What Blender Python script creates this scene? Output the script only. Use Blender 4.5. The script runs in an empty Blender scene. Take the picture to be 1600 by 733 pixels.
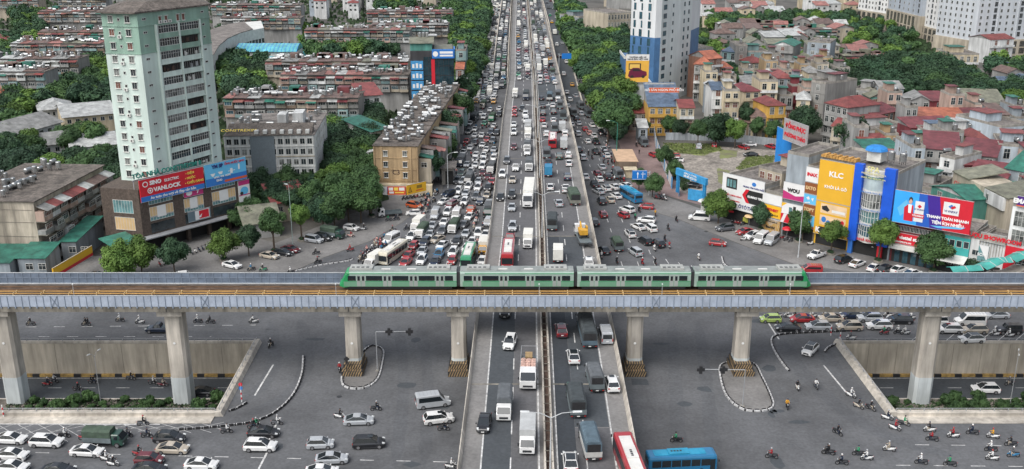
import bpy, bmesh, math, random
from mathutils import Vector, Matrix
random.seed(7)
R = random.Random(11)
sc = bpy.context.scene
# ---------------------------------------------------------------- camera, sky, sun, exposure
CAMH = 74.0; FPX = 1560.0; PITCH = math.radians(18.04)
cam_d = bpy.data.cameras.new('camera'); cam = bpy.data.objects.new('camera', cam_d)
sc.collection.objects.link(cam); sc.camera = cam
cam.location = (0, 0, CAMH); cam.rotation_euler = (math.pi/2 - PITCH, 0, 0)
cam_d.sensor_width = 36.0; cam_d.lens = FPX/1600*36.0; cam_d.clip_start = 1; cam_d.clip_end = 8000
SUN_EL = math.radians(52); SUN_AZ = math.radians(222)      # compass azimuth, light from the left and behind the camera
w = bpy.data.worlds.new("World"); sc.world = w; w.use_nodes = True
nt = w.node_tree; nt.nodes.clear()
sky = nt.nodes.new('ShaderNodeTexSky'); sky.sky_type = 'NISHITA'; sky.sun_disc = False
sky.sun_elevation = SUN_EL; sky.sun_rotation = SUN_AZ; sky.dust_density = 3.0; sky.air_density = 1.0
hs = nt.nodes.new('ShaderNodeHueSaturation'); hs.inputs['Saturation'].default_value = 0.42
bg = nt.nodes.new('ShaderNodeBackground'); bg.inputs['Strength'].default_value = 0.13
wo = nt.nodes.new('ShaderNodeOutputWorld')
nt.links.new(sky.outputs[0], hs.inputs['Color']); nt.links.new(hs.outputs[0], bg.inputs['Color']); nt.links.new(bg.outputs[0], wo.inputs['Surface'])
sd = bpy.data.lights.new('sun', 'SUN'); sd.energy = 1.5; sd.angle = math.radians(55); sd.color = (1.0, 0.97, 0.92)
so = bpy.data.objects.new('sun', sd); sc.collection.objects.link(so)
sdir = Vector((math.sin(SUN_AZ)*math.cos(SUN_EL), math.cos(SUN_AZ)*math.cos(SUN_EL), math.sin(SUN_EL)))
so.rotation_euler = sdir.to_track_quat('Z', 'Y').to_euler()
sc.view_settings.view_transform = 'Standard'; sc.view_settings.look = 'None'
sc.view_settings.exposure = 0.7; sc.view_settings.gamma = 1.0; sc.view_settings.use_curve_mapping = False
# ---------------------------------------------------------------- helpers
C = sc.collection
CT, ST = math.cos(PITCH), math.sin(PITCH)
def W(px, py, z=0.0):
    a = (px-800)/FPX; b = -(py-366.5)/FPX
    t = (z-CAMH)/(-ST + b*CT)
    return Vector((a*t, (CT + b*ST)*t, z))
def ZT(py, Y):                                   # height seen at image row py on a vertical standing at distance Y
    b = -(py-366.5)/FPX
    return CAMH + (-ST + b*CT)/(CT + b*ST)*Y
def SC(Y, z=0): return FPX/(Y*CT + (CAMH-z)*ST)  # pixels per metre
MATS = {}
def hexc(h):
    v = [int(h[i:i+2], 16)/255 for i in (0, 2, 4)]
    return tuple(c/12.92 if c <= .04045 else ((c+.055)/1.055)**2.4 for c in v)
def mat(name, col, rough=.7, var=.12, scale=.4, metal=0., bump=0., streak=False, world=True, detail=5., dark=None, spec=.5, coat=0., rnd=0., emis=0., mid=None):
    """procedural material: colour with mottled variation, optional vertical streaks and per-object variation"""
    if name in MATS: return MATS[name]
    m = bpy.data.materials.new(name); m.use_nodes = True; n = m.node_tree; N = n.nodes; L = n.links
    b = N['Principled BSDF']; b.inputs['Roughness'].default_value = rough; b.inputs['Metallic'].default_value = metal
    b.inputs['Specular IOR Level'].default_value = spec
    if coat: b.inputs['Coat Weight'].default_value = coat; b.inputs['Coat Roughness'].default_value = .08
    if isinstance(col, str): col = hexc(col)
    c = tuple(col[:3])
    if var == 0 and not rnd and not bump:
        b.inputs['Base Color'].default_value = (*c, 1); m.diffuse_color = (*c, 1); MATS[name] = m; return m
    if world:
        g = N.new('ShaderNodeNewGeometry'); src = g.outputs['Position']
    else:
        g = N.new('ShaderNodeTexCoord'); src = g.outputs['Object']
    mp = N.new('ShaderNodeMapping'); mp.vector_type = 'POINT'
    s = scale
    mp.inputs['Scale'].default_value = (s*3, s*3, s*.35) if streak else (s, s, s)
    L.new(src, mp.inputs['Vector'])
    nz = N.new('ShaderNodeTexNoise'); nz.inputs['Detail'].default_value = detail; nz.inputs['Roughness'].default_value = .65
    nz.inputs['Scale'].default_value = 1.0; L.new(mp.outputs[0], nz.inputs['Vector'])
    cr = N.new('ShaderNodeValToRGB'); e = cr.color_ramp.elements
    e[0].position = .32; e[1].position = .68
    dk = dark if dark is not None else tuple(x*(1-var*1.6) for x in c)
    if isinstance(dk, str): dk = hexc(dk)
    e[0].color = (*dk[:3], 1); e[1].color = (*[min(1, x*(1+var*.8)) for x in c], 1)
    L.new(nz.outputs['Fac'], cr.inputs[0]); out = cr.outputs[0]
    if streak or mid:
        n2 = N.new('ShaderNodeTexNoise'); n2.inputs['Scale'].default_value = s*(.5 if not mid else 6.0); n2.inputs['Detail'].default_value = 4
        L.new(src, n2.inputs['Vector'])
        mr = N.new('ShaderNodeMapRange'); mr.inputs[1].default_value = .35; mr.inputs[2].default_value = .65; mr.inputs[3].default_value = 1-var*1.2; mr.inputs[4].default_value = 1+var*.5
        L.new(n2.outputs['Fac'], mr.inputs[0])
        mx = N.new('ShaderNodeVectorMath'); mx.operation = 'SCALE'; L.new(out, mx.inputs[0]); L.new(mr.outputs[0], mx.inputs['Scale']); out = mx.outputs[0]
    if rnd:
        oi = N.new('ShaderNodeObjectInfo'); mr = N.new('ShaderNodeMapRange')
        mr.inputs[3].default_value = 1-rnd; mr.inputs[4].default_value = 1+rnd; L.new(oi.outputs['Random'], mr.inputs[0])
        mx = N.new('ShaderNodeVectorMath'); mx.operation = 'SCALE'; L.new(out, mx.inputs[0]); L.new(mr.outputs[0], mx.inputs['Scale']); out = mx.outputs[0]
    L.new(out, b.inputs['Base Color'])
    if bump:
        bp = N.new('ShaderNodeBump'); bp.inputs['Strength'].default_value = bump; bp.inputs['Distance'].default_value = .05
        L.new(nz.outputs['Fac'], bp.inputs['Height']); L.new(bp.outputs[0], b.inputs['Normal'])
    m.diffuse_color = (*c, 1); MATS[name] = m; return m
def ribbed(name, col, period=.45, rough=.55, var=.15):
    """corrugated sheet roofing: wave bump and faded streaks"""
    if name in MATS: return MATS[name]
    m = mat(name, col, rough=rough, var=var, scale=.5, world=False, rnd=.12); n = m.node_tree; N = n.nodes; L = n.links
    tc = N.new('ShaderNodeTexCoord'); wv = N.new('ShaderNodeTexWave'); wv.inputs['Scale'].default_value = .5/period/1.0
    L.new(tc.outputs['Object'], wv.inputs['Vector'])
    bp = N.new('ShaderNodeBump'); bp.inputs['Strength'].default_value = .7; bp.inputs['Distance'].default_value = .06
    L.new(wv.outputs['Fac'], bp.inputs['Height']); L.new(bp.outputs[0], N['Principled BSDF'].inputs['Normal']); return m
class MB:
    """collects polygons; build() links them as ONE mesh object"""
    def __init__(s): s.v = []; s.f = []; s.m = []; s.mats = []
    def mi(s, m):
        if m is None: return 0
        if m not in s.mats: s.mats.append(m)
        return s.mats.index(m)
    def add(s, vs, fs, m=None):
        k = len(s.v); i = s.mi(m); s.v += [tuple(v) for v in vs]
        for f in fs: s.f.append(tuple(k+j for j in f)); s.m.append(i)
        return s
    def box(s, x0, y0, z0, x1, y1, z1, m=None):
        vs = [(x0,y0,z0),(x1,y0,z0),(x1,y1,z0),(x0,y1,z0),(x0,y0,z1),(x1,y0,z1),(x1,y1,z1),(x0,y1,z1)]
        return s.add(vs, [(0,3,2,1),(4,5,6,7),(0,1,5,4),(1,2,6,5),(2,3,7,6),(3,0,4,7)], m)
    def cbox(s, cx, cy, cz, lx, ly, lz, m=None): return s.box(cx-lx/2, cy-ly/2, cz-lz/2, cx+lx/2, cy+ly/2, cz+lz/2, m)
    def prism(s, pts, z0, z1, m=None, mtop=None):
        n = len(pts); a = sum(pts[i][0]*pts[(i+1)%n][1]-pts[(i+1)%n][0]*pts[i][1] for i in range(n))
        if a < 0: pts = pts[::-1]
        vs = [(p[0],p[1],z0) for p in pts]+[(p[0],p[1],z1) for p in pts]
        s.add(vs, [(i,(i+1)%n,n+(i+1)%n,n+i) for i in range(n)]+[tuple(range(n))[::-1]], m)
        k = len(s.v)-n; s.f.append(tuple(range(k, k+n))); s.m.append(s.mi(mtop) if mtop else s.mi(m)); return s
    def sheet(s, pts, z, m=None):
        n = len(pts); a = sum(pts[i][0]*pts[(i+1)%n][1]-pts[(i+1)%n][0]*pts[i][1] for i in range(n))
        if a < 0: pts = pts[::-1]
        return s.add([(p[0],p[1],z) for p in pts], [tuple(range(n))], m)
    def loft(s, rings, m=None, caps=True, close=True):
        n = len(rings[0]); vs = [p for r in rings for p in r]; fs = []
        for k in range(len(rings)-1):
            for i in range(n if close else n-1):
                j = (i+1) % n; fs.append((k*n+i, k*n+j, (k+1)*n+j, (k+1)*n+i))
        if caps: fs.append(tuple(range(n))[::-1]); fs.append(tuple((len(rings)-1)*n+i for i in range(n)))
        return s.add(vs, fs, m)
    def tube(s, p0, p1, r0, r1=None, n=6, m=None):
        r1 = r0 if r1 is None else r1; p0 = Vector(p0); p1 = Vector(p1); d = (p1-p0).normalized()
        a = d.orthogonal().normalized(); b = d.cross(a)
        rg = lambda p, r: [tuple(p + a*r*math.cos(2*math.pi*i/n) + b*r*math.sin(2*math.pi*i/n)) for i in range(n)]
        return s.loft([rg(p0, r0), rg(p1, r1)], m)
    def dome(s, c, r, rz, n=8, m=None):
        rs = []
        for k in range(4):
            t = k/3*math.pi/2*.94; rs.append([(c[0]+r*math.cos(t)*math.cos(2*math.pi*i/n), c[1]+r*math.cos(t)*math.sin(2*math.pi*i/n), c[2]+rz*math.sin(t)) for i in range(n)])
        return s.loft(rs, m)
    def mesh(s, name, mats=None, smooth=False):
        me = bpy.data.meshes.new(name); me.from_pydata(s.v, [], s.f)
        for mm in (mats or s.mats or []): me.materials.append(mm)
        if s.m: me.polygons.foreach_set('material_index', s.m)
        if smooth: me.polygons.foreach_set('use_smooth', [True]*len(s.f))
        me.update(); return me
    def build(s, name, m=None, parent=None, smooth=False, loc=None):
        if m is not None: s.mats = [m]; s.m = [0]*len(s.f)
        o = bpy.data.objects.new(name, s.mesh(name, smooth=smooth)); C.objects.link(o)
        if parent is not None: o.parent = parent
        if loc is not None: o.location = loc
        return o
def flipfix(me):
    bm = bmesh.new(); bm.from_mesh(me); bmesh.ops.recalc_face_normals(bm, faces=bm.faces); bm.to_mesh(me); bm.free(); return me
def inst(name, me, parent=None, loc=(0,0,0), rz=0, sc_=None, mats=None):
    o = bpy.data.objects.new(name, me); C.objects.link(o)
    if parent is not None: o.parent = parent
    o.location = loc; o.rotation_euler = (0, 0, rz)
    if sc_: o.scale = sc_ if hasattr(sc_, '__len__') else (sc_,)*3
    if mats:
        for i, mm in mats.items():
            o.material_slots[i].link = 'OBJECT'; o.material_slots[i].material = mm
    return o
def thing(name, label, cat, loc=(0,0,0), rz=0, group=None):
    o = bpy.data.objects.new(name, None); C.objects.link(o); o.location = loc; o.rotation_euler = (0,0,rz)
    o.empty_display_size = .1
    return tag(o, label, cat, group)
def tag(o, label=None, cat=None, group=None, kind=None):
    if label: o['label'] = label
    if cat: o['category'] = cat
    if group: o['group'] = group
    if kind: o['kind'] = kind
    return o
def frame(A, B):
    """local frame of a facade: +X from A to B, outward normal is local -Y"""
    return (A.x, A.y, A.z), math.atan2(B.y-A.y, B.x-A.x), math.hypot(B.x-A.x, B.y-A.y)
def ordn(n):
    return ['first','second','third','fourth','fifth','sixth','seventh','eighth','ninth','tenth','eleventh','twelfth','thirteenth','fourteenth','fifteenth','sixteenth','seventeenth','eighteenth','nineteenth','twentieth'][n] if n < 20 else ('twenty ' + ordn(n-20) if n < 29 else str(n+1)+'th')
TXT = {}
def text(s_, size, m, parent, loc, align='CENTER', rot=(math.pi/2,0,0), depth=.03, bold=0., name='lettering', xs=1.0, ys=1.0):
    cu = bpy.data.curves.new('t', 'FONT'); cu.body = s_; cu.size = size; cu.align_x = align; cu.align_y = 'CENTER'; cu.extrude = depth; cu.offset = bold*size
    cu.resolution_u = 2
    o = bpy.data.objects.new('t', cu)
    me = bpy.data.meshes.new_from_object(o); bpy.data.objects.remove(o); bpy.data.curves.remove(cu)
    me.materials.clear(); me.materials.append(m)
    ob = bpy.data.objects.new(name, me); C.objects.link(ob); ob.parent = parent; ob.location = loc; ob.rotation_euler = rot; ob.scale = (xs, ys, 1)
    return ob
# ---------------------------------------------------------------- materials
def asphalt(name, col, var=.2, scale=.06, fine=1.0):
    m = mat(name, col, rough=.88, var=var, scale=scale, detail=8, bump=.0); n = m.node_tree; N = n.nodes; L = n.links; b = N['Principled BSDF']
    src = b.inputs['Base Color'].links[0].from_socket
    g = N.new('ShaderNodeNewGeometry')
    n3 = N.new('ShaderNodeTexNoise'); n3.inputs['Scale'].default_value = 2.2; n3.inputs['Detail'].default_value = 6; L.new(g.outputs['Position'], n3.inputs['Vector'])
    n4 = N.new('ShaderNodeTexNoise'); n4.inputs['Scale'].default_value = .5; n4.inputs['Detail'].default_value = 8; n4.inputs['Roughness'].default_value = .7; n4.inputs['Distortion'].default_value = 1.5; L.new(g.outputs['Position'], n4.inputs['Vector'])
    a = N.new('ShaderNodeMath'); a.operation = 'ADD'; L.new(n3.outputs['Fac'], a.inputs[0]); L.new(n4.outputs['Fac'], a.inputs[1])
    mr = N.new('ShaderNodeMapRange'); mr.inputs[1].default_value = .7; mr.inputs[2].default_value = 1.3; mr.inputs[3].default_value = 1-.2*fine; mr.inputs[4].default_value = 1+.2*fine; L.new(a.outputs[0], mr.inputs[0])
    mx = N.new('ShaderNodeVectorMath'); mx.operation = 'SCALE'; L.new(src, mx.inputs[0]); L.new(mr.outputs[0], mx.inputs['Scale']); L.new(mx.outputs[0], b.inputs['Base Color'])
    bp = N.new('ShaderNodeBump'); bp.inputs['Strength'].default_value = .25; bp.inputs['Distance'].default_value = .03; L.new(n3.outputs['Fac'], bp.inputs['Height']); L.new(bp.outputs[0], b.inputs['Normal'])
    return m
M_asph = asphalt('asphalt', (.105,.108,.114), var=.24, fine=1.1)
M_asph_d = asphalt('asphalt_dark', (.034,.04,.048), var=.12)
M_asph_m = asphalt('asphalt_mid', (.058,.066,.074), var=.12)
M_asph_f = asphalt('asphalt_worn', (.1,.1,.105), var=.15)
M_apron = asphalt('concrete_apron', (.17,.165,.16), var=.25, scale=.09)
M_ground = asphalt('town_ground', (.10,.095,.085), var=.4, scale=.05)
M_brickpave = asphalt('brick_pavement', (.2,.14,.13), var=.25, scale=.1)
M_conc = mat('concrete', (.33,.31,.275), rough=.85, var=.25, scale=.25, streak=True)
M_conc_dk = mat('concrete_weathered', (.2,.185,.155), rough=.9, var=.3, scale=.3, streak=True)
M_conc_trench = mat('concrete_retaining_wall', (.47,.42,.34), rough=.9, var=.2, scale=.25, streak=True)
M_pier = mat('pier_concrete', (.5,.46,.4), rough=.8, var=.22, scale=.3, streak=True)
M_pier2 = mat('pier_wrap', (.52,.56,.56), rough=.75, var=.15, scale=.3, streak=True)
M_deckc = asphalt('deck_concrete', (.19,.185,.18), var=.14, scale=.08)
M_white = mat('road_paint', (.55,.55,.54), rough=.7, var=.35, scale=1.5)
M_black = mat('black_paint', (.02,.02,.022), rough=.6, var=.2, scale=2)
M_yellow = mat('yellow_paint', (.5,.3,.05), rough=.6, var=.35, scale=1.2)
M_tyre = mat('tyre', (.015,.015,.016), rough=.8, var=0)
M_rim = mat('wheel_rim', (.35,.35,.36), rough=.35, var=0, metal=.7)
M_glass = mat('vehicle_glass', (.015,.02,.024), rough=.08, var=0, spec=.8)
M_lamp = mat('headlight_lens', (.6,.62,.62), rough=.15, var=0)
M_tail = mat('tail_light', (.35,.015,.01), rough=.3, var=0)
M_plate = mat('number_plate', (.7,.7,.68), rough=.5, var=0)
M_dkmet = mat('dark_metal', (.03,.032,.035), rough=.5, var=0)
M_grey = mat('grey_metal', (.3,.31,.32), rough=.5, var=.1, world=False)
M_steel = mat('stainless_steel', (.42,.43,.43), rough=.38, var=.2, metal=.85, world=False, rnd=.2)
M_galv = mat('galvanised', (.45,.47,.48), rough=.45, var=.1, world=False)
M_win = mat('window_glass', (.03,.04,.045), rough=.12, var=.5, scale=.35, spec=.8)
M_winb = mat('window_glass_blue', (.04,.10,.13), rough=.1, var=.4, scale=.2, spec=.8)
M_frame = mat('window_frame', (.6,.6,.57), rough=.6, var=.1)
M_soil = mat('soil_and_gravel', (.16,.14,.12), rough=.95, var=.4, scale=.3)
M_trunk = mat('bark', (.1,.075,.055), rough=.95, var=.3, scale=1, world=False)
M_skin = mat('skin', (.35,.2,.14), rough=.6, var=0)
PAINTS = {'white': (.68,.68,.67), 'silver': (.38,.4,.42), 'black': (.012,.013,.016), 'grey': (.1,.105,.115), 'dark blue': (.01,.02,.045),
 'blue': (.02,.16,.32), 'red': (.33,.02,.025), 'dark red': (.12,.012,.02), 'orange': (.45,.09,.03), 'beige': (.42,.37,.3), 'lime green': (.35,.47,.12),
 'dark green': (.02,.06,.045), 'yellow': (.6,.3,.03), 'green': (.03,.25,.12), 'brown': (.16,.14,.12), 'pink': (.55,.3,.27), 'cream': (.6,.56,.45)}
def paint(c):
    m = mat('car_paint_'+c.replace(' ','_'), PAINTS[c], rough=.28, var=.06, scale=.8, world=False, coat=.6); return m
def cloth(c):
    return mat('cloth_'+c.replace(' ','_'), PAINTS.get(c, (.3,.3,.3)), rough=.9, var=.2, scale=4, world=False)
# ================================================================ large structure: ground, roads, trench, flyover, viaduct
def lerp(tab, Y):
    for (a, b), (c, d) in zip(tab, tab[1:]):
        if Y <= c: return b+(d-b)*(Y-a)/(c-a)
    return tab[-1][1]
FZ = 6.5
FL = [(20,-7.4),(111,-6.9),(162,-6.2),(206,-5.0),(283,-3.9),(340,-3.1),(380,-2.2),(420,-1.4),(528,-1.0),(800,.6),(1500,3)]
FR = [(20,15.6),(111,16.2),(144,16.9),(283,19.2),(400,20.2),(528,21.3),(800,23.6),(1500,27)]
def fx(Y, off):                       # off metres from the left edge of a 23 m deck, stretched where the deck widens
    a, b = lerp(FL, Y), lerp(FR, Y); return a+(b-a)*off/23.1
YS = [20,60,90,111,130,144,162,185,206,240,283,310,340,360,380,400,420,470,528,600,700,800,1000,1300]
def strip(mb, o0, o1, y0, y1, z, m):
    ys = [y0]+[y for y in YS if y0 < y < y1]+[y1]
    for a, b in zip(ys, ys[1:]):
        mb.add([(fx(a,o0),a,z),(fx(a,o1),a,z),(fx(b,o1),b,z),(fx(b,o0),b,z)], [(0,1,2,3)], m)
YF, YN = 164.1, 137.9; XLN, XLF, XRF, XRN = -45.6, -46.2, 59.0, 59.0
def notched(xw, y0, y1, far=YF, near=YN):
    return [(-xw,y1),(xw,y1),(xw,far),(XRF,far),(XRN,near),(xw,near),(xw,y0),(-xw,y0),(-xw,near),(XLN,near),(XLF,far),(-xw,far)]
g = MB(); g.sheet(notched(2600, -300, 3600), 0); gro = g.build('ground', M_ground); tag(gro, kind='structure')
# asphalt of the crossing and the two street arms, cut round the trench
M_wear = asphalt('asphalt_polished', (.095,.099,.106), var=.24, fine=1.1)
px = lambda *p: [W(x, y)[:2] for x, y in p]
rd = MB()
rd.sheet([(-300,YN),(-300,40),(300,40),(300,YN),(XRN,YN),(XRF,YF),(300,YF),(300,186)] + px((1420,437),(1240,413),(1164,385),(1111,364),(1060,343),(1000,325),(988,290)) +
         [(34.4,285),(34.6,540),(33.8,620),(33,1400),(-17.6,1400),(-17.5,373),(-17.4,300)] + px((700,262),(690,300),(650,330),(630,347),(579,377),(508,402),(458,425)) + [(-300,200),(-300,YF),(XLF,YF),(XLN,YN)], .004)
tag(rd.build('road', M_asph), kind='structure')
ap = MB()
ap.sheet([(-300,200.2)] + px((457,424.5),(507,401.6),(578,376.6),(629,346.6),(649,329.6),(689,299.6),(699,261.6)) + [(-17.9,306),(-26,306)] + px((560,330),(430,380),(380,365),(160,400),(0,405)) + [(-300,235)], .008)
tag(ap.build('pavement', M_apron), kind='structure')
ap = MB()
ap.sheet(px((1001,324.6),(1061,342.6),(1112,363.6),(1165,384.6),(1241,412.6),(1421,436.6)) + [(300,186.4),(300,205)] + px((1520,405),(1330,375),(1120,335),(1020,300),(1003,300)), .008)
tag(ap.build('pavement', M_apron), kind='structure')
ap = MB()
ap.sheet(px((988.4,289.6),(1000.6,324.2),(1003,299.6),(1020,299.6),(1100,322),(1064,290),(1010,195),(985,190),(958,196)), .010)
tag(ap.build('pavement', M_brickpave), kind='structure')
ap = MB()
ap.add([(34.6,352,.1),(37.5,352,.1),(37.6,560,.1),(34.9,560,.1)], [(0,1,2,3)]); ap.add([(34.6,352,0),(34.6,352,.1),(34.9,560,.1),(34.9,560,0)], [(0,1,2,3)])
tag(ap.build('pavement', M_brickpave), kind='structure')
ap = MB(); ap.box(-22,307,-.1,-17.75,1200,.12); tag(ap.build('pavement', M_apron), kind='structure')
# road markings
# darker worn swathes where traffic polishes the asphalt
for pts, wd in [([(60,722),(300,735)],3),([(445,500),(455,560),(430,610),(370,640)],5.5),([(640,505),(650,600),(640,733)],4),([(1070,500),(1080,600),(1090,733)],5),([(1245,530),(1290,590),(1380,660),(1500,700)],6),([(100,502),(420,520)],3),([(940,490),(1080,470),(1200,470)],3),([(560,392),(480,425)],3.5),([(1050,350),(1200,420)],4)]:
    P_ = [W(x,y) for x,y in pts]; Q = []
    for i in range(len(P_)-1):
        a, b_, c, d_ = P_[max(0,i-1)], P_[i], P_[i+1], P_[min(len(P_)-1,i+2)]
        for k in range(10): t = k/10; Q.append(.5*((2*b_)+(c-a)*t+(2*a-5*b_+4*c-d_)*t*t+(3*b_-a-3*c+d_)*t**3))
    Q.append(P_[-1])
    for off in (-wd/2, wd/2):
        sw = MB(); n_ = len(Q)-1; rr_ = random.Random(int(wd*9))
        L_, R_ = [], []
        for i, q in enumerate(Q):
            d = (Q[min(n_,i+1)]-Q[max(0,i-1)]).normalized(); nn = Vector((-d.y,d.x,0)); e = min(1, i/3, (n_-i)/3); h_ = wd*.22*e*rr_.uniform(.8,1.2)+.02
            L_.append(tuple((q+nn*(off-h_))[:2])+(.006,)); R_.append(tuple((q+nn*(off+h_))[:2])+(.006,))
        k0 = len(L_); sw.add(L_+R_, [(i,i+1,k0+i+1,k0+i) for i in range(k0-1)]); o_ = sw.build('tyre_wear', M_wear); flipfix(o_.data); tag(o_, kind='structure')
mk = MB(); zz = .010
def dash(p, q, wd=.16, ln=2.0, gap=3.2, z=zz, solid=False):
    p = Vector((p[0],p[1],0)); q = Vector((q[0],q[1],0)); d = q-p; L = d.length; d.normalize(); n = Vector((-d.y,d.x,0))*wd/2
    t = 0
    while t < L:
        e = L if solid else min(L, t+ln); a = p+d*t; b = p+d*e
        mk.add([(a+n)[:2]+(z,),(b+n)[:2]+(z,),(b-n)[:2]+(z,),(a-n)[:2]+(z,)], [(0,3,2,1)]); t = e+gap
for (a, b) in [((60,526),(330,526)),((40,511),(400,508)),((1440,519),(1600,521))]: dash(W(*a), W(*b))
for (a, b) in [((0,706),(700,722)),((0,735),(680,752)),((1430,695),(1600,697)),((1400,727),(1600,729))]: dash(W(*a), W(*b))
for (a, b) in [((0,658),(330,659)),((0,662.5),(250,663)),((1420,653),(1600,653)),((398,618),(427,570)),((1287,571),(1322,613)),((1197,499),(1217,530)),((424,694),(404,733)),((438,652),(429,668))]: dash(W(*a), W(*b), wd=.28, solid=True)
for X in (-14.4,-11.4,-8.5): dash((X,205), (X+.2,500), ln=3, gap=5)
for X in (22.6,26.2,29.8): dash((X+1.5,205), (X,500), ln=3, gap=5)
for k in range(6): dash(W(1000+20*k,395+5*k), W(1012+20*k,412+5*k), ln=3, gap=20)
for k in range(11):                                     # hatched no-stopping area on the left
    x = -10+32*k
    dash(W(x,660), W(x+52,690 if k < 4 else 676), wd=.08, solid=True, z=.012); dash(W(x+40,660), W(x-30,684 if k < 4 else 674), wd=.08, solid=True, z=.013)
for k in range(7): dash(W(1420+27*k,536), W(1438+27*k,521), wd=.12, solid=True)
tag(mk.build('road_marking', M_white), kind='structure')
# worn tyre tracks and old repair patches, shaped stains in the asphalt
pt = MB()
for (x0,y0,x1,y1) in [(455,520,500,526),(1040,603,1052,640),(430,690,470,700),(640,560,652,580),(900,560,910,640)]: pass
rr = random.Random(5)
for k in range(26):
    c = W(rr.uniform(430,1250), rr.uniform(495,730)); a = rr.uniform(-.3,.3); lx = rr.uniform(.5,2.2); ly = rr.uniform(.4,1.6)
    if -9 < c.x < 19: continue
    pts = [(c.x+lx*math.cos(t)*rr.uniform(.7,1.2), c.y+ly*math.sin(t)*rr.uniform(.7,1.2)) for t in [i*math.pi/4 for i in range(8)]]
    pt.sheet(pts, .0075)
tag(pt.build('asphalt_patch', M_asph_m), kind='structure')
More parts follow.
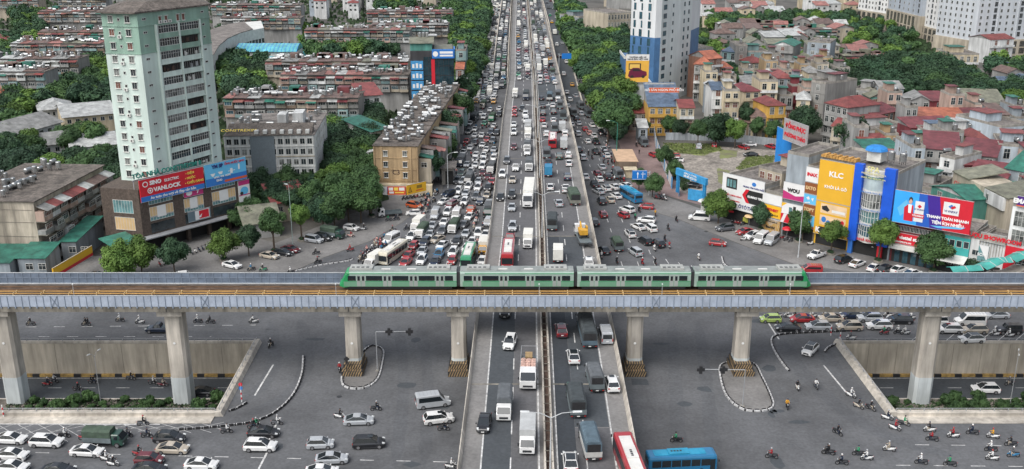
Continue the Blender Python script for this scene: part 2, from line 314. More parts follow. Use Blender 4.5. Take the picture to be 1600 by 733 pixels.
# ---- trench (underpass) left and right
TZ = -6.4
def trench(sgn, x_in_far, x_in_near, x_out):
    m = MB()
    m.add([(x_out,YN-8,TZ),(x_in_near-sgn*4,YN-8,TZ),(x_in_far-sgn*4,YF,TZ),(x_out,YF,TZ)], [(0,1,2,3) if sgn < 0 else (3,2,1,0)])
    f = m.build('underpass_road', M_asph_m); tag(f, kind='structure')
    r = thing('retaining_wall', 'streaked concrete retaining walls lining the %s underpass trench' % ('left' if sgn < 0 else 'right'), 'retaining wall')
    a = MB(); n = 14; L = (x_in_far-x_out)/n
    for k in range(n):                                  # cast wall panels with joints
        x0 = x_out+L*k; x1 = x0+L; lo, hi = min(x0,x1)+.03, max(x0,x1)-.03
        p = MB(); p.box(lo, YF-.02*(k%2), TZ, hi, YF+.6, -.02); p.build('wall_panel', M_conc_trench, r)
    p = MB(); p.box(min(x_in_far,x_out), YF+.05, TZ, max(x_in_far,x_out), YF+.5, -.06); p.build('wall_core', M_conc_dk, r)
    p = MB(); p.add([(x_in_near,YN,TZ),(x_in_far,YF,TZ),(x_in_far,YF,-.01),(x_in_near,YN,-.01)], [(0,1,2,3)]); p.build('end_wall', M_conc_dk, r)
    p = MB(); p.add([(x_out,YN,TZ),(x_in_near,YN,TZ),(x_in_near,YN,-.01),(x_out,YN,-.01)], [(0,1,2,3)]); p.build('near_wall', M_conc_dk, r)
    # yellow and black kerb along the wall foot
    kb = thing('painted_kerb', 'yellow and black kerb along the foot of the %s trench wall' % ('left' if sgn < 0 else 'right'), 'kerb')
    x = min(x_out, x_in_far); i = 0
    me = [MB().box(0,0,0,2.4,.45,.5).mesh('kb', [mat('kerb_ochre', (.38,.25,.08), rough=.7, var=.35, scale=1.2)]), MB().box(0,0,0,1.3,.44,.48).mesh('kb2', [M_black])]
    while x < max(x_out, x_in_far)-2.5:
        inst('kerb_block', me[i % 2], kb, (x, YF-.47, TZ)); x += 2.41 if i % 2 == 0 else 1.31; i += 1
    # low parapets with rail on the rim
    pr = thing('trench_parapet', 'concrete parapet with pipe railing round the %s underpass opening' % ('left' if sgn < 0 else 'right'), 'parapet')
    m = MB(); lo, hi = min(x_out,x_in_near), max(x_out,x_in_near)
    m.box(lo, YN-.9, 0, hi, YN, .55); m.box(lo, YN-1.0, .55, hi, YN+.06, .68); m.box(lo, YN-3.1, 0, hi, YN-.9, .12)
    m.build('near_parapet', M_pier, pr)
    m = MB(); lo, hi = min(x_out,x_in_far), max(x_out,x_in_far)
    m.box(lo, YF+.02, 0, hi, YF+.42, .45); m.build('far_parapet', M_pier, pr)
    m = MB(); a = Vector((x_in_near,YN,0)); b = Vector((x_in_far,YF+.4,0)); s = -sgn
    m.add([(a.x,a.y-.9,0),(a.x+s*1.3,a.y-.9,0),(b.x+s*1.3,b.y,0),(b.x,b.y,0),(a.x,a.y-.9,.75),(a.x+s*.95,a.y-.9,.75),(b.x+s*.95,b.y,.75),(b.x,b.y,.75)],
          [(4,5,6,7),(0,1,5,4),(1,2,6,5),(2,3,7,6),(3,0,4,7)]); me_ = m.build('side_parapet', M_pier, pr); flipfix(me_.data)
    for (p0, p1, zb) in [((x_out,YN-.45),(x_in_near,YN-.45),.68),((x_out,YF+.2),(x_in_far,YF+.2),.45),((x_in_near-sgn*.5,YN),(x_in_far-sgn*.5,YF),.75)]:
        m = MB(); m.tube((*p0,zb+.5),(*p1,zb+.5),.05,m=M_grey); L = math.hypot(p1[0]-p0[0],p1[1]-p0[1]); k = int(L/2.1)
        for i in range(k+1):
            t = i/k; x, y = p0[0]+(p1[0]-p0[0])*t, p0[1]+(p1[1]-p0[1])*t; m.box(x-.05,y-.05,zb-.02,x+.05,y+.05,zb+.5,M_grey)
        m.build('railing', None, pr)
    # planted median with the far carriageway beyond
    md = MB(); md.box(min(x_out,x_in_near), 148.2, TZ, max(x_out,x_in_near)-sgn*0, 154.6, TZ+.22); tag(md.build('planted_median', M_soil), kind='structure')
    m2 = MB(); lo, hi = min(x_out,x_in_near), max(x_out,x_in_near)
    m2.box(lo, 154.62, TZ, hi, 154.9, TZ+.26); tag(m2.build('kerb', M_pier), kind='structure')
    q = MB()
    for yy in (155.3, 163.1): q.add([(lo,yy,TZ+.006),(hi,yy,TZ+.006),(hi,yy+.16,TZ+.006),(lo,yy+.16,TZ+.006)], [(0,1,2,3)])
    x = lo
    while x < hi: q.add([(x,159.3,TZ+.006),(x+2.4,159.3,TZ+.006),(x+2.4,159.45,TZ+.006),(x,159.45,TZ+.006)], [(0,1,2,3)]); x += 6
    tag(q.build('road_marking', M_white), kind='structure')
trench(-1, XLF, XLN, -130); trench(1, XRF, XRN, 130)
# ---- flyover (ring road) as a thing
fo = thing('flyover', 'long elevated concrete road with two carriageways running away under the metro viaduct', 'flyover')
d = MB()
strip(d, 0, 23.1, 20, 1300, FZ, None); d.build('deck', M_deckc, fo)
d = MB()
for a, b in zip(YS, YS[1:]):
    l0, l1, r0, r1 = fx(a,0), fx(b,0), fx(a,23.1), fx(b,23.1)
    d.add([(l0,a,FZ-.01),(l1,b,FZ-.01),(l1+2,b,FZ-1.7),(l0+2,a,FZ-1.7),(r0,a,FZ-.01),(r1,b,FZ-.01),(r1-2,b,FZ-1.7),(r0-2,a,FZ-1.7)], [(0,1,2,3),(5,4,7,6),(3,2,6,7)])
d.build('girder', M_conc_dk, fo)
for Y in range(62, 900, 37):
    if 140 < Y < 170: continue
    c = fx(Y, 11.5); d = MB(); d.box(c-4.5,Y-1.2,0,c-2.3,Y+1.2,FZ-1.5); d.box(c+2.3,Y-1.2,0,c+4.5,Y+1.2,FZ-1.5); d.box(c-9,Y-1.4,FZ-3,c+9,Y+1.4,FZ-1.72); d.build('pier', M_conc, fo)
pc = MB()
z1 = FZ+.004
strip(pc, 2.9, 10.2, 206.3, 1300, z1, M_asph_f); strip(pc, 3.0, 6.7, 20, 206, z1, M_asph_m); strip(pc, 6.72, 10.1, 20, 206, z1, M_asph_f)
strip(pc, 12.6, 15.3, 20, 206, z1, M_asph_d); strip(pc, 15.32, 20, 122, 206, z1, M_asph_m); strip(pc, 15.32, 20, 20, 121.8, z1, M_asph_f)
strip(pc, 12.6, 20.2, 206.3, 330, z1, M_asph_f); strip(pc, 12.6, 20.2, 330.3, 470, z1, M_asph_m); strip(pc, 12.6, 20.2, 470.3, 1300, z1, M_asph_f)
pc.build('asphalt_surface', None, fo)
ln = MB(); z2 = FZ+.008
for o in (2.8, 10.25, 12.62, 20.1): strip(ln, o, o+.2, 20, 1300, z2, M_white)
for o in (6.6, 16.4):
    y = 60
    while y < 700: strip(ln, o, o+.17, y, y+4, z2, M_white); y += 10
ln.build('lane_marking', None, fo)
for Y in [60,100,135,170,206,240,277,314,351,388,430,470]:
    for o0, o1 in ((.5,10.9),(12.5,22.6)): ln = MB(); strip(ln, o0, o1, Y-.2, Y+.2, FZ+.010, M_conc_dk); ln.build('expansion_joint', None, fo)
def barrier(prof_off, name, hts, m):
    b = MB(); rings = []
    for Y in YS: rings.append([(fx(Y,o), Y, FZ+h) for o, h in zip(prof_off, hts)])
    b.loft(rings); o = b.build(name, m, fo); flipfix(o.data)
barrier((.0,.0,.12,.3,.42), 'parapet', (-.4,.95,.95,.5,-.02), M_pier)
barrier((23.1,23.1,22.98,22.8,22.65), 'parapet', (-.4,.95,.95,.5,-.02), M_pier)
barrier((10.95,11.0,11.2,11.3), 'median_barrier', (-.01,.85,.85,-.01), M_pier)
barrier((11.9,12.0,12.2,12.3), 'median_barrier', (-.01,.85,.85,-.01), M_pier)
M_rust = mat('rusty_joint', (.085,.055,.042), rough=.9, var=.5, scale=.7)
d = MB(); strip(d, 11.3, 11.9, 20, 1300, FZ+.03, None); d.build('median_gap', M_rust, fo)
y = 96; tme = MB().box(0,-.04,.86,1.0,.04,.93).mesh('median_tie', [M_conc_dk])
while y < 420: inst('median_tie', tme, fo, (fx(y,11.1),y,FZ)); y += 2.6
# side ramps on the far part, climbing to the deck
def ramp(o0, o1, y0, y1, name, lab):
    r = thing('ramp', lab, 'ramp'); n = 14
    zf = lambda Y: .02+max(0, min(1, (Y-y0)/(y1-y0)))*(FZ-.06)
    ys = [y0+(y1-y0)*i/n for i in range(n+1)]+[1300]
    b = MB(); b.loft([[(fx(Y,o0),Y,zf(Y)),(fx(Y,o1),Y,zf(Y)),(fx(Y,o1),Y,-.5),(fx(Y,o0),Y,-.5)] for Y in ys]); flipfix(b.build('deck', M_asph_m, r).data)
    for o in (o0, o1):
        b = MB(); b.loft([[(fx(Y,o)-.25,Y,zf(Y)+.9),(fx(Y,o)+.25,Y,zf(Y)+.9),(fx(Y,o)+.25,Y,-.5),(fx(Y,o)-.25,Y,-.5)] for Y in ys]); flipfix(b.build('parapet', M_pier, r).data)
ramp(23.9, 31.5, 395, 640, 'ramp', 'sparse dark asphalt ramp climbing beside the right edge of the flyover')
ramp(-8.2, -.9, 455, 640, 'ramp', 'crowded ramp climbing beside the left edge of the flyover')
def rampz(Y, y0, y1=640): return .02+max(0, min(1, (Y-y0)/(y1-y0)))*(FZ-.06)
# ---- metro viaduct
vd = thing('metro_viaduct', 'grey elevated metro viaduct with blue-grey noise panels crossing the whole view', 'viaduct')
VY0, VY1, VZ = 150.5, 160.2, 12.9; VX = 125
def vprof(mb, m): pass
b = MB()
b.loft([[(x,VY0,12.45),(x,VY0,VZ),(x,VY1,VZ),(x,VY1,12.45),(x,VY1-1.6,11.9),(x,VY1-2.6,11.75),(x,VY0+2.6,11.75),(x,VY0+1.6,11.9)] for x in (-VX,VX)]); flipfix(b.build('girder', M_conc, vd).data)
b = MB(); b.box(-VX,VY0-.06,11.75,VX,VY0+1.2,12.62); b.build('edge_beam', M_conc_dk, vd)
b = MB(); b.box(-VX,VY0-.02,12.62,VX,VY0+.2,12.9); b.box(-VX,VY1-.25,12.91,VX,VY1-.03,13.12); b.build('edge_kerb', M_galv, vd)
M_ballast = mat('track_slab', (.08,.062,.05), rough=.95, var=.45, scale=.6)
b = MB(); b.box(-VX,VY0+.3,VZ-.02,VX,VY1-.25,VZ+.06); b.build('track_slab', M_ballast, vd)
M_rail = mat('rail_steel', (.2,.12,.07), rough=.5, var=.3, scale=.3, metal=.3)
M_third = mat('third_rail_cover', (.5,.28,.08), rough=.55, var=.25, scale=.2)
tracks = (152.9, 157.6)
for ty in tracks:
    for s in (-.72,.72):
        b = MB(); b.box(-VX,ty+s-.05,VZ+.06,VX,ty+s+.05,VZ+.32); b.build('rail', M_rail, vd)
    b = MB(); b.box(-VX,ty-1.2,VZ+.06,VX,ty+1.2,VZ+.14); b.build('sleeper_bed', mat('sleeper_bed',(.1,.065,.045),rough=.9,var=.4,scale=.8), vd)
for y in (154.55, 155.6, 151.35):
    b = MB(); b.box(-VX,y-.13,VZ+.42,VX,y+.13,VZ+.52); b.build('third_rail', M_third, vd)
    x = -92; bme = MB().box(0,-.22,VZ+.05,.14,.2,VZ+.6).mesh('rail_bracket', [mat('rail_bracket',(.6,.42,.2),var=0)])
    while x < 92: inst('rail_bracket', bme, vd, (x,y,0)); x += 4.6
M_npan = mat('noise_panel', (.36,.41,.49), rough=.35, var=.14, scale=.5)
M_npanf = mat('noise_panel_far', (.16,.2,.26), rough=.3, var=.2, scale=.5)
M_post = mat('panel_post', (.2,.24,.3), rough=.5, var=.1)
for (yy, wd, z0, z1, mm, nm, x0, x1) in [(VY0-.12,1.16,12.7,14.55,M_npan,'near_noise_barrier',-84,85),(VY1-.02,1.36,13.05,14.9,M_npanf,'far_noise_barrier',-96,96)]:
    bar = bpy.data.objects.new(nm, None); C.objects.link(bar); bar.parent = vd
    m1 = MB().box(.04,0,z0,wd-.04,.06,z1).mesh('noise_panel', [mm])
    pm = MB().box(-.045,-.07,z0-.15,.045,.1,z1+.02); pm.box(-.12,-.1,z0-.25,.12,.1,z0-.05); m2 = pm.mesh('panel_post', [M_post])
    n = int((x1-x0)/wd)
    for k in range(n):
        inst('noise_panel', m1, bar, (x0+k*wd, yy, 0))
    for k in range(n+1): inst('panel_post', m2, bar, (x0+k*wd, yy, 0))
    b = MB(); b.box(x0,yy-.05,z1+.021,x1,yy+.12,z1+.10); b.build('coping', M_galv, bar)
    if yy > 155: b = MB(); b.box(x0,yy-.06,14.05,x1,yy-.01,14.15); b.build('mid_rail', M_post, bar)
    else:
        for k in range(7):
            x = -75+24.5*k; x = x0+round((x-x0)/wd)*wd; b = MB(); 
            b.tube((x,yy-.1,z0-.1),(x+wd,yy-.1,z1),.05,m=M_post); b.tube((x+wd,yy-.1,z0-.1),(x,yy-.1,z1),.05,m=M_post); b.build('cross_brace', None, bar)
# piers
def stripes_block(x0, y0, x1, y1, z0, z1, par):
    b = MB(); b.box(x0,y0,z0,x1,y1,z1); o = b.build('pier_base', M_black, par); s = MB(); n = int((x1-x0)/.42)
    for k in range(n):
        xa = x0+.05+k*.42
        for (za, zb) in [(z0+.05,z1-.05)]: s.add([(xa,y0-.012,za),(xa+.2,y0-.012,za),(min(xa+.55,x1),y0-.012,zb),(min(xa+.35,x1-.01),y0-.012,zb)], [(0,1,2,3)])
        s.add([(xa,y0,z1+.012),(xa+.2,y0,z1+.012),(min(xa+.45,x1),y1,z1+.012),(min(xa+.25,x1),y1,z1+.012)], [(0,1,2,3)])
    for k in range(int((y1-y0)/.42)):
        ya = y0+.05+k*.42
        for X, e in ((x0,-.012),(x1,.012)): s.add([(X+e,ya,z0+.05),(X+e,ya+.2,z0+.05),(X+e,min(ya+.4,y1),z1-.05),(X+e,min(ya+.2,y1),z1-.05)], [(0,1,2,3)])
    s.build('stripe_paint', mat('stripe_ochre', (.3,.21,.11), rough=.7, var=.35, scale=1.2), o)
for i, (x, deep) in enumerate([(-84.7,1),(-56.2,1),(-26.6,0),(-8.9,0),(20.6,0),(38.6,0),(69.8,1),(99,1),(-117,1)]):
    zb = TZ if deep else 0; yc = 154.2
    w_ = 1.55 if deep else 1.3; pr = bpy.data.objects.new('pier', None); C.objects.link(pr); pr.parent = vd
    def oc(wx, wy, z): c = .45; return [(x-wx,yc-wy+c,z),(x-wx+c,yc-wy,z),(x+wx-c,yc-wy,z),(x+wx,yc-wy+c,z),(x+wx,yc+wy-c,z),(x+wx-c,yc+wy,z),(x-wx+c,yc+wy,z),(x-wx,yc+wy-c,z)]
    b = MB(); b.loft([oc(w_,1.5,zb),oc(w_-.1,1.45,11.3)]); b.build('shaft', M_pier, pr)
    b = MB(); b.loft([oc(w_+.012,1.512,zb),oc(w_+.0,1.5,zb+(5.2 if deep else 2.4))]); b.build('painted_band', M_pier2, pr)
    b = MB(); b.loft([[(x-w_-.5,yc-2.7,10.5),(x+w_+.5,yc-2.7,10.5),(x+w_+.5,yc+2.5,10.5),(x-w_-.5,yc+2.5,10.5)],[(x-w_-.55,yc-2.8,11.74),(x+w_+.55,yc-2.8,11.74),(x+w_+.55,yc+2.6,11.74),(x-w_-.55,yc+2.6,11.74)]]); b.build('pier_cap', M_pier, pr)
    b = MB(); b.box(x-.06,VY0-.09,11.8,x+.06,VY0-.05,12.6); b.build('deck_joint', M_black, pr)
    b = MB(); b.tube((x-.1,yc-1.53 ,5.2),(x-.1,yc-1.56,5.2),.22,n=10); b.build('round_marker', M_plate, pr)
    if not deep:
        b1 = bpy.data.objects.new('striped_base', None)
        stripes_block(x-1.75, yc-3.6, x+1.75, yc+2.2, 0, 1.0, pr); stripes_block(x-1.5, yc-2.7, x+1.5, yc+1.9, 1.002, 1.9, pr)
# thin masts standing on the viaduct edge
mm = MB().tube((0,0,0),(0,0,3.4),.045,.03,6,M_galv); mm.dome((0,0,3.4),.13,.16,6,M_lamp); mme = mm.mesh('mast')
for k, x in enumerate((-71,-28.5,4.4,24.3,45)):
    z = W(0,0,0); inst('mast', mme, vd, (x, VY0+.35, 13.0))
# ================================================================ vehicles: one prototype mesh set per kind, copied with obj.copy()
def wheel_me(r, wd):
    b = MB(); n = 14
    for (ra, ya, m) in ((r, 0, M_tyre),):
        b.loft([[(r*.92*math.cos(2*math.pi*i/n), 0, r*.92*math.sin(2*math.pi*i/n)) for i in range(n)],[(r*math.cos(2*math.pi*i/n), wd*.15, r*math.sin(2*math.pi*i/n)) for i in range(n)],[(r*math.cos(2*math.pi*i/n), wd*.85, r*math.sin(2*math.pi*i/n)) for i in range(n)],[(r*.92*math.cos(2*math.pi*i/n), wd, r*.92*math.sin(2*math.pi*i/n)) for i in range(n)]], M_tyre)
    for y in (-.012, wd+.012): b.add([(r*.62*math.cos(2*math.pi*i/n), y, r*.62*math.sin(2*math.pi*i/n)) for i in range(n)], [tuple(range(n))], M_rim)
    return flipfix(b.mesh('wheel'))
def ring(x, w, z0, zm, zt, tw): return [(x,-w*.96,z0),(x,-w,zm),(x,-w*tw,zt-.05),(x,-w*tw+.1,zt),(x,w*tw-.1,zt),(x,w*tw,zt-.05),(x,w,zm),(x,w*.96,z0)]
P0 = paint('white')
def car_parts(L, Wd, H, hood, belt, cx0, cx1, rx0, rx1, tail, gr=.2, wr=.33, sun=False, blackroof=False):
    """front is +X. cx1/cx0: windscreen and rear glass foot, rx1/rx0: roof front and rear edge, tail: boot height"""
    w = Wd/2; h = L/2; P = {}
    b = MB()
    xs = [(-h, .86, tail*.62, tail*.8), (-h+.06, .95, tail*.66, tail*.98), (-h+.3, 1, tail*.7, tail), (min(cx0, -h+.5), 1, belt*.72, max(tail, tail)), (cx0+.25 if cx0 > -h+.6 else cx0+.1, 1, belt*.74, belt), (0, 1, belt*.75, belt), (cx1-.1, 1, belt*.74, belt-.01), (cx1+.25, 1, belt*.72, hood+.03), (h-.6, .98, hood*.74, hood-.05), (h-.22, .9, hood*.64, hood*.84), (h-.05, .76, hood*.56, hood*.68), (h, .66, hood*.5, hood*.58)]
    xs = sorted(xs, key=lambda t: t[0])
    b.loft([ring(x, w*k, gr if abs(x) < h-.1 else gr+.08, zm, zt, .9) for x, k, zm, zt in xs], P0)
    # roof, pillars
    rw, bw = w*.72, w*.89; t = .035
    b.loft([[(rx0-.03,-rw,H-.05),(rx0+.08,-rw,H),(rx0+.08,rw,H),(rx0-.03,rw,H-.05)],[(0,-rw-.02,H-.04),(0,-rw+.08,H+.025),(0,rw-.08,H+.025),(0,rw+.02,H-.04)],[(rx1+.03,-rw,H-.06),(rx1-.08,-rw+.03,H-.01),(rx1-.08,rw-.03,H-.01),(rx1+.03,rw,H-.06)]], P0)
    for s in (-1, 1):
        for (xa, xb) in ((cx1, rx1), (cx0, rx0)): b.tube((xa, s*bw, belt-.02), (xb, s*rw, H-.03), .04, .035, 4, P0)
        mxm = (rx0+rx1)/2-.08; b.tube((mxm, s*(bw+.01), belt-.02), (mxm, s*(rw+.01), H-.03), .03, .03, 4, M_dkmet)
        b.cbox(cx1-.18, s*(w+.1), belt+.06, .14, .2, .14, P0)           # mirror
        b.cbox(0, s*(w-.03), gr+.02, L-1.9, .08, .1, M_dkmet)
    b.cbox(h-.04, 0, hood*.62, .1, w*1.0, hood*.22, M_dkmet); b.cbox(h-.05, 0, gr+.12, .12, w*1.3, .12, M_dkmet); b.cbox(-h+.03, 0, gr+.1, .12, w*1.5, .16, M_dkmet)
    b.cbox(h+.01, 0, hood*.45, .03, .42, .12, M_plate); b.cbox(-h-.01, 0, tail*.62, .03, .42, .12, M_plate)
    P['body'] = (b, None)
    g = MB(); e = .012
    def rg(x, z, ww): return [(x,-ww,z),(x,ww,z)]
    # one closed dark glass volume with sloped ends
    g.add([(cx0,-bw,belt-.03),(cx1,-bw,belt-.03),(cx1,bw,belt-.03),(cx0,bw,belt-.03),(rx0,-rw,H-.04),(rx1,-rw,H-.04),(rx1,rw,H-.04),(rx0,rw,H-.04)], [(0,1,5,4),(1,2,6,5),(2,3,7,6),(3,0,4,7),(4,5,6,7)], M_glass)
    P['windows'] = (g, None)
    if sun: s_ = MB(); s_.cbox(.05+(rx1-rx0)*.08, 0, H+.028, .75, rw*1.1, .012, M_glass); P['sunroof'] = (s_, None)
    if blackroof: s_ = MB(); s_.cbox((rx0+rx1)/2, 0, H+.03, (rx1-rx0)*.9, rw*1.75, .012, M_glass); P['roof_panel'] = (s_, None)
    hl = MB().loft([[(h-.42,-.3,hood-.2),(h-.42,-.02,hood-.2),(h-.42,-.02,hood-.03),(h-.42,-.3,hood-.05)],[(h-.05,-.22,hood-.26),(h-.05,.0,hood-.26),(h-.05,.0,hood-.14),(h-.05,-.22,hood-.14)]], M_lamp)
    tl = MB().cbox(-h+.06, 0, tail*.8, .14, .3, .17, M_tail)
    P['headlight'] = (hl, [(0,-w+.33,0),(0,w-.05,0)]); P['taillight'] = (tl, [(0,-w+.22,0),(0,w-.22,0)])
    wx = h-.85
    P['wheel'] = (wr, [(wx,-w-.02,wr),(wx,w-.2,wr),(-wx,-w-.02,wr),(-wx,w-.2,wr)])
    return P
def box_glass(b, x0, y0, z0, x1, y1, z1): b.box(x0, y0, z0, x1, y1, z1, M_glass)
def cab(b, g, x0, x1, w, zf, H, slope=.35):
    """truck cab, nose at x1"""
    hb = zf+(H-zf)*.5
    b.loft([[(x0,-w,zf),(x0,-w,H-.1),(x0,-w+.12,H),(x0,w-.12,H),(x0,w,H-.1),(x0,w,zf)],[(x1-slope-.3,-w,zf),(x1-slope-.3,-w,H-.1),(x1-slope-.3,-w+.12,H),(x1-slope-.3,w-.12,H),(x1-slope-.3,w,H-.1),(x1-slope-.3,w,zf)],
            [(x1-.08,-w,zf),(x1-.08,-w,hb-.05),(x1-.08,-w+.12,hb),(x1-.08,w-.12,hb),(x1-.08,w,hb-.05),(x1-.08,w,zf)],[(x1,-w+.06,zf),(x1,-w+.06,hb-.12),(x1,-w+.14,hb-.06),(x1,w-.14,hb-.06),(x1,w-.06,hb-.12),(x1,w-.06,zf)]], P0)
    e = .03
    g.add([(x1-.06,-w+.1,hb+.02),(x1-.06,w-.1,hb+.02),(x1-slope-.26+.0,w-.16,H-.12),(x1-slope-.26,-w+.16,H-.12)], [(0,1,2,3)], M_glass)
    g.v[-4:] = [(x+.05, y, z+.03) for x, y, z in g.v[-4:]]
    for s in (-1, 1): g.box(x0+.35, s*w-.015, hb+.02, x1-slope-.35, s*w+.015, H-.2, M_glass)
    b.cbox(x1+.01, 0, zf+.32, .05, w*1.2, .3, M_dkmet)
    for s in (-1, 1): b.cbox(x1-.25, s*(w+.16), hb+.3, .12, .2, .35, M_dkmet)
def truck_parts(L, Wd, Hc, Hb, cabL, body, cover=None, box=None, sideboard=None, zf=.55, wr=.42, ribs=0):
    w = Wd/2; h = L/2; P = {}; b = MB(); g = MB()
    cab(b, g, h-cabL, h, w*.94, zf-.1, Hc); b.box(-h,-w*.5,zf-.15,h-cabL+.1,w*.5,zf+.15,M_dkmet); b.cbox(-h+.02,0,zf,.1,w*1.6,.14,M_dkmet); b.cbox(-h-.03,0,zf,.03,.42,.14,M_plate)
    P['cab'] = (b, None); P['windows'] = (g, None)
    c = MB(); x0, x1 = -h, h-cabL-.12; zb = zf+.2
    if box: c.loft([[(x,-w,zb),(x,-w,Hb-.03),(x,-w+.05,Hb),(x,w-.05,Hb),(x,w,Hb-.03),(x,w,zb)] for x in (x0,x1)], box); P['cargo_box'] = (c, None)
    elif cover:
        c.box(x0,-w,zb,x1,w,zb+.75,sideboard or cover); P['cargo_bed'] = (c, None)
        t = MB(); n = max(2, int((x1-x0)/1.0))
        rs = []
        for i in range(n*2+1):
            x = x0+.04+(x1-x0-.08)*i/(n*2); dz = -.05 if i % 2 else 0
            rs.append([(x,-w+.05,zb+.76),(x,-w+.05,Hb-.25+dz),(x,-w+.35,Hb+dz),(x,w-.35,Hb+dz),(x,w-.05,Hb-.25+dz),(x,w-.05,zb+.76)])
        t.loft(rs, cover); t.box(x0-.01,-w+.25,zb+.8,x0+.05,w-.25,Hb-.35,M_black); P['tarpaulin'] = (t, None)
    else:
        c.box(x0,-w,zb,x1,w,zb+.1,sideboard); c.box(x0,-w,zb+.1,x1,-w+.06,zb+.6,sideboard); c.box(x0,w-.06,zb+.1,x1,w,zb+.6,sideboard); c.box(x0,-w+.06,zb+.1,x0+.06,w-.06,zb+.6,sideboard); P['cargo_bed'] = (c, None)
    P['headlight'] = (MB().cbox(h-.02,0,zf+.1,.06,.3,.18,M_lamp), [(0,-w*.7,0),(0,w*.7,0)]); P['taillight'] = (MB().cbox(-h-.02,0,zf+.0,.06,.25,.12,M_tail), [(0,-w*.8,0),(0,w*.8,0)])
    ws = [(h-cabL*.55,-w-.01,wr),(h-cabL*.55,w-.27,wr),(-h+L*.2,-w-.01,wr),(-h+L*.2,w-.27,wr)]
    if L > 9: ws += [(-h+L*.2+1.1,-w-.01,wr),(-h+L*.2+1.1,w-.27,wr)]
    P['wheel'] = (wr, ws); return P
def van_parts(L=5.4, Wd=1.95, H=2.3, nose=1.0, wr=.36):
    w = Wd/2; h = L/2; P = {}; b = MB(); b_ = 1.15
    def rg(x, zt, k, z0=.3): return [(x,-w*k,z0),(x,-w*k,min(1.0,zt-.1)),(x,-w*k*.93,zt-.12),(x,-w*k*.82,zt),(x,w*k*.82,zt),(x,w*k*.93,zt-.12),(x,w*k,min(1.0,zt-.1)),(x,w*k,z0)]
    b.loft([rg(-h,H-.12,.95,.4),rg(-h+.12,H,1),rg(0,H+.03,1),rg(h-nose-.75,H-.02,1),rg(h-nose+.1,1.22,1),rg(h-.25,1.0,.97),rg(h,.75,.88,.4)], P0)
    for k in range(5): b.cbox(-h+.6+k*(L-2.4)/5, 0, H+.04, .05, w*1.4, .03, M_grey)
    b.cbox(h+.0,0,.62,.05,w*1.1,.2,M_dkmet); b.cbox(-h-.01,0,.75,.03,.42,.12,M_plate); b.cbox(h+.03,0,.45,.03,.42,.12,M_plate)
    for s in (-1,1): b.cbox(h-nose-.1, s*(w+.1), 1.35, .12, .2, .25, P0)
    P['body'] = (b, None); g = MB()
    e = .02
    g.add([(h-nose+.06,-w*.86,1.28),(h-nose+.06,w*.86,1.28),(h-nose-.70,w*.8,H-.12),(h-nose-.70,-w*.8,H-.12)], [(0,1,2,3)], M_glass); g.v[-4:] = [(x+.06,y,z+.04) for x,y,z in g.v[-4:]]
    for s in (-1,1):
        g.add([(-h+.35,s*(w*.985),1.2),(h-nose-.2,s*(w*.985),1.2),(h-nose-.75,s*(w*.955),H-.32),(-h+.35,s*(w*.955),H-.32)], [(0,1,2,3) if s < 0 else (3,2,1,0)], M_glass)
        g.v[-4:] = [(x,y+s*.02,z) for x,y,z in g.v[-4:]]
    g.add([(-h-.0,-w*.8,1.2),(-h-.0,w*.8,1.2),(-h+.02,w*.74,H-.35),(-h+.02,-w*.74,H-.35)], [(3,2,1,0)], M_glass); g.v[-4:] = [(x-.03,y,z) for x,y,z in g.v[-4:]]
    P['windows'] = (g, None)
    P['headlight'] = (MB().cbox(h-.1,0,.85,.2,.3,.2,M_lamp), [(0,-w*.72,0),(0,w*.72,0)]); P['taillight'] = (MB().cbox(-h,0,1.0,.06,.14,.5,M_tail), [(0,-w*.88,0),(0,w*.88,0)])
    P['wheel'] = (wr, [(h-.95,-w-.01,wr),(h-.95,w-.2,wr),(-h+1.0,-w-.01,wr),(-h+1.0,w-.2,wr)]); return P
M_busroof = mat('bus_roof_white', (.62,.61,.58), rough=.5, var=.1, world=False)
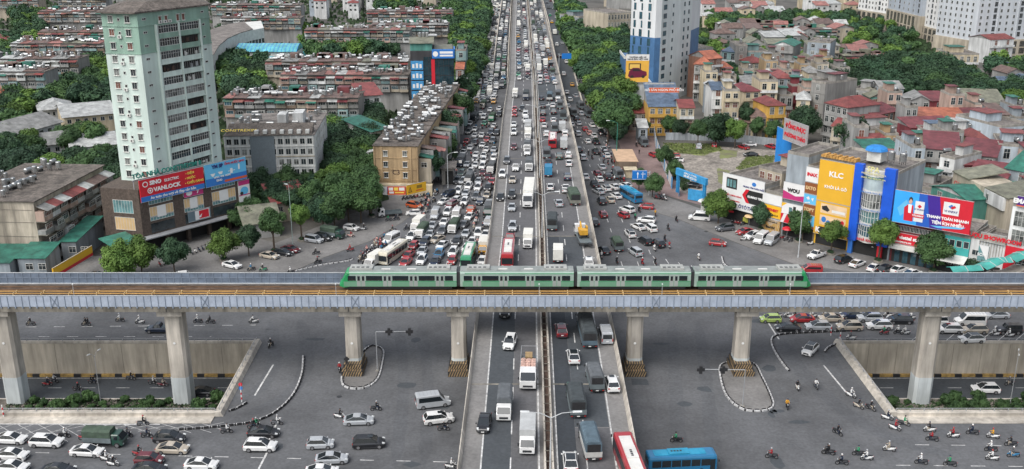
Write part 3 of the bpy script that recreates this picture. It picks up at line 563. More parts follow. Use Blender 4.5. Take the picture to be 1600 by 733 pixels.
def bus_parts(L=11, Wd=2.5, H=3.2, roofpanel=True, roofm=None):
    w = Wd/2; h = L/2; P = {}; b = MB()
    def rg(x, k, z0=.35, zt=H): return [(x,-w*k,z0),(x,-w*k,zt-.35),(x,-w*k*.93,zt-.08),(x,-w*k*.8,zt),(x,w*k*.8,zt),(x,w*k*.93,zt-.08),(x,w*k,zt-.35),(x,w*k,z0)]
    b.loft([rg(-h,.94,.45,H-.12),rg(-h+.15,1),rg(h-.5,1),rg(h-.12,.97,.35,H-.12),rg(h,.9,.45,H-.6)], P0)
    for s in (-1,1): b.cbox(h+.15, s*(w+.12), H-.8, .15, .15, .4, M_dkmet)
    P['body'] = (b, None); g = MB()
    for s in (-1,1):
        n = 6; seg = (L-1.4)/n
        for k in range(n): g.box(-h+.5+k*seg, s*w-.02, 1.35, -h+.5+(k+1)*seg-.12, s*w+.02, H-.55, M_glass)
        g.box(h-1.0, s*w-.025, .6, h-.3, s*w+.025, H-.6, M_glass)
    g.box(h-.02,-w*.86,1.1,h+.03,w*.86,H-.75,M_glass); g.box(-h-.03,-w*.8,1.6,-h+.01,w*.8,H-.6,M_glass)
    P['windows'] = (g, None)
    r = MB(); rm = roofm or M_busroof
    if roofpanel: r.cbox(-.3,0,H+.02,L-2.4,w*1.25,.08,rm)
    r.box(-1.9,-w*.6,H+.06,1.0,w*.6,H+.24,rm); r.cbox(L*.3,0,H+.06,.8,.8,.12,rm); r.cbox(-L*.34,0,H+.06,.8,.8,.12,rm)
    for k in range(4): r.cbox(-1.4+k*.42, 0, H+.25, .28, .3, .03, M_dkmet)
    P['roof_unit'] = (r, None)
    P['headlight'] = (MB().cbox(h,0,.75,.06,.35,.2,M_lamp), [(0,-w*.72,0),(0,w*.72,0)]); P['taillight'] = (MB().cbox(-h,0,.95,.06,.2,.4,M_tail), [(0,-w*.8,0),(0,w*.8,0)])
    P['wheel'] = (.48, [(h-2.2,-w-.01,.48),(h-2.2,w-.27,.48),(-h+2.6,-w-.01,.48),(-h+2.6,w-.27,.48)]); return P
def pickup_parts():
    P = car_parts(5.2,1.88,1.78,1.08,1.18,-.35,1.15,-.1,.55,1.1,gr=.35,wr=.38); b = P['body'][0]
    b.box(-2.4,-.8,1.101,-.6,.8,1.13,M_dkmet); b.box(-2.5,-.9,1.1,-.5,-.82,1.2,P0); b.box(-2.5,.82,1.1,-.5,.9,1.2,P0); return P
T = lambda n, c, **k: mat(n, c, rough=k.get('rough', .85), var=.22, scale=1.2, world=False)
M_tg, M_tgrey, M_tdk, M_tblue = T('tarp_green',(.055,.085,.06)), T('tarp_grey',(.1,.11,.12)), T('tarp_dark',(.045,.055,.06)), T('tarp_blue_grey',(.08,.12,.15))
M_bedw, M_bedg = mat('truck_bed_white',(.5,.5,.48),rough=.6,var=.2,world=False), mat('truck_bed_grey',(.14,.17,.18),rough=.6,var=.25,world=False)
M_boxw = mat('cargo_box_white',(.66,.65,.6),rough=.5,var=.08,scale=.6,world=False)
M_boxs = mat('cargo_box_silver',(.42,.43,.43),rough=.5,var=.15,scale=.6,world=False)
M_boxb = mat('cargo_box_blue',(.03,.2,.36),rough=.5,var=.15,scale=.6,world=False)
KINDS = {
 'sedan': (lambda: car_parts(4.6,1.8,1.45,.9,.95,-2.0,1.25,-.8,.3,1.0), 'car', 1.46),
 'hatchback': (lambda: car_parts(3.95,1.72,1.5,.93,.98,-1.9,1.1,-1.45,.35,1.02), 'car', 1.5),
 'SUV': (lambda: car_parts(4.7,1.9,1.7,1.05,1.1,-2.25,1.25,-1.75,.4,1.12,gr=.28,wr=.37,sun=True), 'car', 1.72),
 'crossover': (lambda: car_parts(4.5,1.86,1.62,1.0,1.05,-2.15,1.2,-1.35,.4,1.08,gr=.25,wr=.36,blackroof=True), 'car', 1.64),
 'minivan': (lambda: car_parts(4.5,1.8,1.75,1.0,1.05,-2.15,1.25,-2.0,.65,1.1), 'car', 1.75),
 'jeep': (lambda: car_parts(4.5,1.9,1.85,1.15,1.2,-2.15,.75,-2.1,.5,1.2,gr=.35,wr=.42), 'car', 1.85),
 'pickup': (pickup_parts, 'pickup truck', 1.7),
 'minibus': (lambda: van_parts(), 'minibus', 2.3),
 'van': (lambda: van_parts(4.6,1.8,1.95,.8), 'van', 1.95),
 'box truck': (lambda: truck_parts(6.0,2.0,2.1,2.9,1.5,None,box=M_boxw), 'truck', 2.6),
 'silver box truck': (lambda: truck_parts(6.4,2.1,2.2,3.0,1.5,None,box=M_boxs), 'truck', 2.7),
 'blue box truck': (lambda: truck_parts(5.6,2.0,2.1,2.9,1.4,None,box=M_boxb), 'truck', 2.7),
 'grey tarp truck': (lambda: truck_parts(6.6,2.15,2.2,2.9,1.6,None,cover=M_tgrey,sideboard=M_bedg), 'truck', 2.7),
 'blue grey tarp truck': (lambda: truck_parts(7.4,2.2,2.3,2.95,1.6,None,cover=M_tblue,sideboard=M_bedw), 'truck', 2.7),
 'green tarp truck': (lambda: truck_parts(6.0,2.05,2.1,2.7,1.6,None,cover=M_tg,sideboard=M_bedg), 'truck', 2.6),
 'dark tarp truck': (lambda: truck_parts(7.6,2.3,2.4,3.0,1.7,None,cover=M_tdk,sideboard=M_bedg), 'truck', 2.8),
 'long dark tarp truck': (lambda: truck_parts(10.5,2.45,2.6,3.1,1.9,None,cover=M_tdk,sideboard=M_tblue,wr=.5), 'truck', 2.9),
 'olive dump truck': (lambda: truck_parts(8.4,2.5,2.7,3.2,2.0,None,cover=M_tg,sideboard=mat('dump_bed',(.2,.2,.17),var=.3,world=False),wr=.5), 'truck', 2.9),
 'open bed truck': (lambda: truck_parts(6.0,2.0,2.1,2.2,1.6,None,sideboard=M_bedg), 'truck', 1.9),
 'container truck': (lambda: truck_parts(15.5,2.5,3.3,3.9,3.0,None,box=M_boxw,zf=.8,wr=.5), 'truck', 3.4),
 'bus': (lambda: bus_parts(10.5,2.45,3.1), 'bus', 3.1),
 'blue roofed bus': (lambda: bus_parts(9.6,2.4,2.9,True,mat('bus_roof_blue',(.03,.28,.45),rough=.45,var=.15,world=False)), 'bus', 3.1),
}
PROTO = {}; FARME = {}; WH = {}
def proto(kind):
    if kind in PROTO: return PROTO[kind]
    P = KINDS[kind][0](); parts = []
    for nm, (mb, locs) in P.items():
        if nm == 'wheel':
            if mb not in WH: WH[mb] = wheel_me(mb, .22 if mb < .4 else .26)
            for l in locs: parts.append((nm, WH[mb], l))
            continue
        me = mb.mesh(nm) if nm not in ('body',) else flipfix(mb.mesh(nm))
        if locs is None: parts.append((nm, me, (0,0,0)))
        else:
            for l in locs: parts.append((nm, me, l))
    PROTO[kind] = parts; return parts
def far_mesh(kind):
    """one light mesh for vehicles too small in the view to show their parts"""
    if kind in FARME: return FARME[kind]
    P = KINDS[kind][0](); out = MB()
    for nm, (mb, locs) in P.items():
        if nm == 'wheel':
            for l in locs: out.cbox(l[0], l[1]+.1, l[2], mb*1.7, .24, mb*1.9, M_tyre)
            continue
        for l in (locs or [(0,0,0)]):
            k = len(out.v); out.v += [(v[0]+l[0], v[1]+l[1], v[2]+l[2]) for v in mb.v]
            for f, mi in zip(mb.f, mb.m): out.f.append(tuple(k+j for j in f)); out.m.append(out.mi(mb.mats[mi] if mb.mats else P0))
    FARME[kind] = out.mesh(kind.replace(' ','_')); return FARME[kind]
def swap(o, me, col):
    if col == 'white': return
    for i, m in enumerate(me.materials):
        if m == P0: o.material_slots[i].link = 'OBJECT'; o.material_slots[i].material = paint(col)
MASTER = {}
def vehicle(kind, col, loc, head, label, group, far=False, pitch=0.):
    nm = kind.replace(' ','_').lower(); cat = KINDS[kind][1]; nm = {'car': nm if nm in ('sedan','hatchback','minivan','jeep') else 'car', 'truck': 'truck', 'pickup truck': 'pickup_truck'}.get(cat, cat.replace(' ','_')); rz = math.radians(head)
    if nm == 'suv': nm = 'car'
    if far:
        me = far_mesh(kind); o = inst(nm, me, None, loc, rz); swap(o, me, col); tag(o, label, cat, group); return o
    key = (kind, col)
    if key not in MASTER:
        r = thing(nm, label, cat, loc, rz, group); kids = []
        for pn, me, l in proto(kind):
            o = inst(pn, me, r, l); swap(o, me, col); kids.append(o)
        MASTER[key] = (r, kids)
    else:
        r0, kids = MASTER[key]; r = r0.copy(); C.objects.link(r); r.location = loc; r.rotation_euler = (0,0,rz); tag(r, label, cat, group)
        if group is None and 'group' in r: del r['group']
        for k in kids: c = k.copy(); C.objects.link(c); c.parent = r
    if pitch: r.rotation_euler = (pitch, 0, rz)
    return r
# ---- catalogue of the vehicles seen, one line each: kind|colour|image x,y of its middle|heading in degrees (0 right, 90 away, 270 towards us)
S, H_, U, X_, N_, V_, B_, K_ = 'sedan','hatchback','SUV','crossover','minivan','van','minibus','pickup'
col = dict(w='white', s='silver', k='black', g='grey', n='dark blue', b='blue', r='red', d='dark red', o='orange', e='beige', l='lime green', t='dark green', y='yellow', q='green', p='pink', c='cream')
kd = dict(S=S, H=H_, U=U, X=X_, N=N_, V=V_, B=B_, P=K_, J='jeep', T='box truck', Z='silver box truck', Q='blue box truck', G='grey tarp truck', L='blue grey tarp truck', R='green tarp truck', D='dark tarp truck', E='long dark tarp truck', F='olive dump truck', O='open bed truck', C='container truck', A='bus', M='blue roofed bus')
ZONES = [
('jam', 'jammed on the street left of the flyover', 262, 0, 'cars jammed left of the flyover', """
Hw646,332,180 Uo648,320,330 Ow609,332,197 Bs680,333,265 Tw653,350,255 Bw611,372,243 Ac614,394,250 Tw585,406,247 Uw643,368,262 Rw659,360,258 Ss672,365 Ss676,351 Sw694,346 Ug691,360 Un664,377,258 Hr646,383,258 Sr638,398,255 Sr634,409,255 Ss660,391 Uw659,405
Se683,373,240 Sw691,382,252 Ub686,396 Un680,408 Bw713,334,264 Uw699.5,330 Po736,326 Sw734,337,255 Sg725,350,253 Rw709,353 Ss728,364 Uw747,363,268 Uk714,376,262 Sw738,376 Sw729,386 Aq732,400,266 Uw708,393 Hr707,406 Ty755,385,268 Hw753,407 Ns762,346 Sw759,365 Gt763,328,268
Sw724,237 Gn720,251 Ss730,256 Sw744,241 Sw743,248 Sw743,257 Sw756,242 Uw756,250 Uw754,259 Vw772,246 Gw768,262 Ut721,270 Sw736,266 Sw739,274 Sd755,269 Sd763,275 Ug715,281 Us724,282 Gk733,279 Uw732,290 Ss748,282 Uw747,292 Uk763,292 Uw716,297 Ss728,301 Ug744,306 Se761,304 Pn751,313 Un701,302,235 Sw694,314,240 Hw712,312,250 Uw726,314 Nd705,319,245 Vs763,320 Hr769,283
Sw734,192 Sw742,201 Sw742,211 Uk742,222 Sw735,230 Dk741,184 Sw751,177 Uw756,182 Sq757,192 Sw753,211 Sw754,226 Sw760,233 Rq769,183 Sw772,196 Un767,206 Uk776,207 Sr761,217 Ug770,219 Ss772,233 Sw766,171 Sw780,169 Uk780,178 Re755,163 Sr729,220 Ug732,205"""),
('flyL', 'coming towards us on the left half of the flyover', 267, 1, 'traffic on the left half of the flyover', """
Ss800,323 Us801,353 Ar794,396,268 Pr797,371 Cw826,303 Tw825,374 Ug792,250 Pw806,261 Uw785,271 Se801,280 Sk782,307 Uk800,303 Pw824,237 Gw827,257 Tw805,146 Dn822,149 Hr804,170 Hr804,178 Uk816,169 Vw821,178 Vw822,187 Zs825,197 Tw825,210 Gw824,228 Sw803,194 Uw803,206 Hd803,229
Uw796.6,533,262 Sk756.6,659,266 Gw788.4,630,268 Zw824.4,680,268 Uk790,484,265"""),
('flyR', 'driving away on the right half of the flyover', 87, 1, 'traffic on the right half of the flyover', """
Dk863,345 Tw872,395 Uw920,408 Ss873,316,95 Fg896,306,94 Gg854.6,238 Sk856.6,252 Qb857,266 Ut874,243 Uw888,241 Sw889,254 Un886.6,275 Pw884,294 Sw860,291 Sk846,153 Lg859,150 Gk872,147 Sk848.5,165 Sw864,164 Vw872,155 Gg875,163 Uk848.5,176 Uk865,174 Dg880,180 Sr848,186 Sw850.5,195 Sw865,187 Gg867,199 Zs878.5,198 Vw883,208 Ar863.5,219 Zg881,224 Uw854,208
Ud877,514,92 Eg916.5,513,92 Bs946,520,92 Xw895.9,555,91 Gs929,587,93 Uw955.8,597,93 Dt900,622,92 Lg921.5,686,94 Xw891,719,90 Ar984,722,95"""),
('strR', 'on the street right of the flyover', 97, 0, 'cars on the street right of the flyover', """
Us910.5,245 Sw914.6,275 Uw890,155 Ss899.6,149 Sw887,165 Gg907,164 Gg895,175 Ss908,177 Dk918.7,176 Uk901,185 Ss904,192 Sw893,194 Sw925,195 Hr914,201 Hp920.7,207 Us903,208 Sw918,220 Sw928,211 Uk904,233 Sw937,197 Uk938.6,206 Uk931,221 Uk930.5,236 Ss943.4,232 Sw948,242
Ss940.7,260,98 Hd933,270,100 Sw936.6,279 Uk949.6,275 Gk965,270 Pk929,287 Ss935,298,115 Xw947,293,105 Sw960.5,291,108 Sw962.5,305,110 Uk940,313 Se953.7,311 Mb985.7,303,110 Sw977.5,289,120 Hr1010,322,160 Uw980,326,125 Hd942.8,334,96 Hr973.7,335,115 Hr942,334,96
Uw1009.8,342.5,160 Sw996.9,353,118 Nw1017,355,105 Xw984.6,364,100 Uk1007.8,375,112 Uk1027.6,378.7,112 Rt964,380,95 Sk943.7,390,105 Ns992.8,392,110 Uk929,346,95"""),
('apR', 'parked on the pavement before the right shop row', 215, 0, 'cars parked along the right shop row', """
Bw1093,337,165 Ug1133,355,200 Sr1164,361,205 Uw1175.6,367,218 Bw1189,371,235 Bs1205.8,373,235 Hr1121.6,379,340 Pw1276,397,220 Vr1267,420,175 Uk1318.5,403.7,35 Sw1340,410.6,40 Sw1366.6,417,45 Uk1385,419,40 Sw1405,420,35 Sw1425.8,425.6,30"""),
('lot', 'parked in the weedy lot', 90, 0, 'cars parked in the weedy lot', """
Us1092,228,80 Hr1116,226,80 Sr1161,229,120 Sw1171,225,170 Sr1204,228,120 Sk1173,241,180 Hr1053,243,170 Sw1057,249,165 Uk1083,288,150"""),
('sideR', 'on the brick paved side street', 90, 0, None, """
Gk1005,221,95 Hr1020,241,110"""),
('apL', 'parked on the left forecourt', 330, 0, 'cars parked on the left forecourt', """
Sw362.4,413,330 Se421,398.4,335 Sk442.6,393.5,335 Sd454,388.6,335 Ns490.8,372.9,335 Uk504.5,369.6,335 Rt520,363,335 Hw549,355,335 Hw281,430,200 Sk152,430,10"""),
('fgL', 'crossing the junction at lower left', 0, 0, 'cars crossing at lower left', """
Bs676.4,624,15 Uw685.5,652,14 Ss560.7,655,4 Uk576.4,689.5,5 Hs500.8,691.6,4 Ss518.6,715,5 Sw503,735,2 Sk412,674,358 Uw407,694.5,358 Sw16.5,684,356 Uw73,688,356 Sw136,703.5,355 Sw18.6,709,356 Sw18.6,728,356 Xk264.5,682,357 Se270,699.4,357 Rt164,682,356 Hd233.5,716,358 Sk233.5,731,358 Sw315,724,357 Sk91,733,358"""),
('fgR', 'queueing behind the viaduct piers on the right', 180, 0, 'cars queueing behind the right piers', """
Hl1203.7,497 Sr1253,497 Sk1230.6,510.6 Us1278,508.5 Se1298,496 Ue1327,508.5 Uw1373.6,507 Uk1406,498 Us1359,495 Sn1332,491 Uw1483,512.6,178 Ue1522,513.5,182 Xw1518,528,184 Bw1516,498,178 Jk1576,513.5,180 Ss1557,491,182 Xw1266,544.5,235 Nw1461,500"""),
('trench', 'down in the underpass', 180, 2, None, """
Uw1539.7,606,178 Sk313,611,180"""),
('junc', 'under the viaduct', 180, 0, None, """Pn250,512,180 Mb1064,720,5"""),
]
cn = {'white':'white'}
items = []; taken = []
for (zn, phrase, hd, lvl, grp, txt) in ZONES:
    for tok in txt.split():
        kc = kd[tok[0]]; cc = col[tok[1]]; v = tok[2:].split(','); x, y = float(v[0]), float(v[1]); h = float(v[2]) if len(v) > 2 else hd
        hh = KINDS[kc][2]; zb = (0, FZ+.01, TZ+.01)[lvl]
        p = W(x, y, zb+hh*.5); p.z = zb+.01
        items.append([zn, phrase, kc, cc, p, h, grp, x, y]); taken.append((p.x, p.y, lvl, h))
kname = {'crossover': 'car with black glass roof', 'SUV': 'SUV'}
from collections import defaultdict
grp_ = defaultdict(list)
for it in items: grp_[(it[0], it[2], it[3])].append(it)
ORDER = {'jam': 'beyond the train', 'flyL': 'up the flyover from the frame bottom', 'flyR': 'up the flyover from the frame bottom', 'strR': 'beyond the train'}
for k, L_ in grp_.items():
    zn = k[0]
    if zn in ORDER: L_.sort(key=lambda t: -t[8])
    else: L_.sort(key=lambda t: t[7])
    for i, it in enumerate(L_):
        kc, cc = it[2], it[3]; kn = kname.get(kc, kc)
        if kc.startswith(('grey','green','dark','long','blue','silver','olive')) : base = '%s with %s cab' % (kn, cc)
        else: base = '%s %s' % (cc, kn)
        if kc == 'bus': base = '%s bus with white roof units' % cc
        if len(L_) == 1: lab = '%s %s' % (base, it[1])
        elif zn in ORDER: lab = '%s %s, %s such %s' % (base, it[1], ordn(i), ORDER[zn])
        else: lab = '%s %s, %s such from the left' % (base, it[1], ordn(i))
        it.append(' '.join(lab.split()[:16]))
for it in items:
    kc, cc, p, h = it[2], it[3], it[4], it[5]
    vehicle(kc, cc, p, h, it[9], it[6], far=it[8] < 215 and p.y > 330)
# ================================================================ special trucks
r = thing('truck', 'big white cab truck loaded with pink sacks on the flyover', 'truck', W(825.6,578,FZ+1.2)[:2]+(FZ+.01,), math.radians(268))
b = MB(); g_ = MB(); cab(b, g_, 2.6, 5.0, 1.2, .6, 3.0); b.box(-5,-.5,.5,2.7,.5,.9,M_dkmet); b.build('cab', None, r); g_.build('windows', None, r)
b = MB(); b.box(-5,-1.2,1.0,2.4,1.2,1.15,M_bedg)
for s in (-1.2,1.14): b.box(-5,s,1.15,2.4,s+.06,1.8,M_bedg); b.tube((-5,s+.03,2.9),(2.4,s+.03,2.9),.04,m=M_grey); 
for x in (-4.95,-3.2,-1.4,.4,2.35):
    for s in (-1.17,1.17): b.tube((x,s,1.1),(x,s,2.9),.04,m=M_grey)
b.tube((-4.95,-1.17,2.9),(-4.95,1.17,2.9),.04,m=M_grey); b.build('cargo_bed', None, r)
for (x, y) in [(3.9,-1.2),(3.9,.95),(-3.6,-1.2),(-3.6,.95),(-2.4,-1.2),(-2.4,.95)]: inst('wheel', WH[.5] if .5 in WH else wheel_me(.5,.26), r, (x,y,.5))
M_sack = mat('woven_sack', (.55,.36,.3), rough=.9, var=.3, scale=3, world=False)
sk = MB(); n = 8
sk.loft([[( (.42 if k in (1,2) else .25)*math.cos(2*math.pi*i/n), (.5 if k in (1,2) else .3)*math.sin(2*math.pi*i/n), .12+.13*k) for i in range(n)] for k in range(4)]); skm = sk.mesh('sack', [M_sack], smooth=True)
rr = random.Random(3); q = r.location; idx = 0
for i in range(6):
    for j in range(3):
        lx = 1.9-i*.78; ly = -.78+j*.78; a = math.radians(268)
        o = inst('sack', skm, None, (q.x+lx*math.cos(a)-ly*math.sin(a), q.y+lx*math.sin(a)+ly*math.cos(a), q.z+1.5+rr.random()*.2), rr.random()*3)
        o2 = tag(o, 'pink woven sack heaped on the big white cab truck', 'sack', 'pink sacks on the big truck')
for i in range(2):
    lx = -3.2-i*1.0; a = math.radians(268); o = MB(); o.box(-.45,-.55,0,.45,.55,.9); c = o.build('crate', mat('crate_wood',(.35,.24,.12),var=.3,world=False,scale=2), None, loc=(q.x+lx*math.cos(a), q.y+lx*math.sin(a), q.z+1.16+.0)); c.rotation_euler = (0,0,a)
    tag(c, 'brown wooden crate at the tail of the sack truck, %s one' % ('nearer cab' if i == 0 else 'rearmost'), 'crate')
# white flatbed carrying a yellow excavator
p = W(910.5,368,FZ+1.2); a = math.radians(95)
r = thing('truck', 'white flatbed truck carrying a yellow excavator on the flyover', 'truck', (p.x,p.y,FZ+.01), a)
b = MB(); g_ = MB(); cab(b, g_, 3.0, 4.9, 1.2, .6, 2.7); b.build('cab', None, r); g_.build('windows', None, r)
b = MB(); b.box(-4.6,-1.25,.95,2.8,1.25,1.15,M_bedg); b.box(-5.4,-1.25,.6,-4.6,-.5,1.1,M_dkmet); b.box(-5.4,.5,.6,-4.6,1.25,1.1,M_dkmet); b.box(-4.6,-.5,.5,3,.5,.95,M_dkmet); b.build('flat_bed', None, r)
for (x, y) in [(3.7,-1.2),(3.7,.95),(-3.0,-1.2),(-3.0,.95),(-1.9,-1.2),(-1.9,.95)]: inst('wheel', wheel_me(.5,.26) if not WH.get(.5) else WH[.5], r, (x,y,.5))
r = thing('excavator', 'yellow excavator riding on the white flatbed truck', 'excavator', (p.x+.1,p.y-.6,FZ+1.17), a)
Y_ = mat('excavator_yellow', (.6,.32,.03), rough=.5, var=.15, world=False)
b = MB(); b.box(-1.5,-.5,.75,1.0,.95,1.6,Y_); b.box(-1.7,-.7,.85,-.4,.9,1.85,Y_); b.build('body', None, r)
b = MB(); b.box(0,-.95,.75,1.2,-.52,2.2,Y_); b.build('cab', None, r); b = MB(); b.box(.1,-.97,1.3,1.22,-.5,2.1); b.build('cab_window', M_glass, r)
for s in (-1.05,.65):
    b = MB(); b.loft([[(-1.5,s,.3),(-1.2,s,.02),(1.2,s,.02),(1.5,s,.3),(1.2,s,.62),(-1.2,s,.62)],[(-1.5,s+.4,.3),(-1.2,s+.4,.02),(1.2,s+.4,.02),(1.5,s+.4,.3),(1.2,s+.4,.62),(-1.2,s+.4,.62)]]); b.build('track', M_dkmet, r)
b = MB(); b.tube((.7,.3,1.3),(2.6,.3,2.6),.2,.16,6); b.build('boom', Y_, r); b = MB(); b.tube((2.6,.3,2.6),(3.0,.3,1.0),.15,.12,6); b.box(2.7,-.1,.5,3.3,.7,1.1); b.build('arm_and_bucket', Y_, r)
# ================================================================ metro train
r = thing('metro_train', 'green and silver four car metro train standing on the viaduct', 'train', (W(535,430,14)[0], 157.6, VZ+.32))
x0 = W(535,430,15.5)[0]; x1 = W(1262,430,15.5)[0]; L = x1-x0; cl = L/4
M_tgreen = mat('train_green', (.14,.3,.2), rough=.35, var=.08, scale=.3); M_tgr2 = mat('train_green_strong', (.02,.25,.09), rough=.35, var=.05); M_tsil = mat('train_silver', (.3,.4,.35), rough=.35, var=.1, scale=.5)
M_troof = mat('train_roof', (.24,.26,.25), rough=.5, var=.2, scale=.6); M_tac = mat('roof_unit', (.36,.37,.35), rough=.6, var=.15, scale=.8)
r.location.x = x0
hw = 1.42
for c in range(4):
    cr_ = bpy.data.objects.new('carriage', None); C.objects.link(cr_); cr_.parent = r; cr_.location = (c*cl, 0, 0)
    a0, a1 = (0 if c == 0 else .3), (cl if c == 3 else cl-.3)
    def rg(x, k=1, zt=3.55, z0=.75, sh=0): return [(x+sh*0,-hw*k,z0),(x,-hw*k,zt-.5),(x,-hw*k*.86,zt-.12),(x,-hw*k*.5,zt),(x,hw*k*.5,zt),(x,hw*k*.86,zt-.12),(x,hw*k,zt-.5),(x,hw*k,z0)]
    rs = [rg(a0+(1.4 if c == 0 else 0)), rg(a1-(1.4 if c == 3 else 0))]
    b = MB(); b.loft(rs); b.build('body_shell', M_tsil, cr_)
    if c in (0, 3):                        # raked green nose
        s = 1 if c == 0 else -1; e = 0 if c == 0 else cl
        b = MB(); rr_ = [rg(e+s*1.4), rg(e+s*.8, .98, 3.3, .6), rg(e+s*.35, .92, 2.5, .55), rg(e+s*0, .8, 1.7, .6), rg(e-s*.35, .7, 1.3, .65)]
        b.loft(rr_); flipfix(b.build('nose', M_tgr2, cr_).data)
        b = MB(); b.add([(e+s*.72,-1.1,3.05),(e+s*.72,1.1,3.05),(e+s*.1,1.0,2.0),(e+s*.1,-1.0,2.0)], [(0,1,2,3)]); b.v = [(x-s*.12,y,z+.05) for x,y,z in b.v]; b.build('windscreen', M_glass, cr_)
    b = MB(); b.loft([[(x,-hw*.92,3.46),(x,-hw*.5,3.58),(x,hw*.5,3.58),(x,hw*.92,3.46),(x,hw*.5,3.5),(x,-hw*.5,3.5)] for x in (a0+(1.3 if c == 0 else .02), a1-(1.3 if c == 3 else .02))]); flipfix(b.build('roof', M_troof, cr_).data)
    b = MB(); b.box(a0+.8,-hw-.012,2.98,a1-(.8 if c == 3 else 0),-hw+.02,3.1); b.build('green_band', M_tgr2, cr_)
    b = MB(); b.box(a0+.4,-hw-.012,.75,a1-(.4 if c == 3 else 0),-hw+.02,1.65); b.build('green_band', M_tgreen, cr_)
    b = MB(); b.box(a0+.6,-hw-.02,1.66,a1-(.6 if c == 3 else 0),-hw+.01,1.74); b.build('green_line', M_tgr2, cr_)
    b = MB(); b.box(a0+.8,-hw+.25,.25,a1-.8,hw-.25,.74); b.build('underframe', M_dkmet, cr_)
    wl = a0+(1.1 if c == 0 else .6); wr_ = a1-(1.1 if c == 3 else .6); nd = 4; pitch = (wr_-wl)/nd
    for k in range(nd):
        xd = wl+pitch*(k+.5)
        for s_ in (-.7, .05):                       # door leaf with its window
            b = MB(); b.box(xd+s_,-hw-.025,.8,xd+s_+.65,-hw,2.75); dl = b.build('door', mat('train_door',(.3,.34,.32),rough=.4,var=.1), cr_)
            b = MB(); b.box(xd+s_+.13,-hw-.04,1.8,xd+s_+.52,-hw-.026,2.6); b.build('door_window', M_glass, dl)
    for k in range(nd+1):
        xa = wl+pitch*(k-.5)+.85 if k else wl; xb = wl+pitch*(k+.5)-.85 if k < nd else wr_
        if xb-xa > .4: b = MB(); b.box(xa,-hw-.03,1.8,xb,-hw,2.66); b.build('window', M_glass, cr_)
    for xu in (cl*.17, cl*.83):
        b = MB(); b.box(xu-1.9,-1.0,3.55,xu+1.9,1.0,3.85); u = b.build('air_conditioner', M_tac, cr_)
        b = MB()
        for k in range(4): b.box(xu-1.6+k*.8,-.7,3.853,xu-1.1+k*.8,-.2,3.875)
        b.build('fan_grille', M_dkmet, u)
    for xu in (cl*.38, cl*.6):
        b = MB(); b.box(xu-.75,-.8,3.57,xu+.75,-.45,3.66); b.build('roof_vent', M_busroof, cr_)
    for xu in (cl*.15, cl*.85):
        b = MB()
        for dx in (-1.1, 1.1): b.tube((xu+dx,-.85,.42),(xu+dx,.85,.42),.42,n=12)
        b.box(xu-1.5,-.95,.3,xu+1.5,.95,.6); b.build('bogie', M_dkmet, cr_)
    if c < 3: b = MB(); b.box(cl-.3,-hw+.2,.8,cl+.3,hw-.2,3.3); b.build('gangway', M_dkmet, cr_)
# ================================================================ people and motorbikes
def skinned(V, E_, Rd, name):
    me = bpy.data.meshes.new(name); me.from_pydata(V, E_, []); o = bpy.data.objects.new(name, me); C.objects.link(o)
    m1 = o.modifiers.new('s', 'SKIN'); m1.use_smooth_shade = True
    for i, rd_ in enumerate(Rd): me.skin_vertices[0].data[i].radius = (rd_, rd_)
    me.skin_vertices[0].data[0].use_root = True
    m2 = o.modifiers.new('d', 'SUBSURF'); m2.levels = 1; m2.render_levels = 1
    bpy.context.view_layer.update(); dg = bpy.context.evaluated_depsgraph_get()
    out = bpy.data.meshes.new_from_object(o.evaluated_get(dg)); bpy.data.objects.remove(o); return out
def person_mesh(kind):
    if kind == 'rider':     # +X forward, hips on the seat at z .78
        V = [(0,0,.80),(-.02,0,1.05),(.02,0,1.30),(.05,0,1.42),(.07,0,1.56),(.09,0,1.66)]
        E_ = [(0,1),(1,2),(2,3),(3,4),(4,5)]; Rd = [.15,.14,.17,.07,.10,.09]
        for s in (-1,1):
            k = len(V); V += [(.02,s*.19,1.36),(.14,s*.25,1.12),(.42,s*.27,1.02),(.50,s*.26,1.03)]; E_ += [(2,k),(k,k+1),(k+1,k+2),(k+2,k+3)]; Rd += [.075,.06,.045,.04]
            k = len(V); V += [(.06,s*.12,.78),(.42,s*.17,.72),(.30,s*.16,.38),(.40,s*.16,.31)]; E_ += [(0,k),(k,k+1),(k+1,k+2),(k+2,k+3)]; Rd += [.11,.085,.06,.05]
    else:
        V = [(0,0,.92),(0,0,1.12),(0,0,1.36),(0,0,1.48),(.01,0,1.58),(.02,0,1.68)]; E_ = [(0,1),(1,2),(2,3),(3,4),(4,5)]; Rd = [.14,.125,.16,.065,.09,.085]
        for s in (-1,1):
            k = len(V); V += [(0,s*.19,1.42),(-.02*s,s*.25,1.15),(.1*s,s*.24,.9),(.12*s,s*.24,.82)]; E_ += [(2,k),(k,k+1),(k+1,k+2),(k+2,k+3)]; Rd += [.07,.055,.042,.04]
            k = len(V); V += [(0,s*.1,.88),(.12*s,s*.11,.48),(.1*s,s*.11,.08),(.1*s+.12,s*.11,.04)]; E_ += [(0,k),(k,k+1),(k+1,k+2),(k+2,k+3)]; Rd += [.1,.07,.05,.04]
    me = skinned(V, E_, Rd, 'person'); me.materials.clear()
    for m in (cloth('white'), cloth('dark blue'), M_skin): me.materials.append(m)
    hip = .84 if kind == 'rider' else .98
    for p_ in me.polygons:
        c = p_.center; z = c.z
        if z > 1.46: i = 2
        elif (kind == 'rider' and c.x > .44 and z > .9) or (kind != 'rider' and abs(c.y) > .2 and z < .9): i = 2
        elif z > hip or (kind == 'rider' and z > .98): i = 0
        else: i = 1
        p_.material_index = i
    return me
PM = {k: person_mesh(k) for k in ('rider', 'standing')}
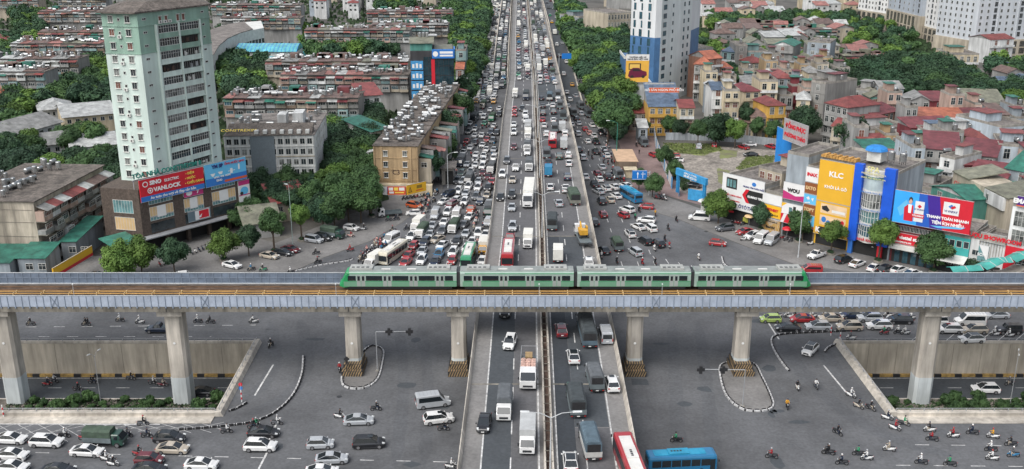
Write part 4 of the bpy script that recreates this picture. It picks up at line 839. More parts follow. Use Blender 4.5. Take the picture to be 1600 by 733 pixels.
HEL = MB(); HEL.dome((.09,0,1.62),.14,.17,10,P0); HEL.cbox(.2,0,1.64,.08,.2,.03,M_dkmet); helm = HEL.mesh('helmet', smooth=False)
HA = MB(); HA.dome((.02,0,1.66),.105,.1,8); hair = HA.mesh('hair', [M_black])
# motorbike parts
def bike_parts():
    P = []
    b = MB(); n = 14; R_ = .3
    for (ro, ri, m) in ((R_, .2, M_tyre),):
        rs = []
        for i in range(n+1):
            t = 2*math.pi*i/n; rs.append([(ro*math.cos(t),-.05,ro*math.sin(t)),(ro*math.cos(t),.05,ro*math.sin(t)),(ri*math.cos(t),.05,ri*math.sin(t)),(ri*math.cos(t),-.05,ri*math.sin(t))])
        b.loft(rs, m, caps=False)
    b.add([(.2*math.cos(2*math.pi*i/n),0,.2*math.sin(2*math.pi*i/n)) for i in range(n)], [tuple(range(n))], M_rim); wm = b.mesh('wheel')
    P += [('wheel', wm, (.62,0,.3)), ('wheel', wm, (-.62,0,.3))]
    b = MB(); b.loft([[(x,-w_,z0),(x,-w_*1.1,(z0+z1)/2),(x,-w_*.6,z1),(x,w_*.6,z1),(x,w_*1.1,(z0+z1)/2),(x,w_,z0)] for x, w_, z0, z1 in [(-.88,.05,.62,.70),(-.6,.13,.45,.74),(-.2,.15,.32,.72),(.05,.12,.28,.45),(.3,.13,.3,.5),(.42,.16,.4,.85),(.5,.1,.75,.98),(.56,.06,.88,.96)]], P0); P.append(('body', flipfix(b.mesh('body')), (0,0,0)))
    b = MB(); b.loft([[(x,-w_,z),(x,-w_*.8,z+.08),(x,w_*.8,z+.08),(x,w_,z)] for x, w_, z in [(-.78,.1,.75),(-.4,.14,.74),(.0,.12,.7),(.12,.07,.66)]], M_black); P.append(('seat', b.mesh('seat'), (0,0,0)))
    b = MB(); b.tube((.42,-.33,1.0),(.42,.33,1.0),.025,m=M_dkmet); b.tube((.46,0,.98),(.62,0,.32),.05,.04,6,M_dkmet)
    for s in (-1,1): b.tube((.42,s*.28,1.0),(.4,s*.36,1.16),.012,m=M_dkmet); b.cbox(.4,s*.37,1.18,.03,.12,.08,M_dkmet)
    P.append(('handlebar', b.mesh('handlebar'), (0,0,0)))
    b = MB(); b.cbox(.6,0,.86,.06,.16,.12,M_lamp); P.append(('headlight', b.mesh('headlight'), (0,0,0)))
    b = MB(); b.cbox(-.9,0,.66,.05,.14,.08,M_tail); P.append(('taillight', b.mesh('taillight'), (0,0,0)))
    b = MB(); b.loft([[(x,-.08,z),(x,-.06,z+.04),(x,.06,z+.04),(x,.08,z)] for x, z in [(.35,.5),(.5,.62),(.68,.64),(.86,.5)]], P0); P.append(('mudguard', b.mesh('mudguard'), (0,0,0)))
    return P
BP = bike_parts()
bm_ = MB()
for nm, me, l in BP:
    k = len(bm_.v); bm_.v += [tuple(v.co+Vector(l)) for v in me.vertices]
    for p_ in me.polygons: bm_.f.append(tuple(k+j for j in p_.vertices)); bm_.m.append(bm_.mi(me.materials[p_.material_index]))
BIKEFAR = bm_.mesh('motorbike')
BMAST = {}
CL = {'w':'white','k':'black','b':'blue','r':'red','g':'grey','n':'dark blue','q':'green','y':'yellow','d':'dark red','p':'pink','e':'beige'}
def motorbike(loc, head, bc, label, group, far=False):
    rz = math.radians(head)
    if far:
        o = inst('motorbike', BIKEFAR, None, loc, rz); swap(o, BIKEFAR, bc); return tag(o, label, 'motorbike', group)
    if bc not in BMAST:
        r = thing('motorbike', label, 'motorbike', loc, rz, group); kids = []
        for pn, me, l in BP:
            o = inst(pn, me, r, l); swap(o, me, bc); kids.append(o)
        BMAST[bc] = (r, kids); return r
    r0, kids = BMAST[bc]; r = r0.copy(); C.objects.link(r); r.location = loc; r.rotation_euler = (0,0,rz); tag(r, label, 'motorbike', group)
    for k in kids: c = k.copy(); C.objects.link(c); c.parent = r
    return r
def person(loc, head, shirt, trous, hel, label, group, pose='rider', dx=0):
    rz = math.radians(head); loc = Vector(loc)+Vector((dx*math.cos(rz), dx*math.sin(rz), 0))
    o = inst('person', PM[pose], None, loc, rz, mats={0: cloth(shirt), 1: cloth(trous)}); tag(o, label, 'person', group)
    if hel: h = inst('helmet', helm, o); swap(h, helm, hel)
    else: h = inst('hair', hair, o)
    return o
TR = ['black','dark blue','grey','black','beige']
BIKES = [
('on the upper left road', 180, 0, '47.5,503,kk 134,503.5,kk2 187,497,wk 218,500,ww 309,499,wk 328.5,500,kk 396,499,ww'),
('curving round the left slip road', 250, 0, '423,536,kk'),
('in the left underpass', 0, 2, '73.5,597,nr 83.5,592,wk 121,605,kk 145.5,594,kk2 204,588,kk 239,595,wk 254,598,ed'),
('by the left trench kerb', 0, 0, '223,658,kg 198,676,gk 229,677,nk 132,680,kr 100,677,wk 354,670,wk 399.6,661,qk 432.6,657,wg 395,663,kk 216,705,kr 165,713,ww 176,721,kw 530.6,647,kw 587.6,635,kk 693,666,kk 705,725,ww'),
('beside the left pier island', 275, 0, '530.6,574,rk 707,504,kk'),
('at the lower right of the crossing', 170, 0, '1057,684,qk 1246,602,kw,275 1275,600,wg,280 1230,631,yk,265 1206,709,rk 1294,703,kk 1330,614,ww,310 1342,631,ke,310 1361,634,kk,310 1387,649,nw,330 1399,665,rw,330 1413,658,qk,330 1309,672,kk,300 1296,703,kk 1316,719,nk 1342,705,qk 1355,712,ww 1390,698,ew 1440,718,wk 1485,721,qk 1453,668,kw 1457,682,rk 1490,677,rw 1520,672,nk 1552,678,yw 1549,698,wk 1551,712,ww 1580,690,kk 1584,707,gb'),
('threading the queue behind the right piers', 180, 0, '1382,517,qr 1404,516,wk 1415,517,ww 1330,525,gw 1555,519,ww 1578,521,ww 1215,491,kw 1232,491,ww 1243,492,kw 1270,491,ww 1290,490,wk 1345,491,ww 1388,490,kw 1424,494,ww'),
('in the right underpass', 180, 2, '1578,596,gk'),
('on the left forecourt', 200, 0, '392.6,418,bk 411,418.7,kq 454,423,wk 494,393,kk 496.6,407,kk 547.4,388,rr 548,366,rp,0 568,355,kw,30 601,369,bk 607,341,qk 619,340,nk 614,358,kk 636,355,kk'),
('on the street right of the flyover', 95, 0, '919.6,239,kk 925,245,kk 938.6,211,wk 949,210,wk 930.5,186,kk 939,183.5,wk 950,253.6,kr 956,251,kk 948,277,wk 960,279,wk 969,280,kk 975.5,278,ww 998.7,327,kk 1024,333,yk 992.8,338,qk 1044,355,kk 1057,342,kk 1039,372,kk 1046,383,rw 1022.8,387,ww 964,407,kk 1004,409,rr 1024,408.7,kk 940,399,ww 1092,401,ww'),
('beside the pedestrian on the side street', 95, 0, '994.6,226,kk'),
]
taken_b = []
cnt = defaultdict(int)
for (ph, hd, lvl, txt) in BIKES:
    for tok in txt.split():
        v = tok.split(','); x, y = float(v[0]), float(v[1]); cs = v[2]; two = cs.endswith('2'); h = float(v[3]) if len(v) > 3 else hd
        zb = (0, FZ, TZ)[lvl]+.01; p = W(x, y, zb+.75); p.z = zb
        sh, bc = CL[cs[0]], CL[cs[1]]; cnt[(ph, sh, bc)] += 1; n_ = cnt[(ph, sh, bc)]
        far = y < 260
        of = '' if n_ == 1 else ', %s such' % ordn(n_-1)
        hh = h+R.uniform(-8, 8); lb = lambda q: ' '.join(q.split()[:16])
        motorbike(p, hh, bc, lb('%s motorbike %s, rider in %s%s' % (bc, ph, sh, of)), 'motorbikes '+ph, far)
        person(p, hh, sh, R.choice(TR), R.choice(['white','black','red','silver','dark blue']), lb('%s topped rider on %s motorbike %s%s' % (sh, bc, ph, of)), 'riders '+ph, 'rider')
        if two: person(p, hh, sh, 'black', 'black', 'pillion passenger in %s on the %s motorbike %s' % (sh, bc, ph), 'riders '+ph, 'rider', dx=-.42)
        taken_b.append((p.x, p.y))
# riders packed among the jammed cars and along the kerbs: scattered where the photo shows them massed
def scatter_bikes(poly, n, hd, ph, lvl=0, far=None):
    P_ = [W(x, y) for x, y in poly]; xs = [p.x for p in P_]; ys = [p.y for p in P_]; made = 0; tries = 0
    def inside(x, y):
        c = False
        for i in range(len(P_)):
            a, b_ = P_[i], P_[i-1]
            if (a.y > y) != (b_.y > y) and x < (b_.x-a.x)*(y-a.y)/(b_.y-a.y)+a.x: c = not c
        return c
    while made < n and tries < n*60:
        tries += 1; x, y = R.uniform(min(xs), max(xs)), R.uniform(min(ys), max(ys))
        if not inside(x, y): continue
        if any(abs(x-a) < .8 and abs(y-b_) < 1.5 for a, b_ in taken_b): continue
        if any(l == 0 and abs((x-a)*math.sin(math.radians(h))-(y-b_)*math.cos(math.radians(h))) < 1.35 and abs((x-a)*math.cos(math.radians(h))+(y-b_)*math.sin(math.radians(h))) < 3.2 for a, b_, l, h in taken): continue
        taken_b.append((x, y)); made += 1; hh = hd+R.uniform(-12, 12); bc = R.choice(['black','white','red','black','dark blue','grey']); sh = R.choice(['white','black','blue','red','grey','dark blue','beige','pink'])
        motorbike((x, y, .01), hh, bc, 'motorbike in the pack %s' % ph, 'motorbikes packed '+ph, True)
        person((x, y, .01), hh, sh, R.choice(TR), R.choice(['white','black','red','silver','dark blue']), 'motorbike rider in the pack %s' % ph, 'riders packed '+ph)
scatter_bikes([(556,412),(572,395),(590,378),(606,388),(596,412)], 34, 245, 'beside the cream bus at the left corner')
scatter_bikes([(640,340),(672,300),(690,300),(660,345)], 14, 235, 'by the corner shop of the old block')
scatter_bikes([(735,365),(742,335),(768,335),(764,412),(745,412)], 16, 262, 'between jammed cars near the train')
scatter_bikes([(690,330),(715,165),(783,165),(770,330)], 40, 262, 'between jammed cars left of the flyover')
scatter_bikes([(908,140),(925,145),(958,225),(978,270),(966,285),(940,215),(915,165)], 42, 95, 'along the right kerb of the street')
scatter_bikes([(885,60),(897,60),(925,145),(905,140)], 22, 95, 'far along the right kerb')
scatter_bikes([(930,225),(945,225),(985,285),(950,285)], 10, 95, 'among the cars near the tan roofed kiosk')
# parked scooters in rows
def parked(p0, p1, n, head, ph):
    a, b_ = W(*p0), W(*p1)
    for i in range(n):
        p = a.lerp(b_, i/max(1, n-1)); motorbike((p.x, p.y, .012), head+R.uniform(-6, 6), R.choice(['black','white','grey','red','dark blue']), 'parked scooter in the row %s' % ph, 'scooters parked '+ph, True)
parked((630,312),(672,306),9,250,'under the yellow corner sign'); parked((1328,384),(1372,392),8,230,'before the blue glazed building'); parked((1413,398),(1445,407),9,230,'under the red phone shop sign')
parked((1146,349),(1160,352),4,220,'before the car parts shop'); parked((1215,372),(1235,378),4,220,'beside the grey tower front'); parked((1022,310),(1040,313),6,100,'beside the two street trees'); parked((300,397),(322,388),5,300,'by the dark shopping podium'); parked((250,415),(262,412),3,300,'under the podium awning')
for (x, y, h, c, lab) in [(1162,376,20,'white','white scooter parked beside the row of minibuses'),(1266,383,20,'white','white scooter parked by the street tree'),(707,490,270,'black','black motorbike half hidden behind the pier'),(1108,364,200,'grey','')]:
    if lab: motorbike(W(x,y)+Vector((0,0,.012)), h, c, lab, None)
for (x, y, h, s_, lab) in [(998.7,241,90,'black','person in black walking on the brick side street'),(1311,375,200,'black','person standing alone on the right pavement'),(960,258,100,'red','person in red at the roadside by the kiosk'),(1385,391,200,'red','person in red on the pavement below the blue building'),(1030,309,90,'pink','person in pink sitting out by the street trees'),(1037,311,90,'white','person in white beside the street trees'),(685,283,250,'grey','person in grey at the corner pavement'),(683,268,250,'yellow','person in yellow by the concrete shed')]:
    person(W(x,y)+Vector((0,0,.01)), h, s_, 'black', None, lab, None, 'standing')
# ================================================================ far traffic: lanes run on to the horizon
R2 = random.Random(21)
nfar = 0; mass = {}
FLIST = ['sedan']*9+['SUV']*6+['hatchback']*3+['van']*2+['box truck','grey tarp truck','pickup','silver box truck','green tarp truck','minibus']
FCOL = ['white']*9+['silver']*4+['black']*4+['grey']*3+['red','dark blue','dark red','beige','blue','green','yellow','white']
LANES = []
for o in (-16.4,-14.1,-11.8,-9.6): LANES.append((lambda Y, o=o: o, 262, 1400, lambda Y: .01, 268, 'far up the jammed street left of the flyover', 6.2, 398))
LANES.append((lambda Y: fx(Y,-5.9), 480, 1000, lambda Y: (rampz(Y,455) if Y > 455 else 0)+.02, 268, 'far up the crowded left ramp', 6.6, 396)); LANES.append((lambda Y: fx(Y,-2.9), 480, 1000, lambda Y: (rampz(Y,455) if Y > 455 else 0)+.02, 268, 'far up the crowded left ramp', 6.6, 430))
for o in (4.6, 8.4): LANES.append((lambda Y, o=o: fx(Y,o), 420, 1000, lambda Y: FZ+.02, 269, 'far along the left half of the flyover', 9.5, 415))
for o in (14.1, 17.0, 19.9): LANES.append((lambda Y, o=o: fx(Y,o), 400, 1000, lambda Y: FZ+.02, 89, 'far along the right half of the flyover', 8.0, 405))
LANES.append((lambda Y: fx(Y,26), 420, 1000, lambda Y: rampz(Y,395)+.02, 90, 'on the sparse right ramp', 38, 415)); LANES.append((lambda Y: fx(Y,29.4), 420, 1000, lambda Y: rampz(Y,395)+.02, 90, 'on the sparse right ramp', 55, 430))
for X in (32.2, 36.0): LANES.append((lambda Y, X=X: X, 420, 1000, lambda Y: .02, 92, 'far up the street right of the flyover', 17, 415))
cands = []
for (fxx, y0, y1, fz, hd, ph, gap, ystart) in LANES:
    y = ystart+R2.uniform(0, 4)
    while y < 960:
        k = R2.choice(FLIST); ln_ = {'sedan':4.5,'SUV':4.6,'hatchback':3.9,'van':4.6,'pickup':5.2}.get(k, 6.2)
        cands.append((y, fxx(y)+R2.uniform(-.35,.35), fz(y), k, R2.choice(FCOL), hd+R2.uniform(-2,2), ph)); y += max(gap-5+ln_, ln_+1.0)+abs(R2.gauss(0, gap*.22))
cands.sort()
for i, (y, x, z, k, c, h, ph) in enumerate(cands):
    if i < 190:
        lab = '%s %s %s' % (c, k if not k[:4] in ('grey','gree','silv') else k+' with '+c+' cab', ph)
        lab = ('%s with %s cab %s' % (k, c, ph)) if k[:4] in ('grey','gree','silv') else '%s %s %s' % (c, k, ph)
        vehicle(k, c, (x, y, z), h, ' '.join(lab.split()[:16]), '%s %s %s' % (c, k, ph), far=True)
    else: mass.setdefault('m', []).append((x, y, z, k, c, h))
tm = MB()
for (x, y, z, k, c, h) in mass.get('m', []):
    me_h = KINDS[k][2]; L2, w2 = (2.2, .88) if me_h < 1.9 else (3.0, 1.02); ca, sa = math.cos(math.radians(h)), math.sin(math.radians(h)); P_ = paint(c)
    tr = lambda X, Y, Z: (x+X*ca-Y*sa, y+X*sa+Y*ca, z+Z)
    def bx(x0,y0,z0,x1,y1,z1,m,t=0):
        tm.add([tr(x0,y0,z0),tr(x1,y0,z0),tr(x1,y1,z0),tr(x0,y1,z0),tr(x0+t,y0+.12*(t>0),z1),tr(x1-t,y0+.12*(t>0),z1),tr(x1-t,y1-.12*(t>0),z1),tr(x0+t,y1-.12*(t>0),z1)], [(4,5,6,7),(0,1,5,4),(1,2,6,5),(2,3,7,6),(3,0,4,7)], m)
    if me_h < 1.9: bx(-L2,-w2,.3,L2,w2,.95,P_); bx(-L2+.3,-w2+.08,.95,1.1,w2-.08,me_h-.05,M_glass,.45); bx(-L2+.75,-w2+.22,me_h-.05,.65,w2-.22,me_h,P_)
    else: bx(-L2,-w2,.5,1.4,w2,2.7,M_boxw if c == 'white' else (M_tg if c == 'green' else M_tgrey)); bx(1.5,-w2+.05,.4,L2,w2-.05,2.0,P_,.15); bx(L2-.1,-w2+.12,1.2,L2+.03,w2-.12,1.8,M_glass)
    bx(-L2+.3,-w2-.03,.02,L2-.3,w2+.03,.34,M_tyre)
o = tm.build('distant_traffic'); tag(o, 'distant mass of cars filling every lane to the top of the picture', 'traffic', kind='stuff')
# far motorbikes mass on the right street
tm = MB()
for i in range(260):
    y = R2.uniform(470, 900); x = R2.choice([R2.uniform(-17.2,-16.2), 34.2-abs(R2.gauss(0,1.6)), 34.2-abs(R2.gauss(0,1.0)), R2.uniform(-17,-9)])
    tm.box(x-.2,y-.8,.02,x+.2,y+.8,.8,R2.choice([M_black, paint('grey'), paint('white'), paint('dark red')])); tm.box(x-.22,y-.2,.8,x+.22,y+.15,1.4,cloth(R2.choice(['white','black','blue','red','grey']))); tm.box(x-.12,y-.12,1.4,x+.12,y+.12,1.68,paint(R2.choice(['white','black','red'])))
o = tm.build('distant_motorbikes'); tag(o, 'distant mass of motorbike riders along the street kerbs', 'motorbikes', kind='stuff')
# ================================================================ buildings
WALL = {'white': (.62,.63,.62), 'grey': (.3,.3,.29), 'concrete': (.27,.265,.25), 'cream': (.55,.47,.33), 'yellow': (.52,.31,.07), 'beige': (.42,.37,.29), 'brick': (.26,.14,.1), 'teal': (.22,.33,.33),
 'blue grey': (.29,.33,.36), 'pink': (.47,.34,.28), 'pale blue': (.42,.48,.53), 'brown': (.2,.15,.11), 'dark red': (.2,.04,.05), 'ochre': (.42,.3,.17), 'green': (.1,.3,.25), 'pale green': (.45,.56,.52), 'dark': (.05,.05,.055), 'red': (.5,.02,.03), 'blue': (.03,.15,.5), 'bright yellow': (.72,.42,.02)}
ROOF = {'red': (.21,.055,.05), 'orange': (.36,.12,.07), 'green': (.03,.15,.11), 'grey': (.25,.25,.24), 'olive': (.19,.19,.14), 'maroon': (.16,.04,.045), 'blue': (.09,.13,.19), 'brown': (.15,.1,.085), 'pale': (.42,.43,.42), 'salmon': (.3,.13,.11), 'cream': (.5,.43,.3), 'teal': (.05,.28,.28)}
def wm(c): return mat('wall_'+c.replace(' ','_'), WALL[c], rough=.88, var=.22, scale=.2, streak=True)
def rm(c): return ribbed('roof_'+c.replace(' ','_'), ROOF[c], var=.32)
M_slab = mat('flat_roof', (.2,.18,.165), rough=.95, var=.35, scale=.3, mid=True)
M_slabb = mat('flat_roof_brown', (.14,.12,.105), rough=.95, var=.35, scale=.35, mid=True)
M_shut = mat('shutter_brown', (.16,.07,.05), rough=.7, var=.1); M_white2 = mat('painted_white', (.6,.6,.57), rough=.6, var=.15, scale=.5)
M_curt = mat('curtain_glass', (.2,.21,.2), rough=.25, var=.6, scale=.6)
M_dark = mat('opening_shade', (.02,.02,.02), rough=.9, var=0)  # near-black colour stands in for the unlit depth of openings
WC = {}
def winmesh(w, h, style='plain', glass=None, frame_m=None):
    k = (round(w,2), round(h,2), style, glass.name if glass else '', frame_m.name if frame_m else '')
    if k in WC: return WC[k]
    f = MB(); t = .07; fm = frame_m or M_frame
    f.box(0,-.07,0,w,0,t,fm); f.box(0,-.07,h-t,w,0,h,fm); f.box(0,-.07,t,t,0,h-t,fm); f.box(w-t,-.07,t,w,0,h-t,fm)
    n = max(1, int(round(w/.75)))
    if style != 'blank':
        for i in range(1, n): f.box(w*i/n-.025,-.065,t,w*i/n+.025,-.0,h-t,fm)
    if style == 'grid':
        f.box(t,-.06,h*.62,w-t,-.0,h*.62+.05,fm)
    if style == 'sill': f.box(-.12,-.22,-.1,w+.12,-.001,-.001,fm); f.box(-.12,-.3,h,w+.12,-.001,h+.08,fm)
    p = MB(); p.box(t,-.03,t,w-t,-.012,h-t,glass or M_win)
    WC[k] = (f.mesh('window'), p.mesh('pane')); return WC[k]
def win(root, face, L, D, u, z, w, h, style='plain', glass=None, fm=None, name='window'):
    f, p = winmesh(w, h, style, glass, fm)
    if face == 'f': loc, rz = (u, -.002, z), 0
    elif face == 'r': loc, rz = (L+.002, u, z), math.pi/2
    elif face == 'l': loc, rz = (-.002, D-u, z), -math.pi/2
    elif face == 'b': loc, rz = (L-u, D+.002, z), math.pi
    o = inst(name, f, root, loc, rz); inst('pane', p, o); return o
def roof(root, kind, colr, L, D, h, ov=.4, rise=2.2):
    b = MB(); m = rm(colr) if colr in ROOF else colr
    if kind == 'flat':
        b.box(.2,.2,h,L-.2,D-.2,h+.05); b.build('roof', M_slab, root)
        p = MB(); t = .18
        p.box(0,0,h,L,t,h+.7); p.box(0,D-t,h,L,D,h+.7); p.box(0,t,h,t,D-t,h+.7); p.box(L-t,t,h,L,D-t,h+.7); return p.build('parapet', M_conc, root)
    if kind == 'gx':      # ridge along X
        b.loft([[(x,-ov,h-.1),(x,D/2,h+rise),(x,D+ov,h-.1),(x,D+ov,h-.22),(x,D/2,h+rise-.14),(x,-ov,h-.22)] for x in (-ov,L+ov)])
        e = MB()
        for x in (.01, L-.25): e.loft([[(X,.02,h-.12),(X,D/2,h+rise-.2),(X,D-.02,h-.12)] for X in (x, x+.24)])
        flipfix(e.build('gable_wall', wm('grey'), root).data)
    elif kind == 'gy':
        b.loft([[(-ov,y,h-.1),(L/2,y,h+rise),(L+ov,y,h-.1),(L+ov,y,h-.22),(L/2,y,h+rise-.14),(-ov,y,h-.22)] for y in (-ov,D+ov)])
        e = MB()
        for y in (.01, D-.25): e.loft([[(.02,Y,h-.12),(L/2,Y,h+rise-.2),(L-.02,Y,h-.12)] for Y in (y, y+.24)])
        flipfix(e.build('gable_wall', wm('white' if colr in ('red','orange','green') else 'grey'), root).data)
    elif kind == 'hip':
        q = min(L, D)*.42
        r0, r1 = ((q, D/2), (L-q, D/2)) if L >= D else ((L/2, q), (L/2, D-q))
        b.add([(-ov,-ov,h-.05),(L+ov,-ov,h-.05),(L+ov,D+ov,h-.05),(-ov,D+ov,h-.05),(r0[0],r0[1],h+rise),(r1[0],r1[1],h+rise)], [(0,1,5,4),(1,2,5),(2,3,4,5),(3,0,4)] if L >= D else [(0,1,4),(1,2,5,4),(2,3,5),(3,0,4,5)])
        b.box(-ov,-ov,h-.2,L+ov,D+ov,h-.06)
    elif kind == 'shed':  # mono pitch falling towards the front
        b.loft([[(x,-ov,h+.1),(x,D+ov,h+rise),(x,D+ov,h+rise-.12),(x,-ov,h-.02)] for x in (-ov,L+ov)])
        e = MB(); e.loft([[(x,.02,h),(x,D-.02,h),(x,D-.02,h+rise-.15)] for x in (.02,L-.02)]); flipfix(e.build('upper_wall', wm('grey'), root).data)
    o = b.build('roof', m, root); flipfix(o.data); return o
def house(xl, xr, yl, yr, h, D, wall, rk, rc, label, cat='house', name='townhouse', floors=None, wstyle='grid', shop=None, balc=True, rise=1.8, nwin=None, top=None, side='', zbase=0):
    A = W(xl, yl, h); B = W(xr, yr, h); A.z = B.z = zbase; loc, rz, L = frame(A, B)
    r = thing(name, label, cat, loc, rz); rr = random.Random(int(xl*7+yl)); h -= zbase
    b = MB(); b.box(0,0,0,L,D,h); b.build('wall', wm(wall), r)
    fl = floors or max(1, int(h/3.3)); fh = h/fl; n = nwin or max(1, int(L/2.4)); seg = L/n
    for f in range(max(0, fl-5), fl):
        gl = rr.choice([M_win, M_win, M_curt, M_shut])
        for i in range(n):
            ww = min(1.6, seg*.62); win(r, 'f', L, D, seg*(i+.5)-ww/2, f*fh+.9, ww, fh-1.5 if wstyle != 'tall' else fh-.9, wstyle if wstyle != 'tall' else 'grid', gl)
        if balc and f > 0 and rr.random() < .7:
            bb = MB(); bb.box(.1,-1.0,f*fh-.12,L-.1,-.001,f*fh+.02); bb.box(.1,-1.0,f*fh+.02,L-.1,-.93,f*fh+.85)
            bb.build('balcony', wm(rr.choice([wall,'white',wall])), r)
        else:
            bb = MB(); bb.box(-.05,-.12,f*fh-.1,L+.05,-.001,f*fh+.06); bb.build('cornice', wm(wall), r)
    for s in side:
        for f in range(max(0, fl-4), fl):
            for u in (D*.25, D*.65): win(r, s, L, D, u, f*fh+1.0, 1.0, 1.2, 'plain', M_win)
    roof(r, rk, rc, L, D, h, rise=rise)
    if rk == 'flat':
        if top != 'none':
            b = MB(); x0 = L*.15; b.box(x0,D*.45,h+.05,x0+L*.55,D*.8,h+2.6); s = b.build('stair_head', wm(wall), r)
            b = MB(); b.box(x0-.4,D*.45-.8,h+2.6,x0+L*.55+.4,D*.8+.3,h+2.72); b.build('roof_sheet', rm(top if top in ROOF else rr.choice(['red','grey','green','maroon'])), r)
    ROOFS.append((r, L, D, h, rk)); return r, L, D, h
ROOFS = []
# water tanks
t1 = MB(); t1.tube((0,0,.6),(0,0,2.0),.62,n=10,m=M_steel); t1.dome((0,0,2.0),.62,.22,10,M_steel)
for a in (0.6,2.2,3.7,5.3): t1.tube((.5*math.cos(a),.5*math.sin(a),0),(.5*math.cos(a),.5*math.sin(a),.6),.04,n=4,m=M_dkmet)
t2 = MB(); t2.tube((-.95,0,1.0),(.95,0,1.0),.58,n=10,m=M_steel); t2.tube((-1.12,0,1.0),(-.951,0,1.0),.35,.579,10,M_steel); t2.tube((.951,0,1.0),(1.12,0,1.0),.579,.35,10,M_steel); t2.box(-.7,-.5,0,-.6,.5,.6,M_dkmet); t2.box(.6,-.5,0,.7,.5,.6,M_dkmet)
TM = [t1.mesh('water_tank', smooth=False), t2.mesh('water_tank')]
tankN = 0; tank_mass = MB()
TANKS = []
def tank(x, y, z, rz, where, s=1.0): TANKS.append((y, x, z, rz, where, s, R.random() < .55))
def emit_tanks():
    TANKS.sort()
    for i, (y, x, z, rz, where, s, k) in enumerate(TANKS):
        me = TM[0 if k else 1]
        if i < 290:
            o = inst('water_tank', me, None, (x,y,z), rz, s); tag(o, '%s steel water tank on %s' % ('upright' if k else 'lying', where), 'water tank', '%s water tanks on %s' % ('upright' if k else 'lying', where)); continue
        ca, sa = math.cos(rz), math.sin(rz); kk = len(tank_mass.v)
        tank_mass.v += [(x+s*(v.co.x*ca-v.co.y*sa), y+s*(v.co.x*sa+v.co.y*ca), z+s*v.co.z) for v in me.vertices]
        for p_ in me.polygons: tank_mass.f.append(tuple(kk+j for j in p_.vertices)); tank_mass.m.append(tank_mass.mi(me.materials[p_.material_index]))
    if tank_mass.v: tag(tank_mass.build('distant_water_tanks'), 'steel water tanks crowding the farther slab block roofs', 'water tanks', kind='stuff')
def tanks_on(r, L, D, h, n, where, y0=.3, y1=.8, x0=.5):
    M_ = Matrix.Translation(r.location) @ Matrix.Rotation(r.rotation_euler.z, 4, 'Z'); used = []
    for i in range(n):
        for _ in range(12):
            u, v = R.uniform(x0, L-.8), R.uniform(D*y0, D*y1)
            if all(abs(u-a) > 1.5 or abs(v-b_) > 1.4 for a, b_ in used): break
        used.append((u, v)); p = M_ @ Vector((u, v, h+.06)); tank(p.x, p.y, p.z, r.rotation_euler.z+R.uniform(-.15,.15), where, R.uniform(.72,1.0))
# ---- old slab blocks (collective housing) ----
def slab_block(xl, xr, yt, h, D, label, where, wall='beige', ntank=30, A=None, B=None, near=False, awn=True):
    if A is None: A = W(xl, yt, h); B = W(xr, yt, h); A.z = B.z = 0
    loc, rz, L = frame(A, B); r = thing('apartment_block', label, 'apartment block', loc, rz); rr = random.Random(int(xl+yt*3))
    b = MB(); b.box(0,0,0,L,D,h); b.build('wall', wm(wall), r)
    b = MB(); b.box(-.4,-.5,h,L+.4,D+.5,h+.18); b.build('roof', M_slabb, r); x0_ = 0
    while x0_ < L-3:
        x1_ = min(L, x0_+rr.uniform(3,8)); y0_ = rr.choice([-.8,-1.6,0]); b = MB(); b.loft([[(x,y0_,h+.2),(x,D*.5,h+rr.uniform(.3,.9)),(x,D*.62,h+.2)] for x in (x0_+.05,x1_-.05)]); flipfix(b.build('roof_patch', rm(rr.choice(['brown','brown','grey','olive','salmon','brown','pale'])), r).data); x0_ = x1_
    for k in range(7): x0_ = L*rr.random()*.85; b = MB(); b.box(x0_,D*.62,h+.2,x0_+rr.uniform(2,5),D*.95,h+rr.uniform(1.2,2.6)); b.build('roof_hut', rm(rr.choice(['brown','grey','maroon','green','olive'])), r)
    n = int(L/3.3); seg = L/n
    fls = 4 if near else 2
    for i in range(n):
        if awn:
            c = rr.choice(['red','grey','maroon','green','brown','brown','pale','salmon']); z = h-rr.choice([.4,.5,.7]); w_ = 1.4+rr.random()*1.4
            b = MB(); b.loft([[(x,-w_-.3,z-.5),(x,-.55,z),(x,-.55,z-.08),(x,-w_-.3,z-.58)] for x in (seg*i+.02, seg*(i+1)-.02)]); flipfix(b.build('awning', rm(c), r).data)
        for f in range(fls):
            z0 = h-3.2-3.1*f; c = rr.choice(['grey','beige','white','concrete','teal','brown','pink']); dpt = rr.uniform(.8,1.9)
            if z0 < 0: continue
            b = MB(); b.box(seg*i+.08,-dpt,z0,seg*(i+1)-.08,-.001,z0+rr.choice([1.0,1.1,2.5,2.5])); o = b.build('enclosed_balcony', wm(c), r)
            k = rr.choice(['plain','grid']); ff, pp = winmesh(round(seg-1.0,1), 1.2, k, rr.choice([M_win,M_curt,M_win,M_winb]))
            q = inst('window', ff, r, (seg*i+.5, -dpt-.003, z0+1.05)); inst('pane', pp, q)
    tanks_on(r, L, D, h+.15, int(ntank*1.5), where, .1, .95)
    return r, L, D
